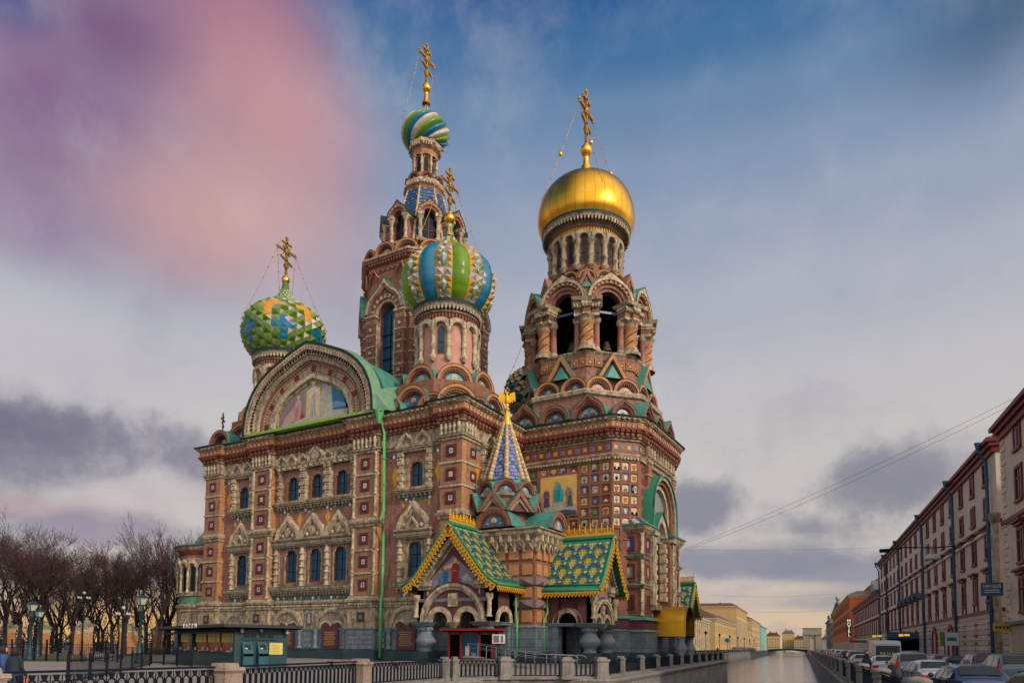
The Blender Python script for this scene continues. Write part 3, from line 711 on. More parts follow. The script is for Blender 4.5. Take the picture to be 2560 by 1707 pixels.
q.prism([(-1.0,.9),(1.1,.95),(1.05,4.3),(-1.0,4.2)],-.76,-.7,'mosaic_gold'); fig(q,.1,.9,4.3,'white',y=-.765)
fig(q,-2.5,.9,2.9,'robe_pink',y=-.75,lean=.3); q.prism([(-2.9,1.),(-4.8,.4),(-4.2,1.6),(-2.8,2.6)],-.765,-.75,'robe_pink'); q.prism([(-1.9,1.1),(-1.1,.9),(-1.6,1.9)],-.765,-.75,'red')
put('figure_picture',q,mo)
gp=MB(); gp.box(-5.9,6.0,-1.0,.0,0,.42,'grass_green_paint'); gp.box(-9.6,9.6,-1.9,-.4,-.2,.08,'grass_green_paint'); cp('green_sill',gp,F(0,NY,z=25.35))
sk=MB()
for sx,x0,x1 in ((1,9.4,12.3),): sk.add([(9.3,-1.9,0),(11.0,-1.0,0),(11.8,6,.1),(9.6,-1.85,2.0),(10.2,5,5)],[(0,1,3),(1,2,4,3)],'copper_light')
cp('roof_flashing',sk,F(0,NY,z=25.35))
# small gable with cross at the left end
# ---- kokoshnik maker
def kok(R,keel=0.,d=.5,rd=1.2,m1='brick_orange',m2='brick_brown',pic='blue',who='robe_purple',green='copper',keelw=.45,kk=1.,two=False):
    b=MB(); n=14
    A=lambda r: arc(r,n,keel,kw=keelw)
    b.band(A(R*.84),A(R),-d,0,m1); b.band(A(R*.72),A(R*.84),-d*.72,0,m2); b.band(A(R*.60),A(R*.72),-d*.4,0,m1 if m1!='stone_light' else 'stone')
    b.prism([(-R*.6,0)]+A(R*.6)[1:-1]+[(R*.6,0)],-.06,.0,m2)
    if rd>0:
        P=A(R*1.03); k=len(P); b.add([(x,-d-.03,z) for x,z in P]+[(x,rd,z) for x,z in P],[(i,i+1,k+i+1,k+i) for i in range(k-1)],green,True)
    dn=13
    for i in range(dn):
        a=R_(180*(i+.5)/dn); x,z=R*.68*math.cos(a),R*.68*math.sin(a)
        b.M=Matrix.Translation((x,0,z))@Matrix.Rotation(-(a-math.pi/2),4,'Y'); b.box(-R*.045,R*.045,-d*.66,-d*.35,-R*.09,R*.08,'maroon'); b.M=I4
    p=MB(); p.prism([(-R*.52,.02)]+arc(R*.52,n)[1:-1]+[(R*.52,.02)],-.1,-.05,pic)
    for x in ((-.2*R,.2*R) if two else (0,)):
        s_=.75 if two else 1
        p.prism([(x-R*.27*s_,.03),(x+R*.27*s_,.03),(x+R*.16*s_,R*.2),(x,R*.26),(x-R*.16*s_,R*.2)],-.13,-.1,who)
        p.prism([(x+R*.15*s_*math.cos(R_(i*36)),R*.3+R*.15*s_*math.sin(R_(i*36))) for i in range(10)],-.125,-.1,'mosaic_gold')
        p.prism([(x+R*.07*math.cos(R_(i*45)),R*.29+R*.09*math.sin(R_(i*45))) for i in range(8)],-.14,-.1,'robe_pink')
    for sx in (-1,1): p.box(sx*R*.36-R*.07,sx*R*.36+R*.07,-.12,-.1,R*.16,R*.2,'white')
    return b.mesh('kokoshnik'),p.mesh('mosaic')
kcache={}
def put_kok(Mx,*a,**k):
    key=(a,tuple(sorted(k.items())))
    if key not in kcache: kcache[key]=kok(*a,**k)
    o=cp('kokoshnik',kcache[key][0],Mx); put('mosaic',kcache[key][1],o); return o
def polar(cx,cy,R,ang,z=0): # ang measured from the north (-Y) towards the west (+X); frame faces outwards
    return Matrix.Translation((cx+R*math.sin(R_(ang)),cy-R*math.cos(R_(ang)),z))@Matrix.Rotation(R_(ang),4,'Z')

put_kok(F(-14.9,NY-.3,0,25.2),1.75,d=.9,rd=5.,m1='brick_brown'); put_kok(F(-12.2,NY+1.6,0,25.6),2.6,d=.6,rd=4.,m1='brick_orange')
# ================================================================== domes, crosses
def cross_mb(h,m='gold_dark'):
    """ornate orthodox cross in the yz plane, arms along y; origin at its foot"""
    b=MB(); t=h*.022
    def bar(y0,z0,y1,z1,w_=1.):
        v=Vector((0,y1-y0,z1-z0)); L=v.length; v/=L; p=Vector((0,-v.z,v.y))*t*w_
        for x in (-t,t): pass
        q=[Vector((0,y0,z0))-p,Vector((0,y0,z0))+p,Vector((0,y1,z1))+p,Vector((0,y1,z1))-p]
        b.add([(-t,a.y,a.z) for a in q]+[(t,a.y,a.z) for a in q],[(0,1,2,3),(7,6,5,4),(0,4,5,1),(1,5,6,2),(2,6,7,3),(3,7,4,0)],m)
    def tre(y,z,r):
        for dy,dz_ in ((r*.9,0),(-r*.9,0),(0,r*.9),(0,-r*.9)): b.ball((0,y+dy,z+dz_),r*.62,m,6)
    bar(0,0,0,h*.97,1.3); A=h*.30
    bar(-A,h*.62,A,h*.62,1.2); bar(-A*.5,h*.82,A*.5,h*.82); bar(-A*.62,h*.36+A*.22,A*.62,h*.36-A*.22)
    for y,z,r in ((0,h*.97,.035),(-A,h*.62,.035),(A,h*.62,.035),(-A*.5,h*.82,.026),(A*.5,h*.82,.026),(-A*.62,h*.36+A*.22,.026),(A*.62,h*.36-A*.22,.026)): tre(y,z,h*r)
    for s_ in (-1,1):
        for s2 in (-1,1): bar(0,h*.62+s2*h*.10,s_*h*.10,h*.62,.5); bar(s_*h*.03,h*.62+s2*h*.03,s_*h*.11,h*.62+s2*h*.11,.5)
        bar(0,h*.12,s_*h*.07,h*.22,.6); bar(s_*h*.07,h*.22,s_*h*.03,h*.28,.6)
    b.ball((0,0,h*.62),h*.04,m,8); return b
cp('small_cross',cross_mb(2.3,'iron_brown'),F(-14.9,NY-.7,35,26.95)) 
def chains(h,hb,rb,A,m='gold_dark',big=False):
    b=MB()
    for sx,sy in ((1,1),(-1,1),(1,-1),(-1,-1)):
        p0=Vector((0,sy*A,h)); p1=Vector((sx*rb*.7,sy*rb*.75,hb)); pts=[]
        for i in range(9):
            t=i/8; p=p0.lerp(p1,t); p.z-=.9*math.sin(math.pi*t)*.5; pts.append(p)
        b.tube(pts,.025,m,4)
        for i in (1,2,3,5,6,7): b.ball(pts[i],.09,m,6)
        if big: b.ball(pts[4],.27,'gold',8)
    return b
def catmull(prof,n=5): return spline(prof,n)
def dome_pts(R,z0,prof): return [(r*R,z0+z*R) for r,z in catmull(prof)]
ON=[(.70,0),(.86,.17),(.97,.42),(1.0,.70),(.94,.98),(.78,1.21),(.55,1.39),(.33,1.53),(.19,1.68),(.11,1.86),(.07,2.08)]
def finial(z0,zb,rb,rn):
    """gilt neck and ball"""
    b=MB(); b.lathe([(rn*1.6,z0-.4),(rn,z0+.2),(rn*.7,zb-rb*1.6),(rn*.8,zb-rb*1.1),(rb*.7,zb-rb*.95)],0,0,14,'gold')
    b.ball((0,0,zb),rb,'gold',14); b.lathe([(rb*.35,zb+rb*.8),(rb*.5,zb+rb),(rb*.3,zb+rb*1.2),(rb*.12,zb+rb*1.7)],0,0,10,'gold_dark'); return b
def at_prof(P,t):
    i=min(int(t*(len(P)-1)),len(P)-2); f=t*(len(P)-1)-i; return (P[i][0]*(1-f)+P[i+1][0]*f, P[i][1]*(1-f)+P[i+1][1]*f)
def gore_dome(R,z0,cols,rot,prof=ON,n2=16,rows=17):
    """alternating bulging glazed gores and bands studded with pyramids"""
    P=dome_pts(R,z0,prof); b=MB(); st=360/n2
    for g in range(n2):
        a0=rot+g*st
        if g%2==0:
            c=cols[(g//2)%len(cols)]; k=6; rowsP=P; vs=[];fs=[];N=len(P)
            for j,(r,z) in enumerate(P):
                seam=.985 if j%6==0 else 1.
                for i in range(k+1):
                    a=R_(a0+st*i/k); bul=r*(1+.085*math.sin(math.pi*i/k))*seam; vs.append((bul*math.cos(a),bul*math.sin(a),z))
            fs=[(j*(k+1)+i,j*(k+1)+i+1,(j+1)*(k+1)+i+1,(j+1)*(k+1)+i) for j in range(N-1) for i in range(k)]
            b.add(vs,fs,c,True)
        else:
            # cells: two studs wide; diamonds every fourth row
            for j in range(rows):
                t0=.0+.86*j/rows; t1=.0+.86*(j+1)/rows; r0_,z0_=at_prof(P,t0); r1_,z1_=at_prof(P,t1)
                for i in range(2):
                    A0=R_(a0+st*i/2); A1=R_(a0+st*(i+1)/2); am=(A0+A1)/2
                    q=[(r0_*math.cos(A0),r0_*math.sin(A0),z0_),(r0_*math.cos(A1),r0_*math.sin(A1),z0_),(r1_*math.cos(A1),r1_*math.sin(A1),z1_),(r1_*math.cos(A0),r1_*math.sin(A0),z1_)]
                    rm=(r0_+r1_)/2; h=min(.42,rm*.13); ap=((rm+h)*math.cos(am),(rm+h)*math.sin(am),(z0_+z1_)/2)
                    ph=j%4
                    if ph in (0,): cc=['white']*4
                    elif ph==2: cc=['orange_glaze','yellow','orange_glaze','yellow']
                    else: cc=['white','yellow','orange_glaze','yellow'] if (ph==1) else ['yellow','orange_glaze','white','orange_glaze']
                    b.add(q+[ap],[(0,1,4),(1,2,4),(2,3,4),(3,0,4)],cc)
            for j in range(0,rows-4,4):
                t=.86*(j+2.5)/rows; r,z=at_prof(P,t); r2,z2=at_prof(P,.86*(j+3.9)/rows); r3,z3=at_prof(P,.86*(j+1.1)/rows)
                am=R_(a0+st/2); w_=R_(st*.40)
                def pt(rr,aa,zz): return (rr*math.cos(aa),rr*math.sin(aa),zz)
                e=.42*min(1,r/R)*.9; o=[pt(r3+e*.7,am,z3),pt(r+e*.6,am+w_,z),pt(r2+e*.7,am,z2),pt(r+e*.6,am-w_,z)]
                zc=z; inn=[tuple(x*.0+y for x,y in zip(p,(p[0]*.62+pt(r+e,am,z)[0]*.38,p[1]*.62+pt(r+e,am,z)[1]*.38,p[2]*.62+z*.38))) for p in o]
                b.add(o+inn,[(i,(i+1)%4,4+(i+1)%4,4+i) for i in range(4)],'teal_glaze')
                b.add(inn+[pt(r+e*1.9,am,z)],[(0,1,4),(1,2,4),(2,3,4),(3,0,4)],'white')
    b.lathe([(P[0][0]*.98,P[0][1]-.02),(P[0][0],P[0][1])],0,0,32,'dark_green'); return b
def stud_dome(R,z0,colour,prof=ON,nu=26,rows=17,h=.40,stag=1):
    P=dome_pts(R,z0,prof); b=MB(); b.lathe([(r*.985,z) for r,z in P],0,0,40,'lime_dark')
    for j in range(rows):
        t0=.9*j/rows; t1=.9*(j+1)/rows; r0_,z0_=at_prof(P,t0); r1_,z1_=at_prof(P,t1); off=.5 if (j%2 and stag) else 0
        for i in range(nu):
            A0=R_(360*(i+off)/nu); A1=R_(360*(i+1+off)/nu); am=(A0+A1)/2; c,flat=colour(i,j)
            q=[(r0_*math.cos(A0),r0_*math.sin(A0),z0_),(r0_*math.cos(A1),r0_*math.sin(A1),z0_),(r1_*math.cos(A1),r1_*math.sin(A1),z1_),(r1_*math.cos(A0),r1_*math.sin(A0),z1_)]
            rm=(r0_+r1_)/2; hh=h*rm/R*(.15 if flat else 1.)
            b.add(q+[((rm+hh)*math.cos(am),(rm+hh)*math.sin(am),(z0_+z1_)/2)],[(0,1,4),(1,2,4),(2,3,4),(3,0,4)],c)
    return b
def twist_dome(R,z0,cols,turns=.42,n2=12,prof=ON,bul=.16):
    P=dome_pts(R,z0,prof); b=MB(); st=360/n2; k=6; N=len(P)
    for g in range(n2):
        vs=[]
        for j,(r,z) in enumerate(P):
            tw=360*turns*j/(N-1)*1.0
            for i in range(k+1):
                a=R_(g*st+st*i/k+tw); rr=r*(1+bul*math.sin(math.pi*i/k)); vs.append((rr*math.cos(a),rr*math.sin(a),z))
        b.add(vs,[(j*(k+1)+i,j*(k+1)+i+1,(j+1)*(k+1)+i+1,(j+1)*(k+1)+i) for j in range(N-1) for i in range(k)],cols[g%len(cols)],True)
    return b
def put_dome(name,mb,x,y,zball,rball,rneck,zneck,hcross,Rdome,zchain,big=False):
    o=cp(name,mb,F(x,y)); put('finial',finial(zneck,zball,rball,rneck),o)
    put('cross',cross_mb(hcross),o,Matrix.Translation((0,0,zball+rball*1.5)))
    put('chain',chains(zball+rball*1.5+hcross*.60,zchain,Rdome,hcross*.30,big=big),o); return o
def drum(cx,cy,R,z0,z1,ztop,n,Rtop,wcol='brick_purple',ccol='stone_light',rot=0,glass_every=3,rc=None,zb=None,archm='stone_light',wallm='brick'):
    """round drum: wall, engaged columns, arcade band, cornice (from z1 up to ztop)"""
    b=MB(); b.lathe([(R,z0),(R,z1+1.)],0,0,48,wallm,rot=0); cp('drum',b,F(cx,cy))
    st=360/n; w_=2*(R+.2)*math.tan(R_(st/2)); rc=rc or R*.07
    zb=zb if zb is not None else z0+.6
    for k in range(n):
        a=rot+k*st; q=MB(); q.lathe([(rc*.7,zb-.5),(rc*1.5,zb-.15),(rc*1.7,zb),(rc,zb+.25),(rc,zb+(z1-zb)*.33),(rc*1.45,zb+(z1-zb)*.38),(rc,zb+(z1-zb)*.43),(rc,z1-.55),(rc*1.5,z1-.35),(rc*1.6,z1)],0,0,8,ccol)
        cp('engaged_column',q,polar(cx,cy,R+rc*.8,a)) if k==0 else None
        if k==0: me=COL.objects[-1].data
        else: cp('engaged_column',me,polar(cx,cy,R+rc*.8,a))
    am=MB(); hw=w_/2
    inn=arc(hw*.66,8,cz=z1); out=[(-hw,z1)]+[(max(-hw,min(hw,x*1.5)),z) for x,z in arc(hw*1.0,8,cz=z1+.12)[1:-1]]+[(hw,z1)]
    am.band(inn,out,-rc*1.6,.12,archm); am.mesh; ame=am.mesh('arch_band')
    wn=MB(); ww=hw*.42; wn.box(-ww,ww,-.05,.1,zb+.3,z1-.15,'frame_brown'); wn.prism([(-ww,z1-.15)]+arc(ww,6,cz=z1-.15)[1:-1]+[(ww,z1-.15)],-.05,.1,'frame_brown'); wme=wn.mesh('window_frame')
    gp_=MB(); ww*=.72; gg='glass_dark' if wcol=='frieze' else 'glass'; gp_.box(-ww,ww,-.09,-.05,zb+.5,z1-.2,gg); gp_.prism([(-ww,z1-.2)]+arc(ww,6,cz=z1-.2)[1:-1]+[(ww,z1-.2)],-.09,-.05,gg)
    gp_.box(-ww,ww,-.11,-.09,(zb+z1)/2-.03,(zb+z1)/2+.03,'black'); gme=gp_.mesh('pane')
    for k in range(n):
        a=rot+(k+.5)*st; cp('arch_band',ame,polar(cx,cy,R+.1,a))
        if glass_every and k%glass_every==0: o=cp('window',wme,polar(cx,cy,R,a)); put('pane',gme,o)
    c=MB(); H=ztop-z1-hw*1.0; zz=z1+hw*.9
    pr=[(R+rc*1.2,zz),(R+.1,zz+.05),(R+.12,zz+H*.35),(R+.35,zz+H*.42),(R+.35,zz+H*.5),(R+.3,zz+H*.5),(Rtop-.15,zz+H*.72),(Rtop-.15,zz+H*.8),(Rtop,zz+H*.86),(Rtop+.02,ztop),(Rtop-.3,ztop+.1)]
    c.lathe(pr,0,0,48,['stone','brick_dark' if wcol!='frieze' else 'mosaic_gold','brick_brown','stone_dark','stone_dark','stone_dark','stone_dark','stone','dark_green','dark_green'],False)
    nd=int(2*math.pi*Rtop/.42)
    for i in range(nd):
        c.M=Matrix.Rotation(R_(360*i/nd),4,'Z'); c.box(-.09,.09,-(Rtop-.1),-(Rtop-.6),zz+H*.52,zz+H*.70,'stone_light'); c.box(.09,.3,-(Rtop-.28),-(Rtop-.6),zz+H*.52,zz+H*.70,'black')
        c.box(-.06,.06,-(R+.28),-R,zz+H*.12,zz+H*.36,'brick_brown' if wcol!='frieze' else 'orange_glaze')
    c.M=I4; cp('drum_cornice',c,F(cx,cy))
# ---------------------------------------------------------------- NW turret
TX,TY=12.9,-13.1
def octo_tier(cx,cy,Rw,z0,z1,Rl,m='brick_brown',lm='stone'):
    b=MB(); P=octa(Rw/math.cos(R_(22.5))); b.sweep(P+[],[(0,z0),(0,z1)],m,closed=True)
    Pl=octa(Rl/math.cos(R_(22.5))); b.sweep(Pl,[(-(Rl-Rw)-.1,z1-.35),(-.1,z1-.25),(0,z1-.1),(.05,z1),(-.6,z1+.12)],lm,closed=True); b.zprism(octa((Rl-.3)/math.cos(R_(22.5))),z1-.05,z1+.11,'copper')
    return b
def turret(TX,TY,domefn,lite=False,zup=0.,ztop=38.1,wall_m='brick_purple',rot=0):
    cp('turret_base',octo_tier(TX,TY,5.6,25,28.55,5.35),F(TX,TY))
    for k in range(8):
        a=45*k-360
        if lite and (k%8) in (4,3,5): continue
        put_kok(polar(TX,TY,5.75,a,25.9),2.05,d=.55,rd=1.6,pic='blue',who=('robe_purple','red','robe_grey')[k%3])
        put_kok(polar(TX,TY,6.0,a+22.5,25.35),1.55,d=.5,rd=1.4,pic='blue',who=('red','robe_grey')[k%2],m1='brick_brown')
        put_kok(polar(TX,TY,4.45,a,28.7),1.85,d=.5,rd=1.2,pic='robe_teal',who='robe_pink')
    cp('turret_base',octo_tier(TX,TY,4.4,28.4,29.2,4.2),F(TX,TY))
    drum(TX,TY,3.1,28.6,35.1,ztop,12,3.85,rot=7.5,zb=32.0,rc=.25,wallm='drum_plaster',glass_every=3)
mat('drum_plaster',(.50,.27,.23),(.40,.21,.18),.85,scale=1.2,stain=.25)
turret(TX,TY,None)
put_dome('onion_dome',gore_dome(4.9,38.0,('blue','lime'),rot=-95.2),TX,TY,49.1,.62,.42,47.3,5.0,4.9,42.2)
turret(-12.9,-13.1,None,lite=True)
def ne_col(i,j):
    a=(i+1)%5; c=(i+4)%5
    def x_(k,jc): return (k in (0,1,4) and j==jc) or (k==0 and abs(j-jc)<=1) 
    if x_(a,8) or (a==0 and j==6): return ('orange_glaze',True)
    if x_(c,4) or (c==0 and j==2) or (c==0 and j in (12,13)): return ('blue',True)
    return (('lime','lime_dark','lime_dark','lime'),False) if (i+j)%2 else (('white','lime','lime_dark','white'),False)
put_dome('onion_dome',stud_dome(5.0,38.0,ne_col,nu=30,stag=0),-12.9,-13.1,48.6,.55,.42,47.3,5.0,5.2,42.5)
# far SW turret, mostly hidden behind the bell tower
sw=MB(); sw.lathe([(3.,25),(3.,33),(3.6,34.2),(3.6,34.4)],0,0,24,['brick_purple','stone','dark_green']); cp('drum',sw,F(11.3,11.8))
put_dome('onion_dome',stud_dome(4.7,34.3,lambda i,j:((('blue','blue','teal_glaze','blue'),False) if (i//2+j//3)%3==0 else ((('lime','white','lime_dark','white'),False) if (i+j)%2 else (('yellow','white','orange_glaze','white'),False)))),11.3,11.8,45.6,.5,.4,44.4,4.4,4.7,38.5)
# ---------------------------------------------------------------- central tower
TOP0=len(COL.objects)
R8=lambda ap: ap/math.cos(R_(22.5))
b=MB(); b.sweep(octa(8.6),[(0,25),(0,27.5),(.15,27.6),(.15,27.9),(0,28),(0,30.6),(.25,30.7),(.3,31.0),(.05,31.1),(.05,33.2),(.35,33.4),(.55,33.9)],['brick_brown']*5+['brick_brown','brick_dark','brick_dark','brick_brown','brick_brown','brick_dark'],closed=True)
b.sweep(octa(8.6),[(.2,33.8),(.85,33.85),(.9,34.2),(-1,34.5)],['dark_green','green_paint','dark_green'],closed=True)
cp('tower_base',b)
b=MB()
for k in range(8):
    b.M=polar(0,0,8.6*math.cos(R_(22.5))+.05,45*k)
    for i in range(5): b.box(-2.9+1.2*i,-1.9+1.2*i,-.12,0,31.4,32.9,'brick_brown'); b.box(-2.75+1.2*i,-2.05+1.2*i,-.16,-.1,31.6,32.7,'brick')
b.M=I4; b.sweep(octa(8.6),[(.0,32.0),(.12,32.0),(.12,32.1)],'brick_brown',closed=True); cp('recessed_panel',b)
ap=7.75
for k in range(8):
    a=45*k; Mx=polar(0,0,ap,a)
    if k in (3,4,5): 
        q=MB(); q.box(-3.2,3.2,0,.3,34,50,'brick_brown'); cp('tower_wall',q,Mx); continue
    q=MB(); holed(q,-3.25,3.25,34.2,48.2,[(0,34.6,45.0,1.25)],0,'brick_brown',.8,'brick')
    q.band(arc(1.2,10,cz=43.5),[(-1.25,43.5)]+[(x*1.0,45.0) for x,z in arc(1.25,10)[1:-1]]+[(1.25,43.5)],-.0,.8,'brick')
    q.box(-3.3,3.3,-.02,.3,48.0,50.2,'brick_brown')
    cp('tower_wall',q,Mx)
    g_=MB(); g_.box(-1.25,1.25,.7,.75,34.6,45.0,'glass'); g_.box(-.05,.05,.62,.69,34.6,43.5,'black')
    for z in (36.2,37.8,39.4,41.): g_.box(-1.25,1.25,.62,.69,z-.05,z+.05,'black')
    cp('window',g_,Mx)
    h=MB()
    h.band(arc(2.7,16,.34,cz=43.5),arc(3.05,16,.40,cz=43.5),-.95,0,'stone_light'); h.band(arc(2.4,16,.28,cz=43.5),arc(2.7,16,.34,cz=43.5),-.8,0,'brick')
    h.band(arc(1.75,16,.0,cz=43.5),arc(2.4,16,.28,cz=43.5),-.5,0,'brick_brown'); h.band(arc(1.4,16,.0,cz=43.5),arc(1.75,16,.0,cz=43.5),-.3,0,'stone_light'); h.band(arc(1.2,16,.0,cz=43.5),arc(1.42,16,.0,cz=43.5),-.15,.1,'brick_dark')
    for i in range(9):
        an=R_(180*(i+.5)/9); h.M=Mx@Matrix.Identity(4) if False else Matrix.Translation((2.02*math.cos(an),0,43.5+2.02*math.sin(an)))@Matrix.Rotation(-(an-math.pi/2),4,'Y'); h.box(-.2,.2,-.58,-.4,-.24,.24,'stone_light'); h.M=I4
    P=arc(3.12,16,.42,cz=43.5); n=len(P); h.add([(x,-1.,z) for x,z in P]+[(x,.8,z) for x,z in P],[(i,i+1,n+i+1,n+i) for i in range(n-1)],'copper',True)
    cp('arched_hood',h,Mx)
    # corner piers with small tiles
    for sx in (-1,1):
        q=MB(); x0,x1=sorted((sx*1.62,sx*3.05)); q.box(x0,x1,-.55,0,34.3,43.2,'brick_brown')
        for i in range(6): q.box(x0-.06,x1+.06,-.62,0,34.8+1.5*i-.08,34.8+1.5*i+.08,'stone_light'); 
        for i in range(5): q.box((x0+x1)/2-.3,(x0+x1)/2+.3,-.6,-.5,35.25+1.5*i,35.85+1.5*i,'brick_dark'); q.box((x0+x1)/2-.19,(x0+x1)/2+.19,-.64,-.5,35.36+1.5*i,35.74+1.5*i,('white','blue','white','copper','white')[i])
        q.box(x0-.15,x1+.15,-.75,0,43.1,43.4,'stone_light'); q.box(x0-.05,x1+.05,-.65,0,42.6,43.1,'brick_brown'); q.box(x0-.1,x1+.1,-.7,0,42.4,42.6,'stone')
        col_turned(q,sx*1.45,-.3,34.4,42.4,4,.2); cp('corner_pier',q,Mx)
    z_=MB()   # zigzag band and top cornice
    for i in range(8):
        x=-2.8+.8*i; z_.tube([(x-.4,-.08,49.1),(x,-.08,49.5),(x+.4,-.08,49.1)],.09,'brick',4)
    for sx in (-1,1): z_.tube([(sx*3.1,-.3,47.3),(sx*2.3,-.3,49.6),(sx*1.4,-.3,48.3)],.16,'brick_orange',4)
    for i in range(14): z_.box(-3.05+.45*i,-2.83+.45*i,-.42,0,50.15,50.45,'brick_brown')
    cp('zigzag_frieze',z_,Mx)
b=MB(); b.sweep(octa(R8(7.75)),[(0,50.0),(.15,50.0),(.2,50.15),(.2,50.4),(.5,50.5),(.55,50.7),(.7,50.8),(.7,51.1),(-1.2,51.3)],['brick_brown','brick_dark','brick_dark','brick_brown','brick','brick_brown','stone','dark_green'],closed=True); cp('tower_cornice',b)
TOP1=len(COL.objects)
b=MB(); b.lathe([(6.6,51),(6.4,52.8),(4.9,53.9),(4.7,54.3)],0,0,8,'brick_brown',False,rot=22.5); cp('tent_base',b)
for k in range(16): 
    put_kok(polar(0,0,7.55,22.5*k,51.15),1.55,d=.6,rd=1.2,m1='brick_orange',m2='brick_brown',pic='copper' if k%2 else 'robe_pink',who='copper',green='brick_brown')
# the tent
def tent(R0,z0,R1,z1,cx,cy,rows,cols,face,dots,ribs,ribw):
    b=MB()
    for f in range(8):
        for j in range(rows):
            t0,t1=j/rows,(j+1)/rows; ra,rb=R0+(R1-R0)*t0,R0+(R1-R0)*t1; za,zb=z0+(z1-z0)*t0,z0+(z1-z0)*t1
            A=[Vector((ra*math.cos(R_(22.5+45*f+45*i)),ra*math.sin(R_(22.5+45*f+45*i)),za)) for i in (0,1)]
            B=[Vector((rb*math.cos(R_(22.5+45*f+45*i)),rb*math.sin(R_(22.5+45*f+45*i)),zb)) for i in (0,1)]
            nc=max(1,round(cols*(1-t0*(1-R1/R0))))
            nrm=((A[0]+A[1])/2); nrm.z=0; nrm.normalize()
            for i in range(nc):
                p=[A[0].lerp(A[1],i/nc),A[0].lerp(A[1],(i+1)/nc),B[0].lerp(B[1],(i+1)/nc),B[0].lerp(B[1],i/nc)]
                c=(p[0]+p[1]+p[2]+p[3])/4; c0=c+nrm*.0
                lift=nrm*.05
                b.add([p[0]+lift,p[1]+lift,p[2],p[3]],[(0,1,2,3)],face[(i+j)%len(face)])
                if (i+j)%2==0: s_=.30; b.add([c+(q-c)*s_+nrm*.06 for q in p],[(0,1,2,3)],dots[(j//2+i)%len(dots)])
            P0=Vector((ra*math.cos(R_(22.5+45*f)),ra*math.sin(R_(22.5+45*f)),za)); P1=Vector((rb*math.cos(R_(22.5+45*f)),rb*math.sin(R_(22.5+45*f)),zb))
            b.tube([P0,P1],[ribw*(1-.45*t0),ribw*(1-.45*t1)],ribs[j%len(ribs)],6)
    return b
cp('tent_roof',tent(5.25,53.7,2.55,63.3,0,0,18,7,('blue_grey','blue_grey','blue_deep'),('white','white','teal_glaze'),('white','yellow'),.24))
def dormer():
    b=MB()
    for sx in (-1,1):
        for y in (-.2,): b.lathe([(.34,54.4),(.36,54.7),(.2,54.9),(.2,55.6),(.3,55.8),(.2,56.),(.2,56.9),(.34,57.2),(.38,57.5)],sx*.98,y,8,'stone_light')
        b.box(sx*.98-.36,sx*.98+.36,-.6,1.6,57.45,57.85,'stone_light'); b.box(sx*.98-.26,sx*.98+.26,-.4,1.8,57.2,57.45,'stone')
        b.box(sx*.98-.14,sx*.98+.14,.0,2.,54.2,57.4,'brick')
    b.box(-1.4,1.4,-.55,2.,54.1,54.45,'stone'); 
    b.band(arc(.68,10,.0,cz=57.7),arc(.98,10,.1,cz=57.7),-.45,1.8,'brick_brown'); b.band(arc(.98,12,.1,cz=57.7),arc(1.34,12,.42,cz=57.7),-.62,1.8,'brick')
    for i in range(8): a=R_(180*(i+.5)/8); b.box(1.13*math.cos(a)-.08,1.13*math.cos(a)+.08,-.67,-.6,57.7+1.13*math.sin(a)-.08,57.7+1.13*math.sin(a)+.08,'stone_light')
    P=arc(1.4,12,.45,cz=57.7); n=len(P); b.add([(x,-.7,z) for x,z in P]+[(x,2.6,z) for x,z in P],[(i,i+1,n+i+1,n+i) for i in range(n-1)],'dark_green',True)
    g_=MB(); g_.box(-.7,.7,.5,.55,54.4,57.8,'glass_dark'); g_.prism([(-.7,57.7)]+arc(.7,8,cz=57.7)[1:-1]+[(.7,57.7)],.5,.55,'glass_dark'); g_.box(-.04,.04,.44,.49,54.4,58.3,'frame_brown'); g_.box(-.7,.7,.44,.49,56,56.08,'frame_brown')
    return b.mesh('dormer'),g_.mesh('pane')
dm,dg=dormer()
for k in range(8): o=cp('dormer',dm,polar(0,0,5.15,45*k)@Matrix.Diagonal((1.2,1.,1.06,1))@Matrix.Translation((0,-.05,-3.4))); put('pane',dg,o)
b=MB(); b.lathe([(2.5,63.0),(2.7,63.3),(2.7,64.0),(2.85,64.2),(2.85,64.5),(2.5,64.7),(1.95,65.4),(1.85,65.9)],0,0,8,['stone','brick_brown','stone_light','stone_light','brick','brick','brick_orange'],False,rot=22.5)
for k in range(8):
    b.M=polar(0,0,2.5,45*k)
    for i in range(5): b.box(-.95+.42*i,-.78+.42*i,-.32,0,63.7,64.05,'stone_light')
    b.M=I4
cp('lantern_base',b)
for k in range(8): put_kok(polar(0,0,2.28,45*k,64.55),.85,d=.35,rd=.9,m1='brick_brown',m2='brick_brown',pic='brick_dark',who='brick_dark',green='dark_green')
b=MB(); b.lathe([(1.42,65.2),(1.42,69.2)],0,0,8,'brick_orange',False,rot=22.5)
for k in range(8):
    b.M=polar(0,0,1.32,45*k); b.box(-.27,.27,-.09,.05,66.1,68.1,'glass_dark'); b.prism([(-.27,68.1)]+arc(.27,6,cz=68.1)[1:-1]+[(.27,68.1)],-.09,.05,'glass_dark')
    b.M=polar(0,0,1.66,45*k+22.5); b.lathe([(.13,65.8),(.13,66.9),(.24,67.1),(.24,67.3),(.15,67.5),(.15,68.4)],0,0,6,'stone_light'); b.box(-.28,.28,-.15,.3,68.4,68.6,'stone')
    b.M=I4
b.lathe([(1.75,68.6),(1.85,68.9),(1.75,68.95),(1.8,69.3),(2.05,69.45),(2.1,69.9),(2.3,70.05),(2.35,70.5),(1.9,70.7)],0,0,8,['brick_orange','stone','brick_orange','stone','brick_brown','stone','stone_light','dark_green'],False,rot=22.5)
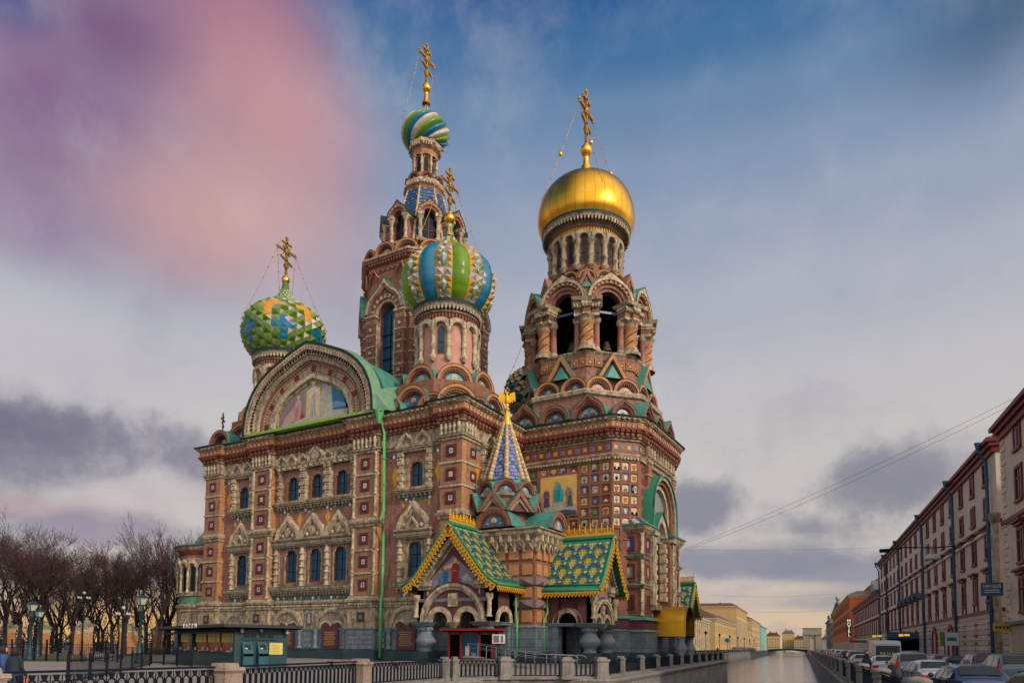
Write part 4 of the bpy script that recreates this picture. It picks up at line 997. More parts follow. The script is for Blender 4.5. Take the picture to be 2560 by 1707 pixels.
for k in range(8):
    b.M=polar(0,0,2.02,45*k)
    for i in range(4): b.box(-.62+.36*i,-.46+.36*i,-.22,0,69.55,70.0,'stone_light')
    b.M=I4
cp('lantern',b)
put_dome('onion_dome',twist_dome(2.95,70.5,('blue','white','lime'),turns=.5,n2=15),0,0,79.3,.62,.36,77.3,5.6,3.2,74.)
# walkway railing at the foot of the central tower
b=MB(); P=octa(9.6)
for i in range(8):
    a,c_=Vector((*P[i],34.2)),Vector((*P[(i+1)%8],34.2))
    for h in (.55,1.1): b.tube([a+Vector((0,0,h)),c_+Vector((0,0,h))],.03,'iron',4)
    for k in range(6): p=a.lerp(c_,k/6); b.tube([p,p+Vector((0,0,1.1))],.03,'iron',4)
cp('walkway_railing',b)
def nudge(a,b_,m_):
    for o in list(COL.objects)[a:b_]:
        if o.parent is church: o.matrix_basis=Matrix.Translation((-.87*m_,-.49*m_,0))@o.matrix_basis
TOP2=len(COL.objects); nudge(TOP0,TOP1,.15); nudge(TOP1,TOP2,.55)
# ---------------------------------------------------------------- bell tower
BX,BY=24.,0.
hs,ch=8.5,2.1
def csq(h,c,cx=0,cy=0): return [(cx+h,cy-h+c),(cx+h,cy+h-c),(cx+h-c,cy+h),(cx-h+c,cy+h),(cx-h,cy+h-c),(cx-h,cy-h+c),(cx-h+c,cy-h),(cx+h-c,cy-h)]
b=MB(); b.sweep(csq(hs,2.1),[(0,3.3),(0,20.9),(.15,21.0),(.28,21.25),(.1,21.4),(.05,21.45),(.05,22.6),(.12,22.65)],['brick_brown','stone','stone','stone','brick_dark','brick','stone'],closed=True)
b.sweep(csq(hs,2.1),[(.7,0),(.7,1.0),(.55,1.05),(.55,3.1),(.65,3.15),(.4,3.3),(.4,4.3),(.7,4.4),(.7,4.6),(0,4.75)],['granite_teal','granite_teal','granite_blue','granite_blue','granite_plain','brick_purple','copper','copper','copper'],closed=True)
cp('bell_tower_wall',b,F(BX,BY))
CB=[(o_,z-.0) for o_,z in CORN if z>=22.9]
def tower_cornice(path):
    c=MB(); pr=[(0,22.6),(.3,22.7)]+[(o_,z) for o_,z in CORN if z>=22.9]; mm=['stone','stone']+[m for (o_,z),m in zip(CORN,corn_m('stone')) if z>=22.9]
    c.sweep(path,pr,mm[:len(pr)-1],closed=True); c.zprism(csq(hs-.2,2.1),25.1,25.3,'dark_green'); return c
cp('cornice',tower_cornice(csq(hs,2.1)),F(BX,BY)); cq=csq(hs,2.1); cp('corbel_table',corbels([cq[5],cq[6],cq[7],cq[0],cq[1],cq[2]],step=.58),F(BX,BY))
mat('red_glaze',(.24,.035,.03),(.17,.025,.022),.5,scale=3,stain=.3); mat('olive',(.26,.28,.07),(.20,.22,.05),.5,scale=3)
# coloured square frieze
b=MB(); cnt=[0]
def f(MM,w_):
    b.M=MM; b.box(-w_/2,w_/2,-.09,-.02,21.6,22.45,'red_glaze'); b.box(-.22,.22,-.13,-.02,21.78,22.24,('robe_blue','olive')[cnt[0]%2]); b.box(-.08,.08,-.15,-.12,21.92,22.10,('blue_grey','yellow')[cnt[0]%2]); cnt[0]+=1
along([cq[5],cq[6],cq[7],cq[0],cq[1]],.84,f); b.M=I4; cp('glazed_frieze',b,F(BX,BY))
d=MB()
def f(MM,w_): d.M=MM; d.box(-w_*.28,w_*.28,-.34,-.1,20.75,20.95,'stone_light')
along([cq[5],cq[6],cq[7],cq[0],cq[1]],.36,f); d.M=I4; d.sweep([cq[5],cq[6],cq[7],cq[0],cq[1]],[(.1,20.86),(.27,20.86),(.27,20.9)],'stone'); cp('dentil_course',d,F(BX,BY))
# coat-of-arms panels: square cells in brick ribs
def arms(k):
    rn=random.Random(40+k); bgs=('blue_deep','mosaic_gold','mosaic_gold','white','red','blue_grey','mosaic_gold','brick_dark','white','lime_dark'); bgc=bgs[k%10]; fg=[c for c in ('white','red','mosaic_gold','blue_deep','black','brick','robe_teal') if c!=bgc]
    p=MB(); p.box(-.33,.33,-.02,.05,-.36,.36,bgc)
    if k%3==0: p.box(-.33,.33,-.03,-.02,-.36,-.36+.12+.2*rn.random(),rn.choice(fg))
    if k%4==1: p.box(-.33,0,-.03,-.02,-.36,.36,rn.choice(fg))
    for q in range(2):
        c=rn.choice(fg); n=6; a=[.07+.18*rn.random() for _ in range(n+1)]; zo=.08-.16*q
        pts=[(a[i]*math.sin(math.pi*i/n)*1.1,zo-a[i]*1.1*math.cos(math.pi*i/n)) for i in range(n+1)]; pts+=[(-x,z) for x,z in reversed(pts[1:-1])]; p.prism(pts,-.05-.012*q,-.02,c)
    return p
AM=[arms(k).mesh('arms_panel') for k in range(20)]
ribs=MB(); rnd=random.Random(3)
rowz=[20.05-1.155*i for i in range(7)]
colx=[21.36-1.2*k for k in range(5,0,-1)]+[21.36,22.56,23.76,24.95,26.13,27.37,28.58,29.75]
for z in rowz+[rowz[-1]-1.155]: ribs.box(BX-hs+ch-.0,30.5,-.12,0,z+.47,z+.69,'brick_brown')
for x in [c-.6 for c in colx]+[30.4]: ribs.box(x-.11,x+.11,-.125,0,11.5,20.9,'brick_brown')
cp('brick_grille',ribs,F(0,-hs))
for i,x in enumerate(colx):
    for j,z in enumerate(rowz):
        if 22.2<x<26.9 and 15.<z<19.9: continue
        if x<20.2 and z<19: continue
        cp('arms_panel',AM[rnd.randrange(20)],F(x,-hs-.01,0,z))
cw=ch*math.sqrt(2); ribs=MB(); Mx=Matrix.Translation((BX+hs-ch/2,-hs+ch/2,0))@Matrix.Rotation(R_(45),4,'Z')
for z in rowz+[rowz[-1]-1.155]: ribs.box(-cw/2,cw/2,-.12,0,z+.47,z+.69,'brick_brown')
for x in (-cw/2+.06,-.49,.49,cw/2-.06): ribs.box(x-.12,x+.12,-.125,0,11.5,20.9,'brick_brown')
cp('brick_grille',ribs,Mx)
for x in (-.98,0,.98):
    for z in rowz[:6]: cp('arms_panel',AM[rnd.choice((1,2,6,11,12,16,3,18,0))],Mx@Matrix.Translation((x,-.01,z)))
# west side narrow columns of dark panels
ribs=MB()
for z in rowz: 
    for y in (-5.2,-4.6): ribs.box(y-.2,y+.2,-.04,0.02,z-.35,z+.35,'brick_dark')
cp('brick_grille',ribs,F(BX+hs,0,90))
# gold mosaic picture on the north face
b=MB(); b.box(-2.35,2.35,-.14,0,-2.35,2.3,'brick_brown'); b.box(-2.12,2.12,-.18,-.1,-2.1,2.05,'mosaic_gold'); mo=cp('wall_mosaic',b,F(24.4,-hs,0,17.55))
q=MB(); q.prism([(-2.1,-2.1),(2.1,-2.1),(2.1,-1.2),(1.5,-1.0),(.6,-.7),(-.3,-.75),(-1.,-1.15),(-2.1,-1.25)],-.20,-.18,'rock'); q.prism([(-2.1,-2.1),(2.1,-2.1),(2.1,-1.8),(.8,-1.6),(-.5,-1.85),(-2.1,-1.6)],-.215,-.18,'blue_grey')
fig(q,-1.35,-1.2,2.05,'robe_purple',y=-.22); fig(q,1.4,-1.3,2.3,'robe_grey',y=-.22,lean=-.1); q.box(-.55,.65,-.22,-.18,-.75,.6,'robe_teal'); fig(q,.05,-.5,2.1,'robe_teal',y=-.24)
put('figure_picture',q,mo)
# piers with panels at the west corners, their small tiled roofs
def pier(wd,dp):
    """origin on ground at the pier's centre; levels with cornices"""
    b=MB(); h=wd/2; g=dp/2
    b.frus(0,0,0,1.0,h+.6,h+.6,'granite_teal',g+.6,g+.6); b.frus(0,0,1.0,3.1,h+.45,h+.45,'granite_blue',g+.45,g+.45); b.frus(0,0,3.1,3.3,h+.55,h+.4,'granite_plain',g+.55,g+.4); b.frus(0,0,3.3,4.25,h+.35,h+.35,'brick_purple',g+.35,g+.35)
    b.frus(0,0,4.25,4.6,h+.6,h+.3,'copper',g+.6,g+.3)
    b.frus(0,0,4.5,13.4,h,h,'brick_brown',g,g)
    for z in (7.6,10.6): b.frus(0,0,z-.1,z+.2,h+.15,h+.35,'stone',g+.15,g+.35); b.frus(0,0,z+.2,z+.34,h+.4,h+.05,'copper',g+.4,g+.05)
    b.frus(0,0,13.1,13.5,h+.1,h+.4,'stone',g+.1,g+.4); b.frus(0,0,13.5,13.9,h+.45,h+.6,'stone',g+.45,g+.6); b.frus(0,0,13.9,14.05,h+.7,h+.7,'copper',g+.7,g+.7)
    R0=h+.6
    for j in range(6):
        a0,a1=1-j/6,1-(j+1)/6; z0,z1=14.05+1.5*j/6,14.05+1.5*(j+1)/6
        for f_ in range(4):
            n=max(1,7-j); 
            for i in range(n):
                u0_,u1_=-1+2*i/n,-1+2*(i+1)/n; q=[(u0_*R0*a0,-R0*a0,z0),(u1_*R0*a0,-R0*a0,z0),(u1_*R0*a1,-R0*a1,z1),(u0_*R0*a1,-R0*a1,z1)]
                m_=Matrix.Rotation(R_(90*f_),4,'Z'); b.M=m_; b.add(q,[(0,1,2,3)],('blue_grey','white')[(i+j)%2]); b.M=I4
    for sx in (-1,1):
        for z0,z1 in ((4.7,7.4),(7.95,10.4),(11.,13.1)): b.lathe([(.2,z0),(.2,z0+.2),(.12,z0+.3),(.12,(z0+z1)/2),(.18,(z0+z1)/2+.1),(.12,(z0+z1)/2+.2),(.12,z1-.3),(.2,z1-.1),(.2,z1)],sx*(h-.05),-g-.02,6,'stone_light')
    for sy in (-1,1):
        for z0,z1 in ((4.7,7.4),(7.95,10.4),(11.,13.1)): b.lathe([(.18,z0),(.12,z0+.3),(.12,z1-.3),(.18,z1)],h+.03,sy*(g-.1),6,'stone_light')
    return b
for px,py in ((31.6,-5.7),(31.7,4.)):
    cp('corner_pier',pier(3.1,3.0),F(px,py))
    for z,m_ in ((12.05,'blue_deep'),(9.2,'robe_grey'),(6.05,'brick_purple')):
        q=MB()
        for a,y0,mm in ((.98,-.1,'brick_brown'),(.78,-.16,'maroon')):
            t=.18; q.box(-a,a,y0,0,a-t,a,mm); q.box(-a,a,y0,0,-a,-a+t,mm); q.box(-a,-a+t,y0,0,-a+t,a-t,mm); q.box(a-t,a,y0,0,-a+t,a-t,mm)
        q.box(-.58,.58,-.07,0,-.58,.58,m_); q.prism([(-.22,-.3),(.22,-.3),(.26,.1),(.12,.38),(-.12,.38),(-.26,.1)],-.1,-.07,'white' if m_!='brick_purple' else 'maroon')
        me=q.mesh('framed_panel'); cp('framed_panel',me,F(px,py-1.5,0,z)); cp('framed_panel',me,F(px+1.55,py,90,z)@Matrix.Diagonal((.6,1,1,1)))
# great west arch with its green hood
b=MB(); Mx=F(BX+hs,-.9,90); zs=16.0
for o_,i_,y,m_ in ((4.15,3.7,-1.1,'stone'),(3.7,3.3,-.8,'brick_brown'),(3.3,2.8,-.5,'stone_light')): b.band([(-i_,5.9)]+arc(i_,16,cz=zs)+[(i_,5.9)],[(-o_,5.9)]+arc(o_,16,cz=zs)+[(o_,5.9)],y,0,m_)
P=[(-4.25,13.4)]+arc(4.25,16,cz=zs)+[(4.25,13.4)]; n=len(P); b.add([(x,-1.3,z) for x,z in P]+[(x,.6,z) for x,z in P],[(i,i+1,n+i+1,n+i) for i in range(n-1)],'green_paint',True)
P2=[(-4.1,13.4)]+arc(4.1,16,cz=zs)+[(4.1,13.4)]; b.band(P2,P,-1.3,-1.1,'copper')
b.prism([(-2.8,13)]+arc(2.8,16,cz=zs)+[(2.8,13)],-.1,0,'mosaic_grey')
b.band(arc(1.35,12,.2,cz=13.6),arc(2.0,12,.3,cz=13.6),-.75,0,'stone_light'); P=arc(2.1,12,.3,cz=13.6); n=len(P); b.add([(x,-.95,z) for x,z in P]+[(x,0,z) for x,z in P],[(i,i+1,n+i+1,n+i) for i in range(n-1)],'green_paint',True)
b.box(-1.35,1.35,-.05,0,6.5,13.2,'brick_dark'); b.box(-1.0,1.0,-.1,-.05,6.8,13.0,'glass_dark')
for sx in (-1,1):
    blocks(b,sx*1.75,-.5,6.6,13.,12,.26,'stone_light'); b.box(sx*2.6-.25,sx*2.6+.25,-.9,0,5.8,13.3,'brick_brown'); col_turned(b,sx*3.2,-1.,5.8,13.3,5,.2)
    b.box(sx*3.3-.9,sx*3.3+.9,-1.3,0,13.2,13.6,'stone'); b.box(sx*2.9-.9,sx*2.9+.9,-1.3,0,5.4,5.9,'stone')
cp('great_arch',b,Mx)
# projecting cornice block over the west front
wp=[(-4.6,0),(-4.6,-.22),(5.2,-.22),(5.2,0)]
c=MB(); pr=[(0,21.2),(.25,21.3),(.1,21.6),(.05,22.8),(.3,22.9)]+[(o_,z) for o_,z in CORN if z>=23]; mm=['stone','stone_dark','brick_brown','stone','stone']+[m for (o_,z),m in zip(CORN,corn_m('stone')) if z>=23]
c.sweep(wp,pr,mm[:len(pr)-1]); c.add([(-4.6,-.22,21.2),(5.2,-.22,21.2),(5.2,0,21.2),(-4.6,0,21.2)],[(0,1,2,3)],'brick_brown'); c.zprism([(-4.6,-.2),(5.2,-.2),(5.2,.2),(-4.6,.2)],25.0,25.2,'dark_green')
for k in range(10): col_turned(c,-4.2+.98*k,-.38,21.65,22.8,1,.2,'stone')
for x in (-4.0,4.6):
    for k in range(3): c.box(x-.42-.06*k,x+.42+.06*k,-.35-.06*k,0,17.0+1.4*k,18.2+1.4*k,'brick_brown'); c.box(x-.55-.06*k,x+.55+.06*k,-.45-.06*k,0,18.2+1.4*k,18.4+1.4*k,'stone')
cp('west_cornice',c,F(BX+hs,0,90)); cp('corbel_table',corbels(wp),F(BX+hs,0,90))
# tier of gables over the cornice
NT=[(17.2,-8.2,0,1.5,0),(20.6,-8.2,0,1.95,.32),(24.6,-8.25,0,1.75,0),(28.55,-8.1,8,1.95,.32),(31.1,-6.7,50,1.6,.0),(32.3,-3.3,90,1.75,.3),(32.3,0,90,1.6,0),(32.3,3.3,90,1.75,.3),(31,6.7,130,1.6,0)]
NT=[(15.4,-7.9,0,1.2,0,0),(17.3,-8.2,0,1.5,0,0),(20.6,-8.2,0,1.95,.32,1),(24.9,-8.2,0,1.75,0,0),(29.0,-8.0,10,1.95,.32,1),(31.4,-6.3,45,1.25,.2,0),(32.2,-3.6,90,1.7,.3,0),(32.2,-.2,90,1.7,0,0),(32.2,3.3,90,1.7,.3,0),(31,6.7,130,1.6,0,0)]
NT=[(16.2,-8.2,0,1.6,0,0),(20.1,-8.2,0,1.95,.32,1),(23.9,-8.25,0,1.75,0,0),(27.75,-8.1,0,1.95,.32,1),(31.0,-7.0,45,1.35,.2,0),(32.4,-3.9,90,1.7,.3,0),(32.4,-.2,90,1.7,0,0),(32.4,3.5,90,1.7,.3,0),(31,6.9,130,1.6,0,0)]
for x,y,a,R,kl,two in NT: put_kok(F(x,y,a,25.55),R,kl,d=.55,rd=1.6,m1='brick_brown',m2='brick_brown',pic='robe_teal' if two else 'blue',who='robe_purple',two=bool(two),kk=x)
b=MB(); b.sweep(octa(R8(7.7)),[(0,25.2),(0,28.3),(.3,28.4),(.35,28.8),(.2,28.95),(-.8,29.1)],['brick','stone','stone','stone_light','copper'],closed=True); cp('bell_tower_tier',b,F(BX,BY))
b=MB(); b.sweep(octa(R8(6.7)),[(0,28.9),(0,30.9),(-.2,31.0),(-.2,32.7),(-.05,32.75),(0,33.3),(.2,33.5),(.2,33.65),(-3,33.7)],['brick','brick','brick','brick','brick','stone','stone','stone'],closed=True)
cp('bell_tower_tier',b,F(BX,BY))
for k in (-3,-2,-1,0,1,2,3):
    a=45*k
    for sx in (-1,1): put_kok(polar(BX,BY,7.0,a,29.0)@Matrix.Translation((sx*1.62,0,0)),1.55,0,d=.55,rd=1.2,pic='blue' if k<1 else 'robe_pink',who='robe_purple',m1='brick_orange')
    t=MB(); t.prism([(-1.75,30.5),(0,33.35),(1.75,30.5),(1.35,30.5),(0,32.7),(-1.35,30.5)],-.75,0,'brick_orange'); t.add([(0,-.6,32.0),(-.8,-.9,30.5),(.8,-.9,30.5),(0,.3,32.7),(-1.3,-.2,30.5),(1.3,-.2,30.5)],[(0,1,2),(0,1,4,3),(0,3,5,2)],'copper')
    t.add([(-1.8,-.75,30.5),(0,-.75,33.4),(1.8,-.75,30.5),(-1.8,.3,30.5),(0,.3,33.4),(1.8,.3,30.5)],[(0,1,4,3),(1,2,5,4)],'copper'); cp('triangular_gable',t,polar(BX,BY,6.75,a))
    for x in (-2.35,-1.35,0.,1.35,2.35):
        if 1:
            t=MB(); t.box(x-.42,x+.42,-.06,0,31.95,32.75,'brick_orange'); t.box(x-.3,x+.3,-.09,-.05,32.05,32.65,'brick_brown'); t.box(x-.08,x+.08,-.12,-.08,32.27,32.43,'mosaic_gold')
            cp('parapet_panel',t,polar(BX,BY,6.62,a))
# belfry columns at the octagon's corners, arches on its faces
CR=6.75
def bell_col():
    b=MB(); b.lathe([(1.15,33.6),(1.15,33.95),(.85,34.15),(.95,34.35),(.78,34.5),(.74,35.2),(.86,35.35),(.74,35.5),(.74,36.7),(.9,36.85),(.78,37.0),(.9,37.3),(1.1,37.5)],0,0,16,['stone','stone','stone','stone','brick_orange','brick_orange','brick_orange','brick_orange','brick_orange','brick_tan','stone','stone'])
    for i in range(4):   # twisted bands
        b.tube([(.76*math.cos(R_(90*i+22*k)),.76*math.sin(R_(90*i+22*k)),34.6+.21*k) for k in range(10)],.06,'brick_dark',4)
    for s_ in (-1,1): b.lathe([(.5,33.7),(.5,34.0),(.36,34.2),(.34,37.0),(.5,37.2),(.5,37.5)],s_*1.05,.45,10,['stone','stone_light','brick','stone_light','stone'])
    for s_ in (-1,0,1): b.box(s_*.95-.44,s_*.95+.44,-.95+abs(s_)*.35,.6,37.45,37.75,'stone_light'); b.box(s_*.95-.42,s_*.95+.42,-.9+abs(s_)*.35,.6,37.75,38.3,'brick_brown'); b.box(s_*.95-.48,s_*.95+.48,-1.0+abs(s_)*.35,.6,38.3,38.6,'stone'); b.box(s_*.95-.55,s_*.95+.55,-1.12+abs(s_)*.35,.6,38.6,38.95,'stone_light')
    for i in range(9): b.box(-1.4+.33*i,-1.24+.33*i,-1.2 if 2<i<6 else -.9,0,38.32,38.55,'stone_light')
    b.frus(0,-.1,38.95,39.3,1.55,1.7,'stone',1.1,1.25); return b.mesh('belfry_column')
bc=bell_col()
for k in range(8): cp('belfry_column',bc,polar(BX,BY,CR,22.5+45*k))
fw_=2*CR*math.sin(R_(22.5)); apb=CR*math.cos(R_(22.5))
def bell_arch():
    b=MB(); z0=39.3
    b.band(arc(2.45,18,.0,cz=z0),arc(2.75,18,.20,cz=z0),-.95,.2,'stone_light'); b.band(arc(2.1,18,cz=z0),arc(2.45,18,cz=z0),-.75,.2,'brick_brown'); b.band(arc(1.75,18,cz=z0),arc(2.1,18,cz=z0),-.5,.2,'brick'); b.band(arc(1.42,18,cz=z0),arc(1.75,18,cz=z0),-.25,.6,'brick')
    for i in range(13):
        a=R_(180*(i+.5)/13); b.M=Matrix.Translation((2.27*math.cos(a),0,z0+2.27*math.sin(a)))@Matrix.Rotation(-(a-math.pi/2),4,'Y'); b.box(-.13,.13,-.85,-.7,-.13,.13,'brick_orange' if i%2 else 'stone_light'); b.M=I4
    P=arc(2.8,18,.22,cz=z0); n=len(P); b.add([(x,-1.0,z) for x,z in P]+[(x*.8,1.8,z*1.0) for x,z in P],[(i,i+1,n+i+1,n+i) for i in range(n-1)],'copper',True)
    b.band([(-1.42,z0)]+arc(1.42,18,cz=z0)[1:-1]+[(1.42,z0)],[(-2.7,z0)]+[(max(-2.7,min(2.7,x*2)),z0+2.9) for x,z in arc(1.4,18)[1:-1]]+[(2.7,z0)],.0,.5,'brick_brown'); return b.mesh('belfry_arch')
ba=bell_arch()
for k in range(8): cp('belfry_arch',ba,polar(BX,BY,apb-.1,45*k))
b=MB(); b.lathe([(4.1,33.6),(4.1,41.8)],0,0,8,'black',False,rot=22.5); cp('belfry_dark_fill',b,F(BX,BY))  # black core added for the shaded interior, hides the sky beyond the arches
for k in (-1,0,1,2):
    t=MB(); t.box(-1.6,1.6,.1,.35,38.35,38.6,'blue_grey'); t.lathe([(.05,35.7),(.3,35.6),(.4,35.2),(.5,34.8),(.65,34.5),(.6,34.45)],.3,1.2,12,'iron_brown'); t.lathe([(.04,38.3),(.04,35.7)],.3,1.2,5,'black'); cp('church_bell',t,polar(BX,BY,apb-.1,45*k))
b=MB(); b.lathe([(6.3,41.4),(5.7,42.2),(5.85,42.4),(5.85,42.75),(5.0,43.0),(4.2,44.6)],0,0,8,['brick_brown','brick_dark','dark_green','dark_green','brick_brown'],False,rot=22.5); cp('bell_tower_tier',b,F(BX,BY))
for k in range(8):
    t=MB(); t.prism([(-.95,41.2),(0,43.3),(.95,41.2),(.6,41.2),(0,42.5),(-.6,41.2)],-.7,.3,'brick'); t.add([(0,-.4,42.2),(-.6,-.7,41.),(.6,-.7,41.)],[(0,1,2)],'copper'); cp('triangular_gable',t,polar(BX,BY,6.1,22.5+45*k))
for k in range(16): put_kok(polar(BX,BY,4.75,22.5*k,42.9),1.0,0,d=.45,rd=.9,pic=('robe_pink','copper')[k%2],who=('brick_orange','green_paint')[k%2],green='brick')
TOP3=len(COL.objects)
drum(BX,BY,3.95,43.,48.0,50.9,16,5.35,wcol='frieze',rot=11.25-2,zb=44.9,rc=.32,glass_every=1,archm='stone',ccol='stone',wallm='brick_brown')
GD=[(.92,0),(.985,.14),(1.0,.29),(.985,.46),(.93,.66),(.82,.86),(.66,1.02),(.46,1.13),(.28,1.21),(.15,1.31),(.10,1.50)]
def gold_dome(R,z0):
    P=dome_pts(R,z0,GD); b=MB(); b.lathe(P,0,0,64,'gold_leaf'); return b
m_=mat('gold_leaf',(.78,.45,.05),(.66,.35,.035),.27,metal=1.,scale=.35)
t=m_.node_tree; bs=t.nodes['Principled BSDF']; g_=t.nodes.new('ShaderNodeTexCoord'); sp=t.nodes.new('ShaderNodeSeparateXYZ'); t.links.new(g_.outputs['Object'],sp.inputs[0])
at=t.nodes.new('ShaderNodeMath'); at.operation='ARCTAN2'; t.links.new(sp.outputs[1],at.inputs[0]); t.links.new(sp.outputs[0],at.inputs[1]); cb=t.nodes.new('ShaderNodeCombineXYZ'); t.links.new(at.outputs[0],cb.inputs[0]); t.links.new(sp.outputs[2],cb.inputs[1])
bt=t.nodes.new('ShaderNodeTexBrick'); t.links.new(cb.outputs[0],bt.inputs[0]); bt.offset=0; bt.inputs['Scale'].default_value=1; bt.inputs['Brick Width'].default_value=math.pi/16; bt.inputs['Row Height'].default_value=1.25; bt.inputs['Mortar Size'].default_value=.012; bt.inputs['Mortar Smooth'].default_value=.8
bt.inputs['Color1'].default_value=(1,1,1,1); bt.inputs['Color2'].default_value=(.86,.84,.8,1); bt.inputs['Mortar'].default_value=(.6,.52,.42,1)
mm=t.nodes.new('ShaderNodeMix'); mm.data_type='RGBA'; mm.blend_type='MULTIPLY'; mm.inputs[0].default_value=1; src=bs.inputs['Base Color'].links[0].from_socket; t.links.new(src,mm.inputs[6]); t.links.new(bt.outputs[0],mm.inputs[7]); t.links.new(mm.outputs[2],bs.inputs['Base Color'])
put_dome('gilded_dome',gold_dome(5.82,50.8),BX,BY,61.6,.72,.45,59.2,6.6,5.6,54.,big=True)
nudge(TOP3,len(COL.objects),.25)
# ================================================================== THE NORTH-WEST PORCH
porch=empty('porch','gabled entrance porch with green tiled roofs and small striped spire against the church','porch',(22.4,-15.8,0))
pinv=Matrix.Translation((-22.4,15.8,0))
def pp(name,mb,Mx=None,parent=None):
    o=put(name,mb,parent or porch); 
    if parent is None: o.matrix_local=pinv@(Mx if Mx is not None else I4)
    elif Mx is not None: o.matrix_local=Mx
    return o
# central block
mat('granite_purple',(.20,.145,.16),(.14,.10,.115),.75,scale=1.6,stain=.3,bump=.3)
PX0,PX1,PY0,PY1=18.2,26.7,-18.3,-13.2
blk=[(PX0,PY0),(PX1,PY0),(PX1,PY1)]
pr=[(.6,0),(.6,1.0),(.35,1.1),(.35,3.2),(.45,3.25),(.2,3.45),(.1,3.5),(.1,5.0),(.3,5.05),(.3,5.75),(.1,5.8),(.1,7.1),(.3,7.15),(.3,7.85),(.1,7.9),(.1,9.3),(0,9.35),(0,10.5),(.15,10.6),(.25,11.5),(.7,11.9),(.7,12.2),(.9,12.3),(.9,12.42),(-1.5,12.6)]
def pcol(z):
    return 'granite_teal' if z<1 else 'granite_blue' if z<3.1 else 'granite_plain' if z<3.4 else 'granite_purple' if (5<=z<5.75 or 7.1<z<7.85) else 'stone' if 10.5<=z<12.35 else 'dark_green' if z>12.35 else 'brick_brown'
b=MB(); b.sweep(blk,pr,[pcol(z) for o_,z in pr[:-1]]); pp('block_wall',b)
# orange inset blocks, pyramids on the belts
b=MB()
def deco(L):
    for z0,h,kind in ((3.75,1.05,0),(6.0,.95,0),(8.1,1.0,0),(9.55,.9,0),(5.05,.7,1),(7.15,.7,1)):
        n=round(L/1.35)
        for k in range(n):
            x=L*(k+.5)/n; w_=L/n
            if kind==0: b.box(x-w_*.36,x+w_*.36,-.2,0,z0,z0+h,'orange_block')
            else: b.add([(x-w_/2,-.3,z0),(x+w_/2,-.3,z0),(x+w_/2,-.3,z0+h),(x-w_/2,-.3,z0+h),(x,-.62,z0+h/2)],[(0,1,4),(1,2,4),(2,3,4),(3,0,4)],'granite_purple')
    n=round(L/.95)
    for k in range(n):   # zigzag arcade of the cornice
        x=L*(k+.5)/n; w_=L/n
        b.tube([(x-w_/2,-.32,10.35),(x,-.4,11.15),(x+w_/2,-.32,10.35)],.1,'stone_light',4); b.box(x-.13,x+.13,-.62,-.1,11.2,11.85,'stone_light'); b.box(x-w_/2-.06,x-w_/2+.12,-.5,-.1,10.2,11.2,'stone')
        b.prism([(x-.25,10.4),(x+.25,10.4),(x,10.85)],-.25,0,'brick')
mat('orange_block',(.42,.22,.11),(.36,.17,.07),.7,scale=4,stain=.25,bump=.3)
b.M=F(PX0,PY0); deco(PX1-PX0); b.M=F(PX1,PY0,90); deco(PY1-PY0); b.M=I4; pp('inset_blocks',b)
# ---- tiled gable roofs: local frame, ridge along +y (inwards), front edge at y=0, x across
HP=[(0,12.0),(1.2,10.55),(2.4,9.1),(3.5,7.75),(4.1,7.2),(4.95,6.72)]   # half profile (x,z), bell-cast at the eaves
def tile_col(i,j):
    x=i+(.5 if j%2 else 0)
    for m_ in (j//4,j//4+1):
        dj=j-4*m_; dx=(x-3*(m_%2)+3)%6-3
        if dj==0 and abs(dx)<.1: return 'white'
        if (dj==0 and abs(abs(dx)-1)<.1) or (abs(dj)==1 and abs(abs(dx)-.5)<.1): return 'yellow'
    dx=(x-3*((j//4)%2))%6
    if j%4==0 and abs(dx-3)<.1: return 'white'
    if j%4==2 and abs(dx)<.1: return 'white'
    if j%4==2 and abs(dx-1.5)%3<.6: return 'tile_blue'
    return 'tile_blue' if (j%4 in (1,3) and abs(dx-3)<1.1) else 'tile_green'
mat('tile_green',(.05,.20,.09),(.035,.15,.07),.25,scale=6); mat('tile_blue',(.03,.08,.30),(.02,.05,.22),.25,scale=6)
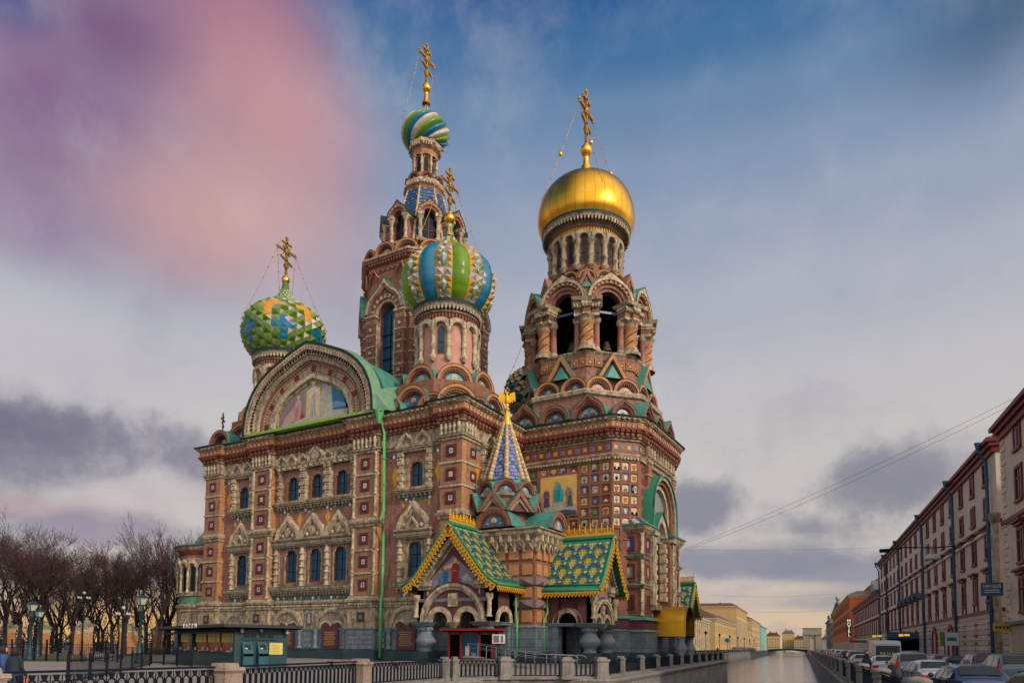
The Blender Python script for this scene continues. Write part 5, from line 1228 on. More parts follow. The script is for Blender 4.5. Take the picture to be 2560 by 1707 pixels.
def roof(hw,L,z0,ztop,nm):
    """returns parts of a tiled gable roof"""
    sx=hw/4.95; H=[(x*sx,z0+(z-6.72)/(12.0-6.72)*(ztop-z0)) for x,z in HP]; out={}
    r=MB(); th=.18
    for s_ in (-1,1):
        for (xa,za),(xb,zb) in zip(H,H[1:]): r.add([(s_*xa,0,za),(s_*xb,0,zb),(s_*xb,L,zb),(s_*xa,L,za),(s_*xa,0,za-th),(s_*xb,0,zb-th),(s_*xb,L,zb-th),(s_*xa,L,za-th)],[(0,1,2,3),(4,5,6,7),(0,1,5,4),(1,2,6,5)],'green_paint')
        # raised green margins
        r.tube([(s_*x,.02,z+.08) for x,z in H],.13,'green_paint',6); r.tube([(s_*H[-1][0],0,H[-1][1]+.02),(s_*H[-1][0],L,H[-1][1]+.02)],.12,'green_paint',6)
        r.tube([(s_*H[-2][0]*1.02,0,H[-2][1]+.1),(s_*H[-2][0]*1.02,L,H[-2][1]+.1)],.06,'green_paint',6)
    r.box(-.3,.3,-.05,L,ztop-.18,ztop+.1,'green_paint'); out['roof']=r
    out['tiles']=[]
    for s_ in (-1,1):
        t=MB(); out['tiles'].append(t)
        Hs=spline(H,24); acc=0; rows=[Hs[0]]
        for a,c in zip(Hs,Hs[1:]):
            acc+=math.hypot(c[0]-a[0],c[1]-a[1])
            if acc>=.22: rows.append(c); acc=0
        rows=[p for p in rows if p[0]<=H[4][0]+.2 and p[0]>.3]
        n=int((L-.3)/.26)
        for j,(a,c) in enumerate(zip(rows,rows[1:])):
            for i in range(n):
                off=.13 if j%2 else 0; y0=.3+i*.26+off; y1=y0+.25; ym=(y0+y1)/2
                if y1>L: continue
                dx,dz_=c[0]-a[0],c[1]-a[1]; l=math.hypot(dx,dz_); nx,nz=-dz_/l,dx/l
                def q(t_,y,h): return (s_*(a[0]+dx*t_+nx*h),y,a[1]+dz_*t_+nz*h)
                t.add([q(0,y0,.04),q(.55,y0,.08),q(1.12,y0+.07,.09),q(1.12,y1-.07,.09),q(.55,y1,.08),q(0,y1,.04)],[(0,1,2,3,4,5)],tile_col(i,j))
    v=MB()   # gold valances along eaves and rakes
    for s_ in (-1,1):
        n=int(L/.34)
        for k in range(n):
            y=L*(k+.5)/n; w_=L/n*.46; x=s_*(H[-1][0]+.02); z=H[-1][1]-.12; v.M=Matrix.Translation((x,y,0))@Matrix.Rotation(R_(90),4,'Z'); v.prism([(-w_,z),(w_,z),(w_,z-.22),(0,z-.5),(-w_,z-.22)],-.03,.03,'gold_paint'); v.prism([(-w_*.45,z-.1),(w_*.45,z-.1),(0,z-.36)],-.05,.05,'iron_brown'); v.M=I4
        for (xa,za),(xb,zb) in zip(H,H[1:]):
            l=math.hypot(xb-xa,zb-za); m_=max(1,int(l/.36)); an=math.atan2(zb-za,s_*(xb-xa))
            for k in range(m_):
                t_=(k+.5)/m_; x=s_*(xa+(xb-xa)*t_); z=za+(zb-za)*t_
                w_=l/m_*.48; v.M=Matrix.Translation((x,-.08,z))@Matrix.Rotation(-an if s_>0 else math.pi-an,4,'Y')
                v.box(-w_,w_,-.05,.04,-.42,-.08,'gold_paint'); v.prism([(-w_,-.42),(w_,-.42),(w_*.3,-.78),(-w_*.3,-.78)],-.03,.02,'gold_paint'); v.box(-w_*.4,w_*.4,-.07,.04,-.34,-.18,'iron_brown'); v.prism([(-w_*.4,-.46),(w_*.4,-.46),(0,-.64)],-.05,.03,'iron_brown'); v.M=I4
    out['gold_valance']=v
    c=MB()   # cresting
    n=int(L/.55); c.box(-.04,.04,.1,L,ztop+.12,ztop+.34,'gold_paint'); c.box(-.03,.03,.1,L,ztop+.74,ztop+.82,'gold_paint')
    for k in range(n+1):
        y=.15+(L-.2)*k/n; h=1.25 if k%2==0 else .95; c.tube([(0,y,ztop),(0,y,ztop+h)],.045,'gold_paint',5); c.ball((0,y,ztop+h),.08,'gold_paint',6)
        if k<n:
            ym=y+(L-.2)/n/2; r_=(L-.2)/n*.38
            c.M=Matrix.Translation((0,ym,ztop+.55))@Matrix.Rotation(R_(90),4,'Z'); c.band(arc(r_*.6,10,a0=180,a1=-180),arc(r_,10,a0=180,a1=-180),-.03,.03,'gold_paint'); c.box(-.04,.04,-.03,.03,-.3,.3,'gold_paint'); c.M=I4
    out['ridge_cresting']=c
    return out,H
def arm(Mx,w_,depth,hw,L,z0,ztop,over,nm):
    """one gabled arm: w_ wall width, depth of walls, roof half width hw"""
    parts,H=roof(hw,L,z0,ztop,nm); RM=Mx@Matrix.Translation((0,-over,0))
    o=pp('gable_roof',parts['roof'],RM)
    for t in parts['tiles']: put('roof_tiles',t,o)
    for k in ('gold_valance','ridge_cresting'): put(k,parts[k],o)
    h=w_/2; zs=3.65; R=h*.83
    b=MB()   # front wall with the big arch
    A=arc(R,20,cz=zs); zt=z0+.55
    hh=ztop-.55; gx=hw*.92
    outl=[(-h,zs)]+[(max(-h,min(h,x*1.45)),max(zs,0)) for x,z in A[1:-1]]+[(h,zs)]
    top=[]
    for i,(x,z) in enumerate(A):
        X=x*(h/R); zz=hh-(abs(X)/gx)*(ztop-z0)*1.0; top.append((X,max(zt,zz)))
    top[0]=(-h,zt); top[-1]=(h,zt)
    b.band([(x,z) for x,z in A],top,0,.45,'brick_purple')
    for s_ in (-1,1): x0,x1=sorted((s_*R,s_*h)); b.box(x0,x1,0,.45,zs-.05,zt,'brick_purple')
    for s_ in (-1,1):   # side walls with a small arched opening
        b.M=Matrix.Translation((s_*(h-.2),0,0)); 
        Ra=min(1.0,depth*.28); cy=depth*.5
        b.M=Matrix.Translation((s_*(h-.2),cy,0))@Matrix.Rotation(R_(90),4,'Z')
        b.band([(-Ra,zs)]+arc(Ra,12,cz=zs)[1:-1]+[(Ra,zs)],[(-depth/2,zs)]+[(max(-depth/2,min(depth/2,x*2.6)),zt) for x,z in arc(Ra,12)[1:-1]]+[(depth/2,zs)],-.2,.2,'brick_purple')
        for q in (-1,1): x0,x1=sorted((q*Ra,q*depth/2)); b.box(x0,x1,-.2,.2,zs,zt,'brick_purple')
        b.M=I4
    pp('porch_wall',b,Mx)
    g=MB()   # stone dressings of the front
    g.band(arc(R*.88,20,cz=zs),arc(R*.97,20,cz=zs),-.22,.2,'stone'); g.band(arc(R*.97,20,cz=zs),arc(R*1.05,20,cz=zs),-.3,.2,'stone_light')
    r2=R*.42
    for s_ in (-1,1): g.band(arc(r2*.68,12,cx=s_*R*.45,cz=zs),arc(r2*1.02,12,cx=s_*R*.45,cz=zs),-.1,.3,'stone_light')
    if w_>6: g.band([(-R*.88,zs)]+arc(r2*1.0,10,cx=-R*.45,cz=zs)[1:-1]+[(0,zs+.1)]+arc(r2*1.0,10,cx=R*.45,cz=zs)[1:-1]+[(R*.88,zs)],[(-R*.88,zs)]+[(max(-R*.86,min(R*.86,x)),zs+math.sqrt(max(.02,(R*.88)**2-min(abs(x),R*.86)**2))) for x,z in arc(r2*1.0,10,cx=-R*.45)[1:-1]]+[(0,zs+R*.88)]+[(max(-R*.86,min(R*.86,x)),zs+math.sqrt(max(.02,(R*.88)**2-min(abs(x),R*.86)**2))) for x,z in arc(r2*1.0,10,cx=R*.45)[1:-1]]+[(R*.88,zs)],0,.3,'brick_purple')
    g.box(-R*.15,R*.15,-.15,.1,zs+R*.42,zs+R*.78,'stone_light'); g.box(-R*.09,R*.09,-.2,.1,zs+R*.5,zs+R*.7,'stone')
    g.frus(0,.05,zs-.55,zs,.15,.5,'stone')
    for s_ in (-1,1):
        x=s_*(h-.02); g.lathe([(.3,zs+.45),(.2,zs+.65),(.2,zs+1.9),(.34,zs+2.1),(.38,zs+2.5)],x-.02*s_,-.22,8,'stone_light')
        g.box(s_*(h-.9)-.75,s_*(h-.9)+.75,-.45,.1,zt-.45,zt+.1,'stone'); g.box(s_*(h-.9)-.62,s_*(h-.9)+.62,-.3,.1,zt-.8,zt-.45,'stone_dark')
    g.box(-h-.02,h+.02,-.04,.1,zs+1.85,zs+2.15,'granite_plain')
    # raking stone moulding inside the gable
    sl=(ztop-z0)/hw
    for off,t_,y,m_ in ((.75,.45,-.5,'stone'),(1.35,.10,-.1,'stone_light')):
        zt_=ztop-off*1.35
        for s_ in (-1,1):
            xe=min(h*.97,(zt_-zt)/sl) if off<1 else min(h*.72,(zt_-zt)/sl)
            g.prism([(0,zt_),(s_*xe,zt_-sl*xe),(s_*xe,zt_-sl*xe-t_*1.5),(0,zt_-t_*1.5)],y,.05,m_); 
            if off>1: x0,x1=sorted((s_*xe,s_*(xe-.12))); g.box(x0,x1,y,.05,zt-1.3,zt_-sl*xe,m_)
    for s_ in (-1,1):
        for k in range(12): xx=s_*(.4+(h*.9)*k/12); g.box(xx-.09,xx+.09,-.58,-.5,ztop-1.0-sl*abs(xx)-.55,ztop-1.0-sl*abs(xx)-.3,'stone_light')
    pp('stone_dressing',g,Mx)
    p=MB(); hm=h*.60; zb=zt-1.35; za=ztop-2.9
    Rr=R*1.14; lo=[(x,zs+math.sqrt(max(0,Rr*Rr-x*x))) for x in [hm-2*hm*i/8 for i in range(9)]]
    p.prism([(-hm,lo[-1][1]),(-hm,zt+.35),(0,za),(hm,zt+.35)]+lo[:-1],-.06,-.0,'mosaic_lilac'); mo=pp('gable_mosaic',p,Mx)
    q=MB(); zc=zt+.2
    q.prism([(-hm*.9,zt-.6),(-hm*.5,zt-.1),(hm*.3,zt-.15),(hm*.95,zt-.5),(hm*.9,zt+.1),(0,zt+.35),(-hm*.9,zt)],-.075,-.06,'mosaic_grey'); q.prism([(-hm*.5,zt+1.2),(0,za-.6),(hm*.3,zt+1.6),(0,zt+1.1)],-.075,-.06,'mosaic_gold')
    fig(q,0.15,zt-.4,2.3*hw/5,'red',y=-.09,lean=.1); fig(q,-hm*.35,zt-.35,1.5*hw/5,'blue',y=-.085); fig(q,-hm*.6,zt-.4,1.3*hw/5,'robe_blue',y=-.085); q.prism([(-.3,zt-.4),(.5,zt-.45),(1.,zt+.1),(.3,zt+.3)],-.1,-.08,'robe_purple'); q.prism([(hm*.3,zt),(hm*.9,zt-.1),(hm*.6,zt+.6)],-.085,-.06,'rock')
    put('figure_picture',q,mo)
    # granite abaci, ball-shaped columns on pedestals, side pilasters
    for s_ in (-1,1):
        c=MB(); c.lathe([(.62,.95),(.66,1.1),(.5,1.22),(.62,1.4),(.92,1.7),(.98,1.95),(.98,2.05),(.9,2.15),(.62,2.65),(.5,2.85),(.62,2.95),(.72,3.15),(.66,3.3)],0,0,20,'granite_plain'); c.frus(0,0,0,.95,.95,.85,'granite_teal'); c.frus(0,0,3.3,3.65,.8,1.15,'granite_plain')
        for i in range(8): c.ball((.62*math.cos(R_(45*i)),.62*math.sin(R_(45*i)),3.02),.16,'granite_plain',6)
        pp('ball_column',c,Mx@Matrix.Translation((s_*(h-.75),.45,0)))
    c=MB(); c.box(-h-.1,-h+1.5,-.35,depth,3.42,3.6,'granite_plain'); c.box(h-1.5,h+.1,-.35,depth,3.42,3.6,'granite_plain'); c.box(-h-.2,-h+1.6,-.45,depth,3.6,3.68,'copper'); c.box(h-1.6,h+.2,-.45,depth,3.6,3.68,'copper')
    for s_ in (-1,1):
        x0,x1=sorted((s_*(h-.05),s_*(h-1.1)))
        c.box(x0,x1,depth-1.3,depth,0,3.42,'granite_blue')
        # arch ring on the side wall
        c.M=Matrix.Translation((s_*h,depth*.5,0))@Matrix.Rotation(R_(90),4,'Z'); Ra=min(1.0,depth*.28); y0,y1=(-.2,.2)
        c.band(arc(Ra,12,cz=zs),arc(Ra+.5,12,cz=zs),-.14 if s_>0 else -.1,.14,'stone_light'); c.M=I4
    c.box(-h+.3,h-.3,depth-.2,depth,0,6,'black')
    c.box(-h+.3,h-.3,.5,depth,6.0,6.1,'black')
    pp('porch_side',c,Mx)
arm(F(20.75,-22.7),8.0,4.4,5.1,5.3,6.85,12.55,.9,'n')
arm(F(31.4,-13.45,90),5.4,4.7,3.75,5.9,6.6,11.95,1.2,'w')
# ---- kokoshniks, little gables, tent spire
SX,SY=22.2,-15.9
b=MB(); b.zprism([(18.4,-18.2),(26.6,-18.2),(26.6,-13.4),(18.4,-13.4)],12.4,12.7,'copper'); b.lathe([(2.6,12.6),(2.6,15.0),(2.6,15.6),(3.0,15.8),(3.0,16.1),(2.2,16.3)],SX,SY,8,['brick_brown','brick_brown','brick_orange','stone_dark','stone_dark'],False,rot=22.5); pp('spire_base',b)
def pk(Mx,*a,**k):
    b_,p_=kok(*a,**k); o=pp('kokoshnik',b_,Mx); put('mosaic',p_,o)
pk(F(22.7,-18.9,0,12.68),1.95,0,d=.3,rd=3.,m1='brick_brown',m2='brick_brown',pic='blue',who='robe_purple')
pk(F(27.2,-14.6,90,12.68),1.8,0,d=.3,rd=3.,m1='brick_brown',m2='brick_brown',pic='robe_blue',who='robe_pink')
pk(F(18.4,-15.8,-90,12.75),1.9,0,d=.3,rd=3.,m1='brick_brown',m2='brick_brown',pic='blue',who='robe_pink')
pk(F(25.9,-12.9,90,12.5),1.1,0,d=.2,rd=1.5,m1='brick_brown',m2='brick_brown',pic='blue',who='robe_pink')
for k in range(-3,4):
    t=MB(); t.prism([(-1.5,14.2),(0,16.2),(1.5,14.2),(1.1,14.2),(0,15.6),(-1.1,14.2)],-.5,0,'brick_brown'); t.prism([(-1.1,14.2),(0,15.6),(1.1,14.2),(.8,14.2),(0,15.1),(-.8,14.2)],-.3,0,'stone_dark'); t.prism([(-.8,14.2),(0,15.1),(.8,14.2)],-.1,0,'brick_purple')
    t.add([(-1.6,-.52,14.15),(0,-.52,16.28),(1.6,-.52,14.15),(-1.6,1.2,14.15),(0,1.2,16.28),(1.6,1.2,14.15)],[(0,1,4,3),(1,2,5,4)],'copper'); pp('triangular_gable',t,polar(SX,SY,3.05,45*k+8))
for k in range(8): pk(polar(SX,SY,2.45,45*k+30,16.15),1.15,0,d=.45,rd=1.2,m1='brick_brown',m2='brick_brown',pic='robe_teal' if k%2 else 'blue',who='robe_grey')
b=MB(); b.lathe([(2.5,16.6),(2.1,17.8)],SX,SY,8,'copper',False,rot=22.5); pp('spire_skirt',b)
pp('tent_spire',tent(2.25,17.5,.36,23.6,0,0,16,4,('periwinkle','periwinkle','tile_blue'),('yellow','yellow','white'),('yellow','white'),.27),F(SX,SY)@Matrix.Rotation(R_(8),4,'Z'))
e=MB(); e.lathe([(.45,23.4),(.45,23.8),(.3,24.1),(.36,24.3),(.16,24.5),(.16,24.9),(.28,25.0),(.12,25.2),(.1,25.6)],0,0,12,'gold_paint')
e.lathe([(.05,25.5),(.2,25.7),(.22,26.1),(.12,26.5),(.05,26.8)],0,0,10,'gold_paint')
for s_ in (-1,1):   # two spread wings, tail and two heads of the gilt finial bird
    e.prism([(s_*.1,26.2),(s_*.3,26.6),(s_*.75,26.75),(s_*.85,26.2),(s_*.8,25.75),(s_*.62,25.9),(s_*.55,25.6),(s_*.42,25.8),(s_*.3,25.6),(s_*.1,25.8)],-.06,.06,'gold_paint')
    e.tube([(s_*.06,0,26.5),(s_*.16,0,26.8),(s_*.14,0,27.0),(s_*.3,0,26.95)],[.09,.08,.09,.03],'gold_paint',6)
e.prism([(-.1,25.7),(.1,25.7),(.25,25.3),(-.25,25.3)],-.05,.05,'gold_paint'); e.ball((0,0,27.15),.1,'gold_paint',6)
pp('gilt_finial',e,F(SX,SY)@Matrix.Rotation(R_(25),4,'Z'))
# ---- downpipes (green)
def pipe(pts,r=.12,m='pipe_green'):
    b=MB(); b.tube(pts,r,m,8)
    for i in range(len(pts)-1):
        a,c=Vector(pts[i]),Vector(pts[i+1])
        if (a-c).length>2.5:
            n=int((a-c).length/2.2)
            for k in range(1,n): p=a.lerp(c,k/n); b.tube([p-Vector((0,0,.07)),p+Vector((0,0,.07))],r*1.3,m,8)
    return b
b=pipe([(10.15,-21.0,24.9),(10.15,-20.9,24.2),(10.15,-20.1,23.2),(10.15,-20.0,15.2),(10.55,-20.6,14.3),(10.55,-20.5,13.5),(10.2,-19.95,12.6),(10.2,-19.95,6.6),(10.25,-20.2,6.0),(10.25,-20.2,.2)],.17); b.lathe([(.17,23.9),(.3,24.4),(.45,24.9),(.5,25.3)],10.15,-21.0,12,'pipe_green'); cp('downpipe',b)
for x,y in ((24.95,-18.9),):
    pp('downpipe',pipe([(x+.4,-19.2,6.8),(x+.2,-18.95,6.4),(x+.2,-18.95,4.4),(x+.45,-19.2,3.9),(x+.45,-19.2,.2)],.1))
pp('downpipe',pipe([(27.2,-17.,6.6),(27.2,-16.6,6.2),(27.2,-16.6,4.6),(26.95,-16.9,4.0),(27.2,-17.1,.2)],.1))
# ---- stout details: west golden canopy over the tower door
can=MB(); Lc=4.0; R=1.72
P=arc(R,20,cz=4.15); P=[(-R,2.75)]+P+[(R,2.75)]; n=len(P)
can.add([(x,0,z) for x,z in P]+[(x,Lc,z) for x,z in P],[(i,i+1,n+i+1,n+i) for i in range(n-1)],'gold_leaf_plain',True)
P2=[(x*.93,z if z<=2.8 else 4.15+(z-4.15)*.93) for x,z in P]; can.band(P2,P,-.05,.12,'gold_leaf_plain'); can.add([(x,.0,z) for x,z in P2]+[(x,Lc,z) for x,z in P2],[(i,i+1,n+i+1,n+i) for i in range(n-1)],'gold_dark',True)
for s_ in (-1,1): can.box(min(s_*R,s_*(R+.12)),max(s_*R,s_*(R+.12)),-.05,Lc,2.68,2.85,'gold_leaf_plain')
can.box(-R,R,0,Lc,2.62,2.72,'black')
mat('gold_leaf_plain',(.88,.52,.06),(.72,.38,.035),.36,metal=1.,scale=1.5,bump=.08,bscale=2)
cp('gilded_canopy',can,F(36.5,-1.95,90)); 
for y in (-3.4,-.4):
    c=MB(); c.lathe([(.4,0),(.4,.7),(.3,.8),(.62,1.3),(.62,1.5),(.35,2.1),(.45,2.4),(.5,2.65)],0,0,14,'granite_plain'); cp('ball_column',c,F(36.0,y))
# ---- the south-west porch, seen past the tower
arm_parts,H=roof(3.1,4.5,5.6,9.7,'s'); RM=F(33.,13.45,90); sp2=pp('gable_roof',arm_parts['roof'],RM)
for t in arm_parts['tiles']: put('roof_tiles',t,sp2)
for k in ('gold_valance','ridge_cresting'): put(k,arm_parts[k],sp2)
b=MB(); b.box(-2.5,2.5,1.0,5,0,5.7,'brick_purple'); b.prism([(-2.5,5.7),(2.5,5.7),(0,9.2)],1.0,1.4,'brick_purple'); b.band(arc(1.9,14,cz=3.6),arc(2.3,14,cz=3.6),.8,1.2,'stone_light'); b.prism([(-1.9,0),(-1.9,3.6)]+arc(1.9,14,cz=3.6)[1:-1]+[(1.9,3.6),(1.9,0)],.95,1.0,'black'); pp('porch_wall',b,RM)
# ---- the apse on the east side (left edge)
AX,AY,AR=-21.0,-14.9,4.9
ap_=MB(); ap_.lathe([(AR+.5,0),(AR+.5,1),(AR+.3,1.05),(AR+.3,3.1),(AR+.42,3.3),(AR+.1,3.4),(AR+.1,5.3),(AR+.3,5.4),(AR+.1,5.6),(AR+.35,5.9),(AR+.35,6.15),(AR,6.3),(AR,7.2),(AR+.2,7.3),(AR+.2,7.6),(AR,7.7),(AR,12.0),(AR+.05,12.3),(AR+.25,12.9),(AR+.45,13.1),(AR+.5,13.4),(AR+.8,13.5),(AR+.3,13.75)],AX,AY,40,['granite_teal','granite_teal','granite_blue','granite_blue','granite_plain','stone','stone','stone','stone','stone','stone','copper_light','brick','stone','stone','stone','brick','brick_dark','stone','stone','stone','copper','copper'],False)
cp('apse_wall',ap_)
b=MB(); b.lathe([(3.9*math.cos(R_(90*i/8))+.02,13.6+2.8*math.sin(R_(90*i/8))) for i in range(9)],AX+1,AY,24,['blue_grey','teal_glaze','blue_grey','white','blue_grey','teal_glaze','blue_grey','blue_grey']); cp('apse_dome',b)
b=MB()
for k in range(14):
    a=-140+16*k; b.M=polar(AX,AY,AR,a); b.lathe([(.2,7.7),(.14,8.),(.14,9.6),(.2,9.8),(.14,10),(.14,10.5),(.24,10.8)],0,-.2,6,'stone_light'); b.M=polar(AX,AY,AR+.05,a+8)
    b.band(arc(.5,8,cz=10.8),arc(.72,8,.35,cz=10.8),-.35,0,'stone_light'); b.box(-.3,.3,-.04,0,7.9,11.0,'glass_dark')
b.M=I4; cp('apse_arcade',b)
# ================================================================== THE CANAL, BANKS AND STREET
CY=math.atan(726/1750); ya=YAW-CY
TT=Vector((-math.sin(ya),math.cos(ya),0)); NNv=Vector((math.cos(ya),math.sin(ya),0)); C0=Vector((CAM.x,CAM.y,0))
def C(s_,a,z=0): return C0+TT*s_+NNv*a+Vector((0,0,z))
RZ=-.35; WZ=-2.5
# ---- setting
mat('paving',(.33,.305,.285),(.25,.235,.225),.8,scale=.25,contrast=.5,stain=.25,bump=.15,brick=(1.2,1.2,.012,.75))
mat('asphalt',(.060,.060,.066),(.045,.045,.05),.85,scale=.6,bump=.2,bscale=30)
mat('grass',(.045,.085,.02),(.07,.075,.03),.95,scale=.8,contrast=.4,bump=.6,bscale=12)
mat('earth',(.10,.085,.06),(.06,.055,.04),.95,scale=.2)
bank=[C(1400,-18.5),C(91.5,-18.5),Vector((36.7,13.9,0)),Vector((43.75,-42.2,0)),Vector((43.3,-43.0,0)),Vector((42.2,-43.6,0)),Vector((40.3,-45.2,0)),Vector((39.2,-47.0,0)),Vector((38.9,-49.2,0)),Vector((39.6,-54.5,0)),Vector((40.9,-61.,0)),Vector((41.35,-66,0)),Vector((41.4,-95,0))]
out=[Vector((-900,-400,0)),Vector((-2600,900,0)),Vector((-1500,3000,0))]
g=MB(); top=[p for p in bank]+[Vector((41,-400,0))]+out
g.add([(p.x,p.y,0) for p in top],[tuple(range(len(top)))],'paving'); struct('ground_left_bank',g)
g=MB(); R0=[C(-200,2.3),C(1400,2.3),C(3000,900),C(1200,2200),C(-200,1800)]
g.add([(p.x,p.y,RZ) for p in R0],[(0,1,2,3,4)],'paving'); struct('pavement_right_bank',g)
g=MB(); q=[C(-200,3.2),C(1300,3.2),C(1300,13.4),C(-200,13.4)]; g.add([(p.x,p.y,RZ+.004) for p in q],[(0,1,2,3)],'asphalt'); struct('road',g)
g=MB(); q=[C(-200,-60),C(1500,-60),C(1500,10),C(-200,10)]; g.add([(p.x,p.y,WZ) for p in q],[(0,1,2,3)],'water')
m_=mat('water',(.10,.11,.115),(.08,.09,.095),.12,scale=.1,spec=.8)
t=m_.node_tree; bs=t.nodes['Principled BSDF']; ge=t.nodes.new('ShaderNodeNewGeometry'); mp=t.nodes.new('ShaderNodeMapping'); t.links.new(ge.outputs['Position'],mp.inputs[0]); mp.inputs['Rotation'].default_value=(0,0,-ya); mp.inputs['Scale'].default_value=(.8,.35,1)
n1=t.nodes.new('ShaderNodeTexNoise'); n1.inputs['Scale'].default_value=.9; n1.inputs['Detail'].default_value=5; t.links.new(mp.outputs[0],n1.inputs['Vector'])
bp=t.nodes.new('ShaderNodeBump'); bp.inputs['Strength'].default_value=.5; bp.inputs['Distance'].default_value=.2; t.links.new(n1.outputs[0],bp.inputs['Height']); t.links.new(bp.outputs[0],bs.inputs['Normal'])
struct('canal_water',g)
def emb_wall(pts,z,name):
    g=MB(); P=[(p.x,p.y) for p in pts]
    g.sweep(P,[(-.9,z+.004),(-.25,z+.006),(.12,z+.006),(.16,z-.08),(.1,z-.22),(0,z-.26),(.0,z-.5),(.12,WZ-.3)],['granite_post','granite_post','granite_post','granite_post','granite_post','granite_grey','granite_grey']); return g
g=emb_wall(list(reversed(bank)),0,'w'); tag(put('embankment_wall',g),'grey granite embankment wall under the left bank railing','wall')
g=emb_wall([C(1400,2.2),C(-60,2.2)],RZ,'w'); tag(put('embankment_wall',g),'granite embankment wall below the parked cars','wall')
g=MB(); 
lg=[onZ(-60,1652),onZ(215,1652),onZ(215,1636),onZ(-60,1634)]
g.add([(p.x,p.y,.03) for p in lg],[(0,1,2,3)],'grass'); o=struct('lawn',g,'stuff')
# ---- railings of the banks
def post(w_,h,big=False,round_=False):
    b=MB(); a=w_/2
    if round_:
        b.frus(0,0,0,.12,a+.06,a+.06,'granite_post'); b.lathe([(a,.1),(a*.95,h*.62),(a*.9,h*.7),(a*1.05,h*.74),(a*1.1,h*.8),(a*.95,h*.84),(a*1.25,h*.88),(a*1.3,h*.95),(a*1.0,h*1.0),(.02,h*1.03)],0,0,12,'granite_post')
    else:
        m_='granite_pink' if big else 'granite_post'
        b.frus(0,0,0,.16,a+.05,a+.05,m_); b.frus(0,0,.16,h*.76,a,a*.97,m_); b.frus(0,0,h*.76,h*.82,a*1.0,a*1.14,m_); b.frus(0,0,h*.82,h*.90,a*1.17,a*1.12,m_); b.frus(0,0,h*.90,h*1.0,a*.80,a*.72,m_); b.prism([(-a*.55,h*.3),(a*.55,h*.3),(a*.55,h*.62),(a*.3,h*.7),(-a*.3,h*.7),(-a*.55,h*.62)],-a-.015,-a+.02,m_)
    return b.mesh('post')
def rail_panel(L,h,step):
    b=MB(); n=max(2,round(L/step)); w_=L/n
    b.box(-L/2,L/2,-.14,.14,0,.10,'granite_post'); b.box(-L/2,L/2,-.03,.03,h-.05,h,'iron'); b.box(-L/2,L/2,-.02,.02,.16,.2,'iron')
    hi=h-.09
    for k in range(n):
        x=-L/2+w_*(k+.5); r=w_*.36; pts=[]
        for i in range(13): a=R_(180-180*i/12); pts.append((x+r*math.cos(a),0,hi-.12-r+r*math.sin(a)))
        pts=[(x-r,0,.2)]+pts+[(x+r,0,.2)]; b.tube(pts,.02,'iron',4,False)
        b.tube([(x+r*math.cos(R_(i*30)),0,.2+.07+r*1.0*math.sin(R_(i*30))) for i in range(6,13)],.016,'iron',4,False) if False else None
        b.tube([(x-w_/2,0,hi),(x-w_/2,0,.2)],.012,'iron',4,False); b.frus(x,0,hi-.12,hi,.03,w_*.30,'iron',.02,.02); b.box(x-.012,x+.012,-.012,.012,hi-.12,hi,'iron')
    return b
def railing(name,label,pts,widths,h,z,step=.24,big=(),round_=False,cat='railing',group=None,n_panel=None):
    root=empty(name,label,cat,(pts[0].x,pts[0].y,z),group=group); inv=Matrix.Translation((-pts[0].x,-pts[0].y,-z)); cache={}
    for i,p in enumerate(pts):
        w_=widths[i]; key=(w_,i in big)
        if w_>0:
            if key not in cache: cache[key]=post(w_,h,i in big,round_)
            q=pts[min(i+1,len(pts)-1)]-pts[max(i-1,0)]; an=math.atan2(q.y,q.x)
            put('post',cache[key],root,Matrix.Translation((p.x-pts[0].x,p.y-pts[0].y,0))@Matrix.Rotation(an,4,'Z'))
        if i<len(pts)-1:
            q=pts[i+1]-p; L=q.length-(w_+widths[i+1])/2; d=q.normalized(); m_=p+d*(w_/2+L/2); k=('p',round(L,2))
            if k not in cache: cache[k]=rail_panel(L,h*.93,step).mesh('panel')
            put('panel',cache[k],root,Matrix.Translation((m_.x-pts[0].x,m_.y-pts[0].y,0))@Matrix.Rotation(math.atan2(d.y,d.x),4,'Z'))
    return root
V=lambda x,y: Vector((x,y,0))
railing('embankment_railing','black oval patterned railing with pinkish granite posts in the left foreground',[V(41.05,-75),V(41.05,-68.2),V(40.9,-62.6),V(39.3,-55.6),V(38.55,-49.3)],[.6,.62,.62,.6,.36],1.07,0,big=(0,1,2,3),cat='railing')
railing('embankment_railing','curved black railing with grey granite posts in front of the porch',[V(38.6,-48.6),V(39.75,-46.1),V(42.0,-44.0),V(43.2,-42.6)],[.30,.62,.60,.62],1.07,0)
dirp=(V(36.5,13.4)-V(43.2,-42.6)); n=11
railing('embankment_railing','straight black railing on the canal edge running past the gilded canopy',[V(43.2,-42.6)+dirp*(i/n)+Vector((-.25*(i>0),0,0)) for i in range(n+1)][0:],[0]+[.42]*n,1.07,0)
railing('embankment_railing','distant railing on the left bank in front of the pale yellow houses',[C(92+6.5*i,-18.8) for i in range(34)],[.4]*34,1.07,0,step=.5)
railing('embankment_railing','dark railing with round granite posts beside the row of parked cars',[C(10.8+8.4*i,2.5) for i in range(26)],[.52]*26,1.27,RZ,step=.26,round_=True)
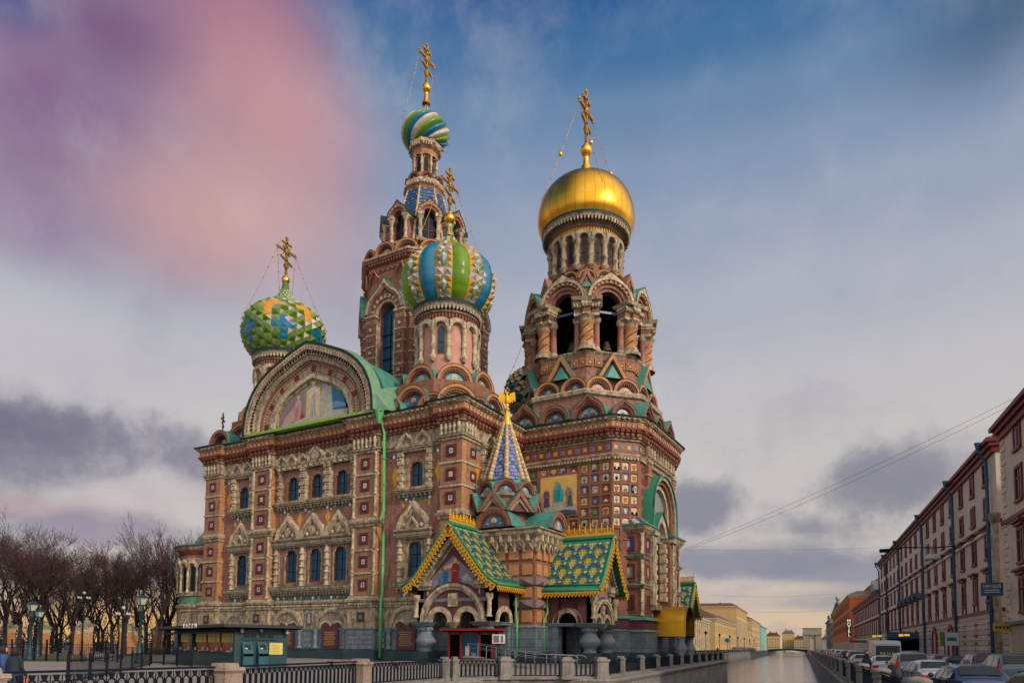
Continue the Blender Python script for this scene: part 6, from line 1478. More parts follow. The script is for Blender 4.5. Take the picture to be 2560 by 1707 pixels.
# ---- iron fences on the left
def pickets(name,label,p,q,h,gap,nposts,curl=False,m='iron'):
    L=(q-p).length; an=math.atan2((q-p).y,(q-p).x); root=empty(name,label,'fence',(p.x,p.y,0),an)
    b=MB(); n=int(L/gap); b.box(0,L,-.02,.02,h*.86,h*.86+.04,m); b.box(0,L,-.02,.02,.12,.16,m)
    for k in range(n): x=L*(k+.5)/n; b.box(x-.009,x+.009,-.009,.009,.08,h*.95,m); b.add([(x-.018,0,h*.95),(x+.018,0,h*.95),(x,0,h),(x,-.015,h*.95),(x,.015,h*.95)],[(0,1,2),(3,4,2)],m)
    put('fence_panel',b,root)
    c=MB(); c.box(-.05,.05,-.05,.05,0,h*1.15,m)
    if curl: c.tube([(0,0,h*1.1),(.03,0,h*1.25),(.12,0,h*1.32),(.2,0,h*1.27)],.03,m,5)
    me=c.mesh('post')
    for k in range(nposts): put('post',me,root,Matrix.Translation((L*k/(nposts-1),0,0)))
    return root
pickets('picket_fence','tall black picket fence with curled posts behind the left railing',onZ(168,1712),V(12.6,-46.2),.98,.2,7,True)
pickets('picket_fence','black picket fence along the kerb of the lawn by the garden',onZ(-30,1650),V(3.,-42.6),1.5,.16,12)
pickets('picket_fence','short black picket fence in front of the ticket windows',V(8.5,-43.4),V(16.5,-45.9),1.1,.14,4,True)
# ---- mat kiosk
kq=MB(); KI=empty('ticket_kiosk','dark teal ticket kiosk with four orange and yellow counters and a flat roof','kiosk',(18.9,-44.6,0),R_(-19.3))
mat('kiosk_teal',(.006,.050,.068),(.005,.036,.05),.4,scale=1.5,stain=.1); mat('kiosk_dark',(.012,.022,.032),(.008,.015,.022),.5,scale=2); mat('poster_yellow',(.55,.50,.14),(.48,.44,.12),.6,scale=5); mat('counter_orange',(.38,.09,.025),(.28,.065,.02),.5,scale=3)
b=MB(); b.box(-12.6,0,0,3.5,0,.95,'kiosk_teal'); b.box(-12.6,0,.8,3.5,.95,2.5,'kiosk_teal'); b.box(-3.5,0,0,.85,.95,2.5,'kiosk_teal') if False else None
b.box(-.35,0,0,.85,.95,2.5,'kiosk_teal'); b.box(-12.6,-12.3,0,.85,.95,2.5,'kiosk_teal'); b.box(-9.35,-8.7,0,.85,.95,2.5,'kiosk_teal'); b.box(-12.6,0,0,.85,2.3,2.52,'kiosk_dark'); put('kiosk_wall',b,KI)
b=MB(); b.box(-14.,.9,-1.0,4.2,2.58,2.78,'kiosk_dark'); b.box(-13.9,.8,-.95,4.1,2.5,2.58,'black'); put('flat_roof',b,KI)
b=MB(); b.add([(-8.9,-.0,2.42),(-.3,-.0,2.42),(-.3,-.85,2.22),(-8.9,-.85,2.22),(-12.5,0,2.42),(-9.3,0,2.42),(-9.3,-.85,2.22),(-12.5,-.85,2.22)],[(0,1,2,3),(4,5,6,7)],'granite_blue'); put('awning',b,KI)
for x0,x1 in ((-12.2,-9.5),(-8.6,-6.2),(-5.9,-3.4),(-3.1,-.5)):
    b=MB(); b.box(x0,x1,.3,.4,.98,2.3,'counter_orange'); b.box(x0-.05,x1+.05,-.18,.35,.92,1.0,'kiosk_dark'); o=put('ticket_window',b,KI)
    q=MB(); q.box(x0+.1,x1-.1,.2,.24,1.62,2.22,'poster_yellow')
    for k in range(5): q.box(x0+.3,x1-.5,.19,.2,1.7+.1*k,1.715+.1*k,'iron_brown')
    q.box(x1-.75,x1-.72,.185,.2,1.62,2.22,'iron_brown'); put('poster',q,o); 
    for c_ in ((x0+.15,x0+.35,.1,.18,1.05,1.25),(x1-.5,x1-.25,.1,.18,1.05,1.3),(x1-.8,x1-.5,-.1,.1,1.0,1.08)): q=MB(); q.box(*c_,'white'); put('notice',q,o)
# kiosk end wall: window band, two ticket machines, yellow notice
KM=Matrix.Rotation(R_(90),4,'Z')
b=MB(); 
for x0,x1 in ((.55,1.35),(1.6,2.5)): b.box(x0,x1,-.04,0.02,1.95,2.35,'glass_dark'); b.box((x0+x1)/2-.03,(x0+x1)/2+.03,-.06,0,1.95,2.35,'kiosk_teal')
b.box(.4,2.7,-.12,0,1.82,1.9,'kiosk_teal'); b.box(.4,2.7,-.05,0,2.38,2.42,'blue_grey'); put('window_band',b,KI,KM)
mat('machine_teal',(.010,.085,.12),(.008,.06,.09),.4,scale=3)
for x in (.75,1.75):
    b=MB(); b.box(x-.32,x+.32,-.42,0,0,.95,'machine_teal'); b.add([(x-.32,-.42,.95),(x+.32,-.42,.95),(x+.32,-.1,1.65),(x-.32,-.1,1.65),(x-.32,0,1.65),(x+.32,0,1.65),(x-.32,0,.95),(x+.32,0,.95)],[(0,1,2,3),(3,2,5,4),(0,3,4,6),(1,2,5,7)],'machine_teal'); b.box(x-.3,x+.3,-.46,-.42,.75,.9,'black')
    o=put('ticket_machine',b,KI,KM); q=MB(); q.M=Matrix.Translation((x,-.27,1.3))@Matrix.Rotation(R_(-24.5),4,'X'); q.box(-.2,.2,-.02,.0,-.14,.2,'glass_dark'); q.box(-.2,-.02,-.035,-.02,-.12,-.04,'white'); put('screen',q,o)
b=MB(); b.box(2.25,3.15,-.08,-.04,.85,1.62,'poster_yellow')
for k in range(6): b.box(2.35,3.0-.1*(k%2),-.085,-.08,.95+.1*k,.965+.1*k,'iron_brown')
put('poster',b,KI,KM)
kt=text_mb('К   А   С   С   Ы',.42,'white_pure',.02); put('lettering',kt,KI,Matrix.Translation((-5.9,-1.03,2.70))@STAND)
for i,(x,y,z) in enumerate(((.25,.35,2.35),(.25,1.6,2.42),(.35,3.3,2.3))):
    b=MB(); b.tube([(x-.25,y,z+.08),(x,y,z+.05)],.025,'white',5); b.M=Matrix.Translation((x,y,z))@Matrix.Rotation(R_(20),4,'Y'); b.lathe([(.01,-.02),(.09,0),(.1,.25),(.05,.3)],0,0,8,'white'); b.M=Matrix.Translation((x,y,z))@Matrix.Rotation(R_(110),4,'Y'); b.lathe([(.02,-.2),(.09,-.18),(.09,.12),(.02,.14)],0,0,8,'white'); put('security_camera',b,KI)
# ---- red glazed vestibule in the porch
VE=empty('entrance_booth','red framed glass entrance booth with a flat red canopy inside the porch arch','booth',(23.7,-24.3,0))
b=MB(); b.box(-2.6,2.6,-.9,1.6,2.82,3.0,'red'); b.box(-2.4,2.4,-.7,1.5,2.72,2.82,'black'); put('canopy',b,VE)
b=MB(); 
for x in (-.95,.95,-2.2,2.2): b.box(x-.09,x+.09,-.1,.1,0,2.75,'red')
b.box(-2.2,2.2,-.1,.1,2.5,2.72,'red'); b.box(-2.2,2.2,.1,1.4,0,.1,'red'); put('door_frame',b,VE)
b=MB(); b.box(-.86,.86,-.02,.02,.1,2.5,'glass'); b.box(-.03,.03,-.05,-.02,.1,2.5,'red'); b.box(-.5,-.1,-.03,-.02,.7,1.5,'white'); b.box(.1,.6,-.03,-.02,.6,.95,'robe_blue'); put('glass_door',b,VE)
for x0 in (-2.1,1.05): b=MB(); b.box(x0,x0+1.05,-.02,.02,.1,2.5,'black'); put('side_panel',b,VE)
AC=MB(); AC.box(-.5,.5,-.3,.1,0,.75,'white_pure'); AC.box(-.42,.08,-.32,-.3,.08,.67,'granite_post'); AC.box(.2,.42,-.32,-.3,.08,.67,'granite_post'); o=put('air_conditioner',AC,None,Matrix.Translation((26.6,-24.4,1.75))@Matrix.Rotation(R_(20),4,'Z')); tag(o,'white box air conditioner fixed beside the red entrance canopy','air conditioner')
b=MB(); b.tube([(26.6,-24.3,0),(26.6,-24.3,1.75)],.06,'iron',6); b.tube([(25.9,-24.3,1.7),(27.1,-24.3,1.7)],.04,'iron',5); tag(put('bracket_post',b),'thin dark post carrying the white air conditioner','post')
mat('rail_grey',(.30,.31,.33),(.2,.21,.23),.4,scale=4)
# ramp with pale handrails
RA=empty('access_ramp','sloping ramp with pale metal handrails leading up to the porch','ramp',(29.,-30.,0))
b=MB()
for dy in (0,1.4):
    b.tube([(-2.,dy,1.75),(4.5,dy-.9,1.0),(7.6,dy-1.2,.95),(7.9,dy-1.2,.8),(7.7,dy-1.2,.7)],.022,'rail_grey',6); b.tube([(-2.,dy,1.45),(4.5,dy-.9,.7),(7.4,dy-1.2,.65)],.018,'rail_grey',6)
    for k in range(6): x=-1.8+1.8*k; z=1.75-.115*(x+2) if x<4.5 else .95; b.tube([(x,dy-.138*(x+2),0),(x,dy-.138*(x+2),z)],.02,'rail_grey',6)
put('handrail',b,RA); b=MB(); b.add([(-2.2,-.2,.75),(4.6,-1.1,0.02),(4.6,.6,.02),(-2.2,1.5,.75),(-2.2,-.2,0),(-2.2,1.5,0)],[(0,1,2,3),(0,1,4),(3,2,5),(0,4,5,3)],'granite_post'); put('ramp_surface',b,RA)
for i,(x,y,r) in enumerate(((24.,-40.,.1),(28.5,-39.,-.05),(32.5,-37.5,.2))):
    b=MB(); b.box(-1.6,1.6,-.3,.3,.45,.52,'granite_pink'); 
    for sx in (-1,1): b.box(sx*1.2-.1,sx*1.2+.1,-.25,.25,0,.45,'granite_post')
    o=put('stone_bench',b,None,Matrix.Translation((x,y,0))@Matrix.Rotation(r,4,'Z')); tag(o,('low stone bench just right of the kiosk','low stone bench in front of the church plaque','low stone bench nearest the granite corner post')[i],'bench','low benches before the church')
# ---- street lamps (dark green, square lanterns)
def street_lamp(p,h,label,s_=1.):
    root=empty('street_lamp',label,'street lamp',(p.x,p.y,0),group='lantern street lamps'); 
    b=MB(); b.lathe([(.36,0),(.36,.25),(.26,.35),(.24,.9),(.16,1.05),(.12,1.3),(.11,h-1.3),(.17,h-1.25),(.17,h-1.15),(.1,h-1.1),(.1,h-.75)],0,0,10,'lamp_green'); put('lamp_post',b,root)
    b=MB(); z=h-.75
    b.frus(0,0,z-.05,z,.1,.2,'lamp_green'); b.frus(0,0,z+.52,z+.75,.42,.1,'lamp_green'); b.ball((0,0,z+.8),.07,'lamp_green',6)
    for sx in (-1,1):
        for sy in (-1,1): b.tube([(sx*.18,sy*.18,z),(sx*.34,sy*.34,z+.53)],.025,'lamp_green',4)
    put('lantern_frame',b,root); b=MB(); b.frus(0,0,z,z+.52,.16,.31,'lamp_glass'); put('lamp_glass',b,root); return root
mat('lamp_green',(.006,.045,.06),(.005,.032,.045),.45,scale=3); mat('lamp_glass',(.42,.45,.40),(.35,.38,.34),.3,scale=3)
street_lamp(onZ(73,1648.8),4.86,'dark green lantern lamp post, taller of the two close together at the far left')
street_lamp(onZ(93,1641),4.75,'dark green lantern lamp post standing just behind the tallest left one')
street_lamp(onZ(347,1657.5),5.1,'large dark green lantern lamp post left of the ticket kiosk')
mat('globe_white',(.42,.44,.47),(.34,.36,.40),.3)
def cluster_lamp(p,h,label):
    root=empty('street_lamp',label,'street lamp',(p.x,p.y,0),group='lamps with round white globes'); b=MB(); b.lathe([(.2,0),(.1,.6),(.08,h-.9),(.1,h)],0,0,8,'iron')
    for k in range(4): a=R_(90*k); b.tube([(0,0,h-.9),(.5*math.cos(a),.5*math.sin(a),h-.95),(.62*math.cos(a),.62*math.sin(a),h-.6)],.04,'iron',5)
    put('lamp_post',b,root)
    for k in range(4): a=R_(90*k); q=MB(); q.ball((.62*math.cos(a),.62*math.sin(a),h-.42),.14,'globe_white',10); put('globe',q,root)
    q=MB(); q.ball((0,0,h+.15),.17,'globe_white',10); put('globe',q,root)
cluster_lamp(onZ(203,1637),7.0,'black lamp with five white globes behind the garden gate pillar'); cluster_lamp(onZ(303,1646),4.6,'shorter black lamp with white globes right of the garden gate')
# ---- garden fence: brick pillars with green caps and wrought iron scrolls
def pillar(w_,h,tiles=False):
    b=MB(); a=w_/2; b.frus(0,0,0,.9,a*1.15,a*1.1,'brick'); b.frus(0,0,.9,1.0,a*1.3,a*1.3,'stone'); b.frus(0,0,1.0,h*.62,a,a,'brick_orange'); b.frus(0,0,h*.62,h*.76,a*1.05,a*1.15,'stone_light'); b.frus(0,0,h*.76,h*.80,a*1.3,a*1.4,'stone'); b.frus(0,0,h*.80,h*.87,a*1.42,a*.6,'copper_light'); b.frus(0,0,h*.87,h*.92,a*.5,a*.55,'stone_light'); b.ball((0,0,h*.96),a*.35,'stone_light',8)
    if tiles:
        for z in (1.6,2.35): b.box(-.24,.24,-a-.04,-a,z,z+.42,'stone_light'); b.box(-.14,.14,-a-.06,-a-.04,z+.1,z+.32,'copper')
    return b
def scrollwork(L,h0,h1,dens=1.):
    b=MB(); b.box(0,L,-.03,.03,.5,.56,'iron'); n=max(2,int(L/1.2*dens))
    for k in range(n):
        x=L*(k+.5)/n; r=L/n*.42
        for sg,zc in ((1,h0*.72),(-1,h0*.38)):
            b.tube([(x+sg*r*(1-t_/22)*math.cos(t_*.62),0,zc+r*1.1*(1-t_/22)*math.sin(t_*.62)) for t_ in range(20)],.05,'iron',4)
        for q in range(3): b.tube([(x-r+q*r,0,.5),(x-r+q*r,0,h0*.55)],.03,'iron',4)
        b.tube([(x-L/n/2,0,h0*.62),(x-L/n*.2,0,h0*.9),(x,0,h0*.95+(h1-h0)*math.sin(math.pi*x/L)),(x+L/n*.2,0,h0*.9),(x+L/n/2,0,h0*.62)],.05,'iron',4)
        b.tube([(x-L/n/2,0,h0*.5),(x,0,h0*.35),(x+L/n/2,0,h0*.5)],.04,'iron',4)
    return b
GF=[onZ(x,1633.5) for x in (-90,19.5,107,195,213,309,327,391,470)]
root=empty('garden_fence','ornate wrought iron garden fence with orange brick pillars and green caps before the bare trees','fence',(GF[1].x,GF[1].y,0)); o0=GF[1]
for i,p in enumerate(GF):
    big=i in (4,5); d=GF[min(i+1,8)]-GF[max(0,i-1)]; an=math.atan2(d.y,d.x)
    put('brick_pillar',pillar(1.15 if not big else 1.3,4.1 if not big else 4.6,big),root,Matrix.Translation((p.x-o0.x,p.y-o0.y,0))@Matrix.Rotation(an,4,'Z'))
    if i<8 and i not in (3,5):
        d=GF[i+1]-p; put('scroll_panel',scrollwork(d.length,2.9,2.9 if i!=4 else 4.9),root,Matrix.Translation((p.x-o0.x,p.y-o0.y,0))@Matrix.Rotation(math.atan2(d.y,d.x),4,'Z'))
# ================================================================== TREES
mat('bark',(.024,.017,.018),(.016,.011,.012),.95,scale=4,bump=.6); mat('twigs',(.066,.036,.045),(.042,.025,.033),.95,scale=1.)
def bare_tree(seed,h,spread,up=.5):
    rd=random.Random(seed); tr=MB(); tw=MB(); budget=[5200]
    def tri(p,q,w_,m='twigs'):
        d=q-p; n=d.cross(Vector((rd.uniform(-1,1),rd.uniform(-1,1),rd.uniform(-1,1)))).normalized()*w_
        tw.add([p-n,p+n,q],[(0,1,2)],m)
    def grow(p,d,L,r,lev):
        n=3; pts=[p.copy()]; q=p.copy(); dd=d.copy()
        for i in range(n):
            dd=(dd+Vector((rd.uniform(-.22,.22),rd.uniform(-.22,.22),rd.uniform(-.1,.2)*up+.04))).normalized(); q=q+dd*L/n; pts.append(q.copy())
        r2=r*.62
        if lev<=3: tr.tube(pts,[r+(r2-r)*i/n for i in range(n+1)],'bark',6 if lev<2 else 4)
        else: 
            for a,b_ in zip(pts,pts[1:]): tri(a,b_+(b_-a)*.15,max(.016,r))
        if lev>=6 or L<.35: return
        k=(4 if lev==0 else 3) if lev<4 else (4 if lev==4 else 5)
        for j in range(k):
            t_=rd.uniform(.35,1.) if j else 1.; i=min(int(t_*n),n-1); b0=pts[i].lerp(pts[i+1],t_*n-i) if t_<1 else pts[-1]
            ang=rd.uniform(.3,.85)*spread*(.55 if j==0 else 1); ax_=Vector((rd.uniform(-1,1),rd.uniform(-1,1),rd.uniform(-.2,.2))).normalized()
            nd=(Matrix.Rotation(ang,3,ax_)@dd).normalized(); nd.z=nd.z*.8+.22*up; nd.normalize()
            grow(b0,nd,L*rd.uniform(.62,.84),r2*(.85 if j==0 else .62),lev+1)
    trunk_h=h*.26
    tr.tube([(0,0,-.1),(0,0,trunk_h*.1),(rd.uniform(-.2,.2),rd.uniform(-.2,.2),trunk_h)],[h*.020,h*.015,h*.012],'bark',8)
    for j in range(4):
        a=rd.uniform(0,6.3); grow(Vector((0,0,trunk_h*rd.uniform(.8,1.))),Vector((math.cos(a)*.5*spread,math.sin(a)*.5*spread,1)).normalized(),h*.25,h*.0095,1)
    return tr.mesh('trunk'),tw.mesh('branches')
TV=[bare_tree(11,15,.9),bare_tree(23,16,.75,.8),bare_tree(5,14,1.05,.4),bare_tree(31,17,.6,1.1)]
rd=random.Random(5); TI=[]
spots=[(-30,92,18),(12,100,18.5),(48,96,16.5),(75,104,15.5),(100,98,17.5),(128,106,16),(150,112,15),(178,100,15.5),(203,108,17),(232,112,15),(255,120,14.5),(282,104,16),(312,100,17.5),(338,112,16),(366,103,17),(395,98,19),(422,106,19.5),(445,112,18),
       (30,122,19),(90,128,18),(140,130,16),(190,130,15),(245,132,15),(300,128,16),(350,132,16),(410,126,19)]
LB=('tallest bare tree at the left edge, its crown reaching far above the others','broad bare tree whose crown spreads to a low dome','slim bare tree with steep upright twigs','bare lime tree in the dense grey row')
for i,(px,D_,h) in enumerate(spots):
    d=ray(px,1602); d.z=0; d.normalize(); p=C0+d*D_; k=i%4; tm,bm_=TV[k]
    near=('beside the garden fence','behind the garden fence')[D_>110]
    zone='left edge' if px<60 else 'two left lamp posts' if px<130 else 'garden gate' if px<330 else 'ticket kiosk'
    root=empty('bare_tree','bare winter tree %s, near the %s'%(near,zone),'tree',(p.x,p.y,0),rd.uniform(0,6.3),group='bare trees %s near the %s'%(near,zone)); s_=h/(15,16,14,17)[k]*.87; root.scale=(s_*1.15,s_*1.15,s_)
    put('trunk',tm,root); put('branches',bm_,root)
# low undergrowth mass and the palace behind the trees
mat('ochre',(.62,.40,.13),(.52,.33,.11),.8,scale=.5,stain=.2)
b=MB(); rd=random.Random(9)
for i in range(9000):
    px=rd.uniform(-60,470); D_=rd.uniform(118,150); d=ray(px,1602); d.z=0; d.normalize(); p=C0+d*D_+Vector((0,0,rd.uniform(0,1)**1.3*8)); q=p+Vector((rd.uniform(-.8,.8),rd.uniform(-.8,.8),rd.uniform(.2,1.6))); n=Vector((rd.uniform(-1,1),rd.uniform(-1,1),0))*.05
    b.add([p-n,p+n,q],[(0,1,2)],'twigs')
o=put('undergrowth',b); o['kind']='stuff'
# ================================================================== HOUSES
def house(name,label,side,s0,s1,a,depth,z0,H,wallm,rows,nc,winm='frame_red',framem=None,roofm='roof_grey',bands=(),cornm=None,u_m=1.2,roofh=2.,base=None,chim=0,group=None,pil=None,wide=None):
    """rows: (z bottom, height, width, kind)"""
    L=s1-s0
    if side>0: p=C(s1,a); phi=math.degrees(math.atan2(-TT.y,-TT.x))
    else: p=C(s0,a); phi=math.degrees(math.atan2(TT.y,TT.x))
    root=empty(name,label,'building',(p.x,p.y,z0),R_(phi),group=group)
    b=MB(); b.box(0,L,0,depth,0,H,wallm)
    if base: b.box(-.03,L+.03,-.12,depth,0,base[0],base[1])
    put('wall',b,root); cm=cornm or wallm
    b=MB(); b.box(-.5,L+.5,-.75,depth+.4,H-.15,H+.2,cm); b.box(-.35,L+.35,-.5,depth+.3,H-.5,H-.15,cm); b.box(-.15,L+.15,-.25,depth,H-1.0,H-.5,cm)
    for z,m_ in bands: b.box(-.1,L+.1,-.22,depth,z,z+.3,m_)
    put('cornice',b,root)
    b=MB(); e=min(roofh*1.6,depth/2-.3); b.add([(-.5,-.7,H+.2),(L+.5,-.7,H+.2),(L+.5,depth+.4,H+.2),(-.5,depth+.4,H+.2),(e,e,H+.2+roofh),(L-e,e,H+.2+roofh),(L-e,depth-e,H+.2+roofh),(e,depth-e,H+.2+roofh)],[(0,1,5,4),(1,2,6,5),(2,3,7,6),(3,0,4,7),(4,5,6,7)],roofm); ro=put('roof',b,root)
    rr=random.Random(hash(round(s0)))
    for k in range(chim):
        q=MB(); x=L*(k+.5)/chim; q.box(x-.6,x+.6,depth*.4,depth*.4+.8,H+.5,H+roofh+1.4,'brick'); put('chimney',q,ro)
    if pil:
        b=MB(); n,m_,zz0,zz1=pil
        for k in range(n+1): x=u_m*.4+(L-u_m*.8)*k/n; b.box(x-.35,x+.35,-.35,0,zz0,zz1,m_)
        put('pilaster',b,root)
    cells=[(j,i) for i in range(nc) for j in range(len(rows))]
    if side>0: cells.sort(key=lambda t:-t[1])
    cache={}; rest=MB(); cnt=0
    for j,i in cells:
        zb,h,w_,kind=rows[j]; x=u_m+(L-2*u_m)*(i+.5)/nc
        vr=rr.randrange(4)
        def geo(b):
            fm=framem or winm
            if kind!='arch':
                b.box(-w_/2,w_/2,-.03,0,0,h,'glass_dark' if vr else 'car_glass'); t=.22
                if vr==1: b.box(-w_/2,-w_*.2,-.045,-.03,0,h,'curtain'); b.box(w_*.2,w_/2,-.045,-.03,0,h,'curtain')
                if vr==2: b.box(-w_/2,w_/2,-.045,-.03,h*.45,h,'curtain')
                for q in (((-w_/2-t,-w_/2+.08),(0,h)),((w_/2-.08,w_/2+t),(0,h))): b.box(q[0][0],q[0][1],-.12,0,q[1][0],q[1][1],fm)
                b.box(-w_/2-t,w_/2+t,-.12,0,h-.05,h+.2,fm); b.box(-w_/2-t,w_/2+t,-.2,0,-.22,0.02,fm); b.box(-.07,.07,-.07,-.03,0,h,fm); b.box(-w_/2,w_/2,-.07,-.03,h*.66,h*.72,fm)
                if kind in ('ped','pedap'): b.box(-w_/2-.3,w_/2+.3,-.3,0,h+.3,h+.55,fm); b.box(-w_/2-.5,w_/2+.5,-.5,0,h+.55,h+.75,fm)
                if kind=='pedap': 
                    b.box(-w_/2-t,-w_/2+.05,-.12,0,-1.1,-.22,fm); b.box(w_/2-.05,w_/2+t,-.12,0,-1.1,-.22,fm); b.box(-w_/2-t,w_/2+t,-.12,0,-1.1,-.95,fm)
            else:
                b.prism([(-w_/2,0),(w_/2,0),(w_/2,h)]+arc(w_/2,8,cz=h,a0=0,a1=180)[1:-1]+[(-w_/2,h)],-.05,0,'glass_dark'); b.band(arc(w_/2,8,cz=h),arc(w_/2+.3,8,cz=h),-.14,0,fm)
                for sx in (-1,1): x0,x1=sorted((sx*w_/2,sx*(w_/2+.3))); b.box(x0,x1,-.14,0,0,h,fm)
        cnt+=1
        if cnt<=96:
            if (j,vr) not in cache: b=MB(); geo(b); cache[(j,vr)]=b.mesh('window')
            put('window',cache[(j,vr)],root,Matrix.Translation((x,0,zb)))
        else: rest.M=Matrix.Translation((x,0,zb)); geo(rest)
    if rest.v: o=put('far_windows',rest,root); o['kind']='stuff'
    return root
mat('frame_red',(.20,.018,.022),(.14,.012,.016),.6,scale=2); mat('car_glass',(.006,.014,.026),(.004,.010,.018),.1,spec=.3); mat('curtain',(.30,.28,.25),(.22,.21,.2),.6,scale=3)
mat('house_beige',(.78,.68,.58),(.66,.58,.50),.85,scale=.5,stain=.3); mat('house_beige2',(.74,.64,.51),(.62,.54,.43),.85,scale=.5,stain=.3)
mat('rustic_beige',(.76,.65,.53),(.64,.55,.45),.85,scale=.5,stain=.25,brick=(400,.5,.05,.35)); mat('roof_grey',(.16,.18,.21),(.11,.125,.15),.6,scale=.8,stain=.3); mat('roof_brown',(.14,.06,.05),(.10,.045,.04),.7,scale=1.,stain=.2)
mat('house_orange',(.62,.17,.045),(.52,.14,.04),.85,scale=.5,stain=.2); mat('house_yellow',(.52,.37,.16),(.43,.31,.14),.85,scale=.4,stain=.2); mat('house_cream',(.50,.43,.32),(.42,.36,.27),.85,scale=.4,stain=.2); mat('house_teal',(.12,.42,.38),(.09,.34,.31),.85,scale=.4,stain=.2); mat('house_grey',(.30,.29,.29),(.23,.22,.225),.85,scale=.5,stain=.3); mat('house_tan',(.52,.38,.22),(.44,.32,.19),.85,scale=.3,stain=.25); mat('window_pale',(.42,.33,.22),(.36,.28,.19),.7,scale=1.)
mat('pipe_blue',(.05,.15,.26),(.04,.12,.21),.45,scale=2,stain=.25)
h5=house('town_house','long five storey beige house with dark red window frames and blue downpipes',1,71.5,170,15.8,16,RZ,20.2,'house_beige',[(17.05,1.9,1.3,'plain'),(14.05,1.7,1.3,'plain'),(10.3,2.1,1.35,'ped'),(6.5,2.1,1.4,'pedap'),(3.4,.9,.8,'plain'),(.5,2.0,.9,'plain')],18,bands=((13.0,'frame_red'),(12.5,'house_beige'),(5.3,'frame_red')),cornm='frame_red',base=(5.3,'rustic_beige'),u_m=1.,roofh=2.4)
ph=math.atan2(-TT.y,-TT.x)
for s_ in (73.2,88.8,110.1,135.5,155,169):
    b=MB(); x=170-s_; b.lathe([(.28,20.5),(.14,19.9)],x,-.95,8,'pipe_blue'); b.tube([(x,-.95,20.3),(x,-.95,19.7),(x,-.35,18.7),(x,-.35,.3)],.15,'pipe_blue',8); 
    for k in range(6): b.tube([(x,-.35,2+3*k),(x,-.35,2.15+3*k)],.19,'pipe_blue',8)
    put('downpipe',b,h5)
for s_ in (103.5,93.,119,126.5): 
    b=MB(); x=170-s_; b.band([(-1.1,0)]+arc(1.1,10,cz=3.2)+[(1.1,0)],[(-1.6,0)]+arc(1.6,10,cz=3.2)+[(1.6,0)],-.3,0,'frame_red'); b.prism([(-1.1,0)]+arc(1.1,10,cz=3.2)+[(1.1,0)],-.16,-.1,'house_cream'); put('carriage_arch',b,h5,Matrix.Translation((x,0,0)))
b=MB()
for k in range(5):
    b.add([(44+4.6*k-1.6,-1.1,9.0),(44+4.6*k,-1.2,9.9),(44+4.6*k+1.6,-1.1,9.0),(44+4.6*k,0,9.9),(44+4.6*k-1.6,0,9.0),(44+4.6*k+1.6,0,9.0)],[(0,1,3,4),(1,2,5,3)],'roof_grey')
put('window_hood',b,h5,Matrix.Translation((-5,0,0)))
hn=house('corner_house','tall beige house with quoins and a dark red cornice at the right edge',1,36,67.3,15.3,14,RZ,20.0,'house_beige2',[(17.2,2.2,1.5,'plain'),(13.3,2.4,1.5,'plain'),(8.6,2.4,1.5,'ped'),(4.9,2.4,1.5,'ped')],6,bands=((12.0,'frame_red'),(3.9,'roof_grey')),cornm='frame_red',u_m=2.5,roofh=1.5)
b=MB()
for k in range(28): b.box(-.06,(.9 if k%2 else 1.3),-.1,0,4.5+.56*k,4.95+.56*k,'house_beige')
put('quoins',b,hn); b=MB(); b.tube([(-.7,-.5,12.6),(-.7,-.5,0)],.28,'stone_light',10); b.lathe([(.28,12.3),(.45,12.8),(.45,13.2)],-.7,-.5,10,'stone'); put('downpipe',b,hn)
b=MB(); b.box(2,8,-.25,0,0,3.9,'house_cream'); b.box(2,8.2,-.6,.0,3.9,4.1,'roof_grey'); put('garage_front',b,hn)
h2=house('town_house','three storey grey beige house with brown windows beyond the long beige house',1,172,258,15.8,14,RZ,14.6,'house_beige',[(9.9,2.6,1.5,'ped'),(5.6,2.6,1.5,'ped'),(1.0,2.2,1.3,'plain')],17,bands=((8.9,'stone'),(4.9,'stone')),cornm='frame_red',base=(4.8,'rustic_beige'),roofh=2.2)
q=MB(); q.add([(60,-.9,14.9),(66,-.9,17.6),(72,-.9,14.9),(60,8,14.9),(66,8,17.6),(72,8,14.9)],[(0,1,2),(0,1,4,3),(1,2,5,4)],'roof_grey'); put('dormer',q,h2,Matrix.Translation((12,0,0)))
house('town_house','tall orange red house with rows of plain windows down the right bank',1,276,430,15.8,20,RZ,20.9,'house_orange',[(16.8,2.2,1.4,'plain'),(12.8,2.2,1.4,'plain'),(8.8,2.2,1.4,'plain'),(1.2,2.4,1.6,'plain')],24,winm='brick',cornm='house_tan',base=(4.8,'house_cream'),roofh=1.5,chim=3)
q=MB(); q.box(240-276+0,0,0,1,0,1,'house_orange') if False else None
house('rear_block','orange block rising above the roofs of the right bank',1,262,330,24,14,RZ,25.2,'house_orange',[(21,2.,1.4,'plain')],8,winm='brick',cornm='house_orange',roofh=.6)
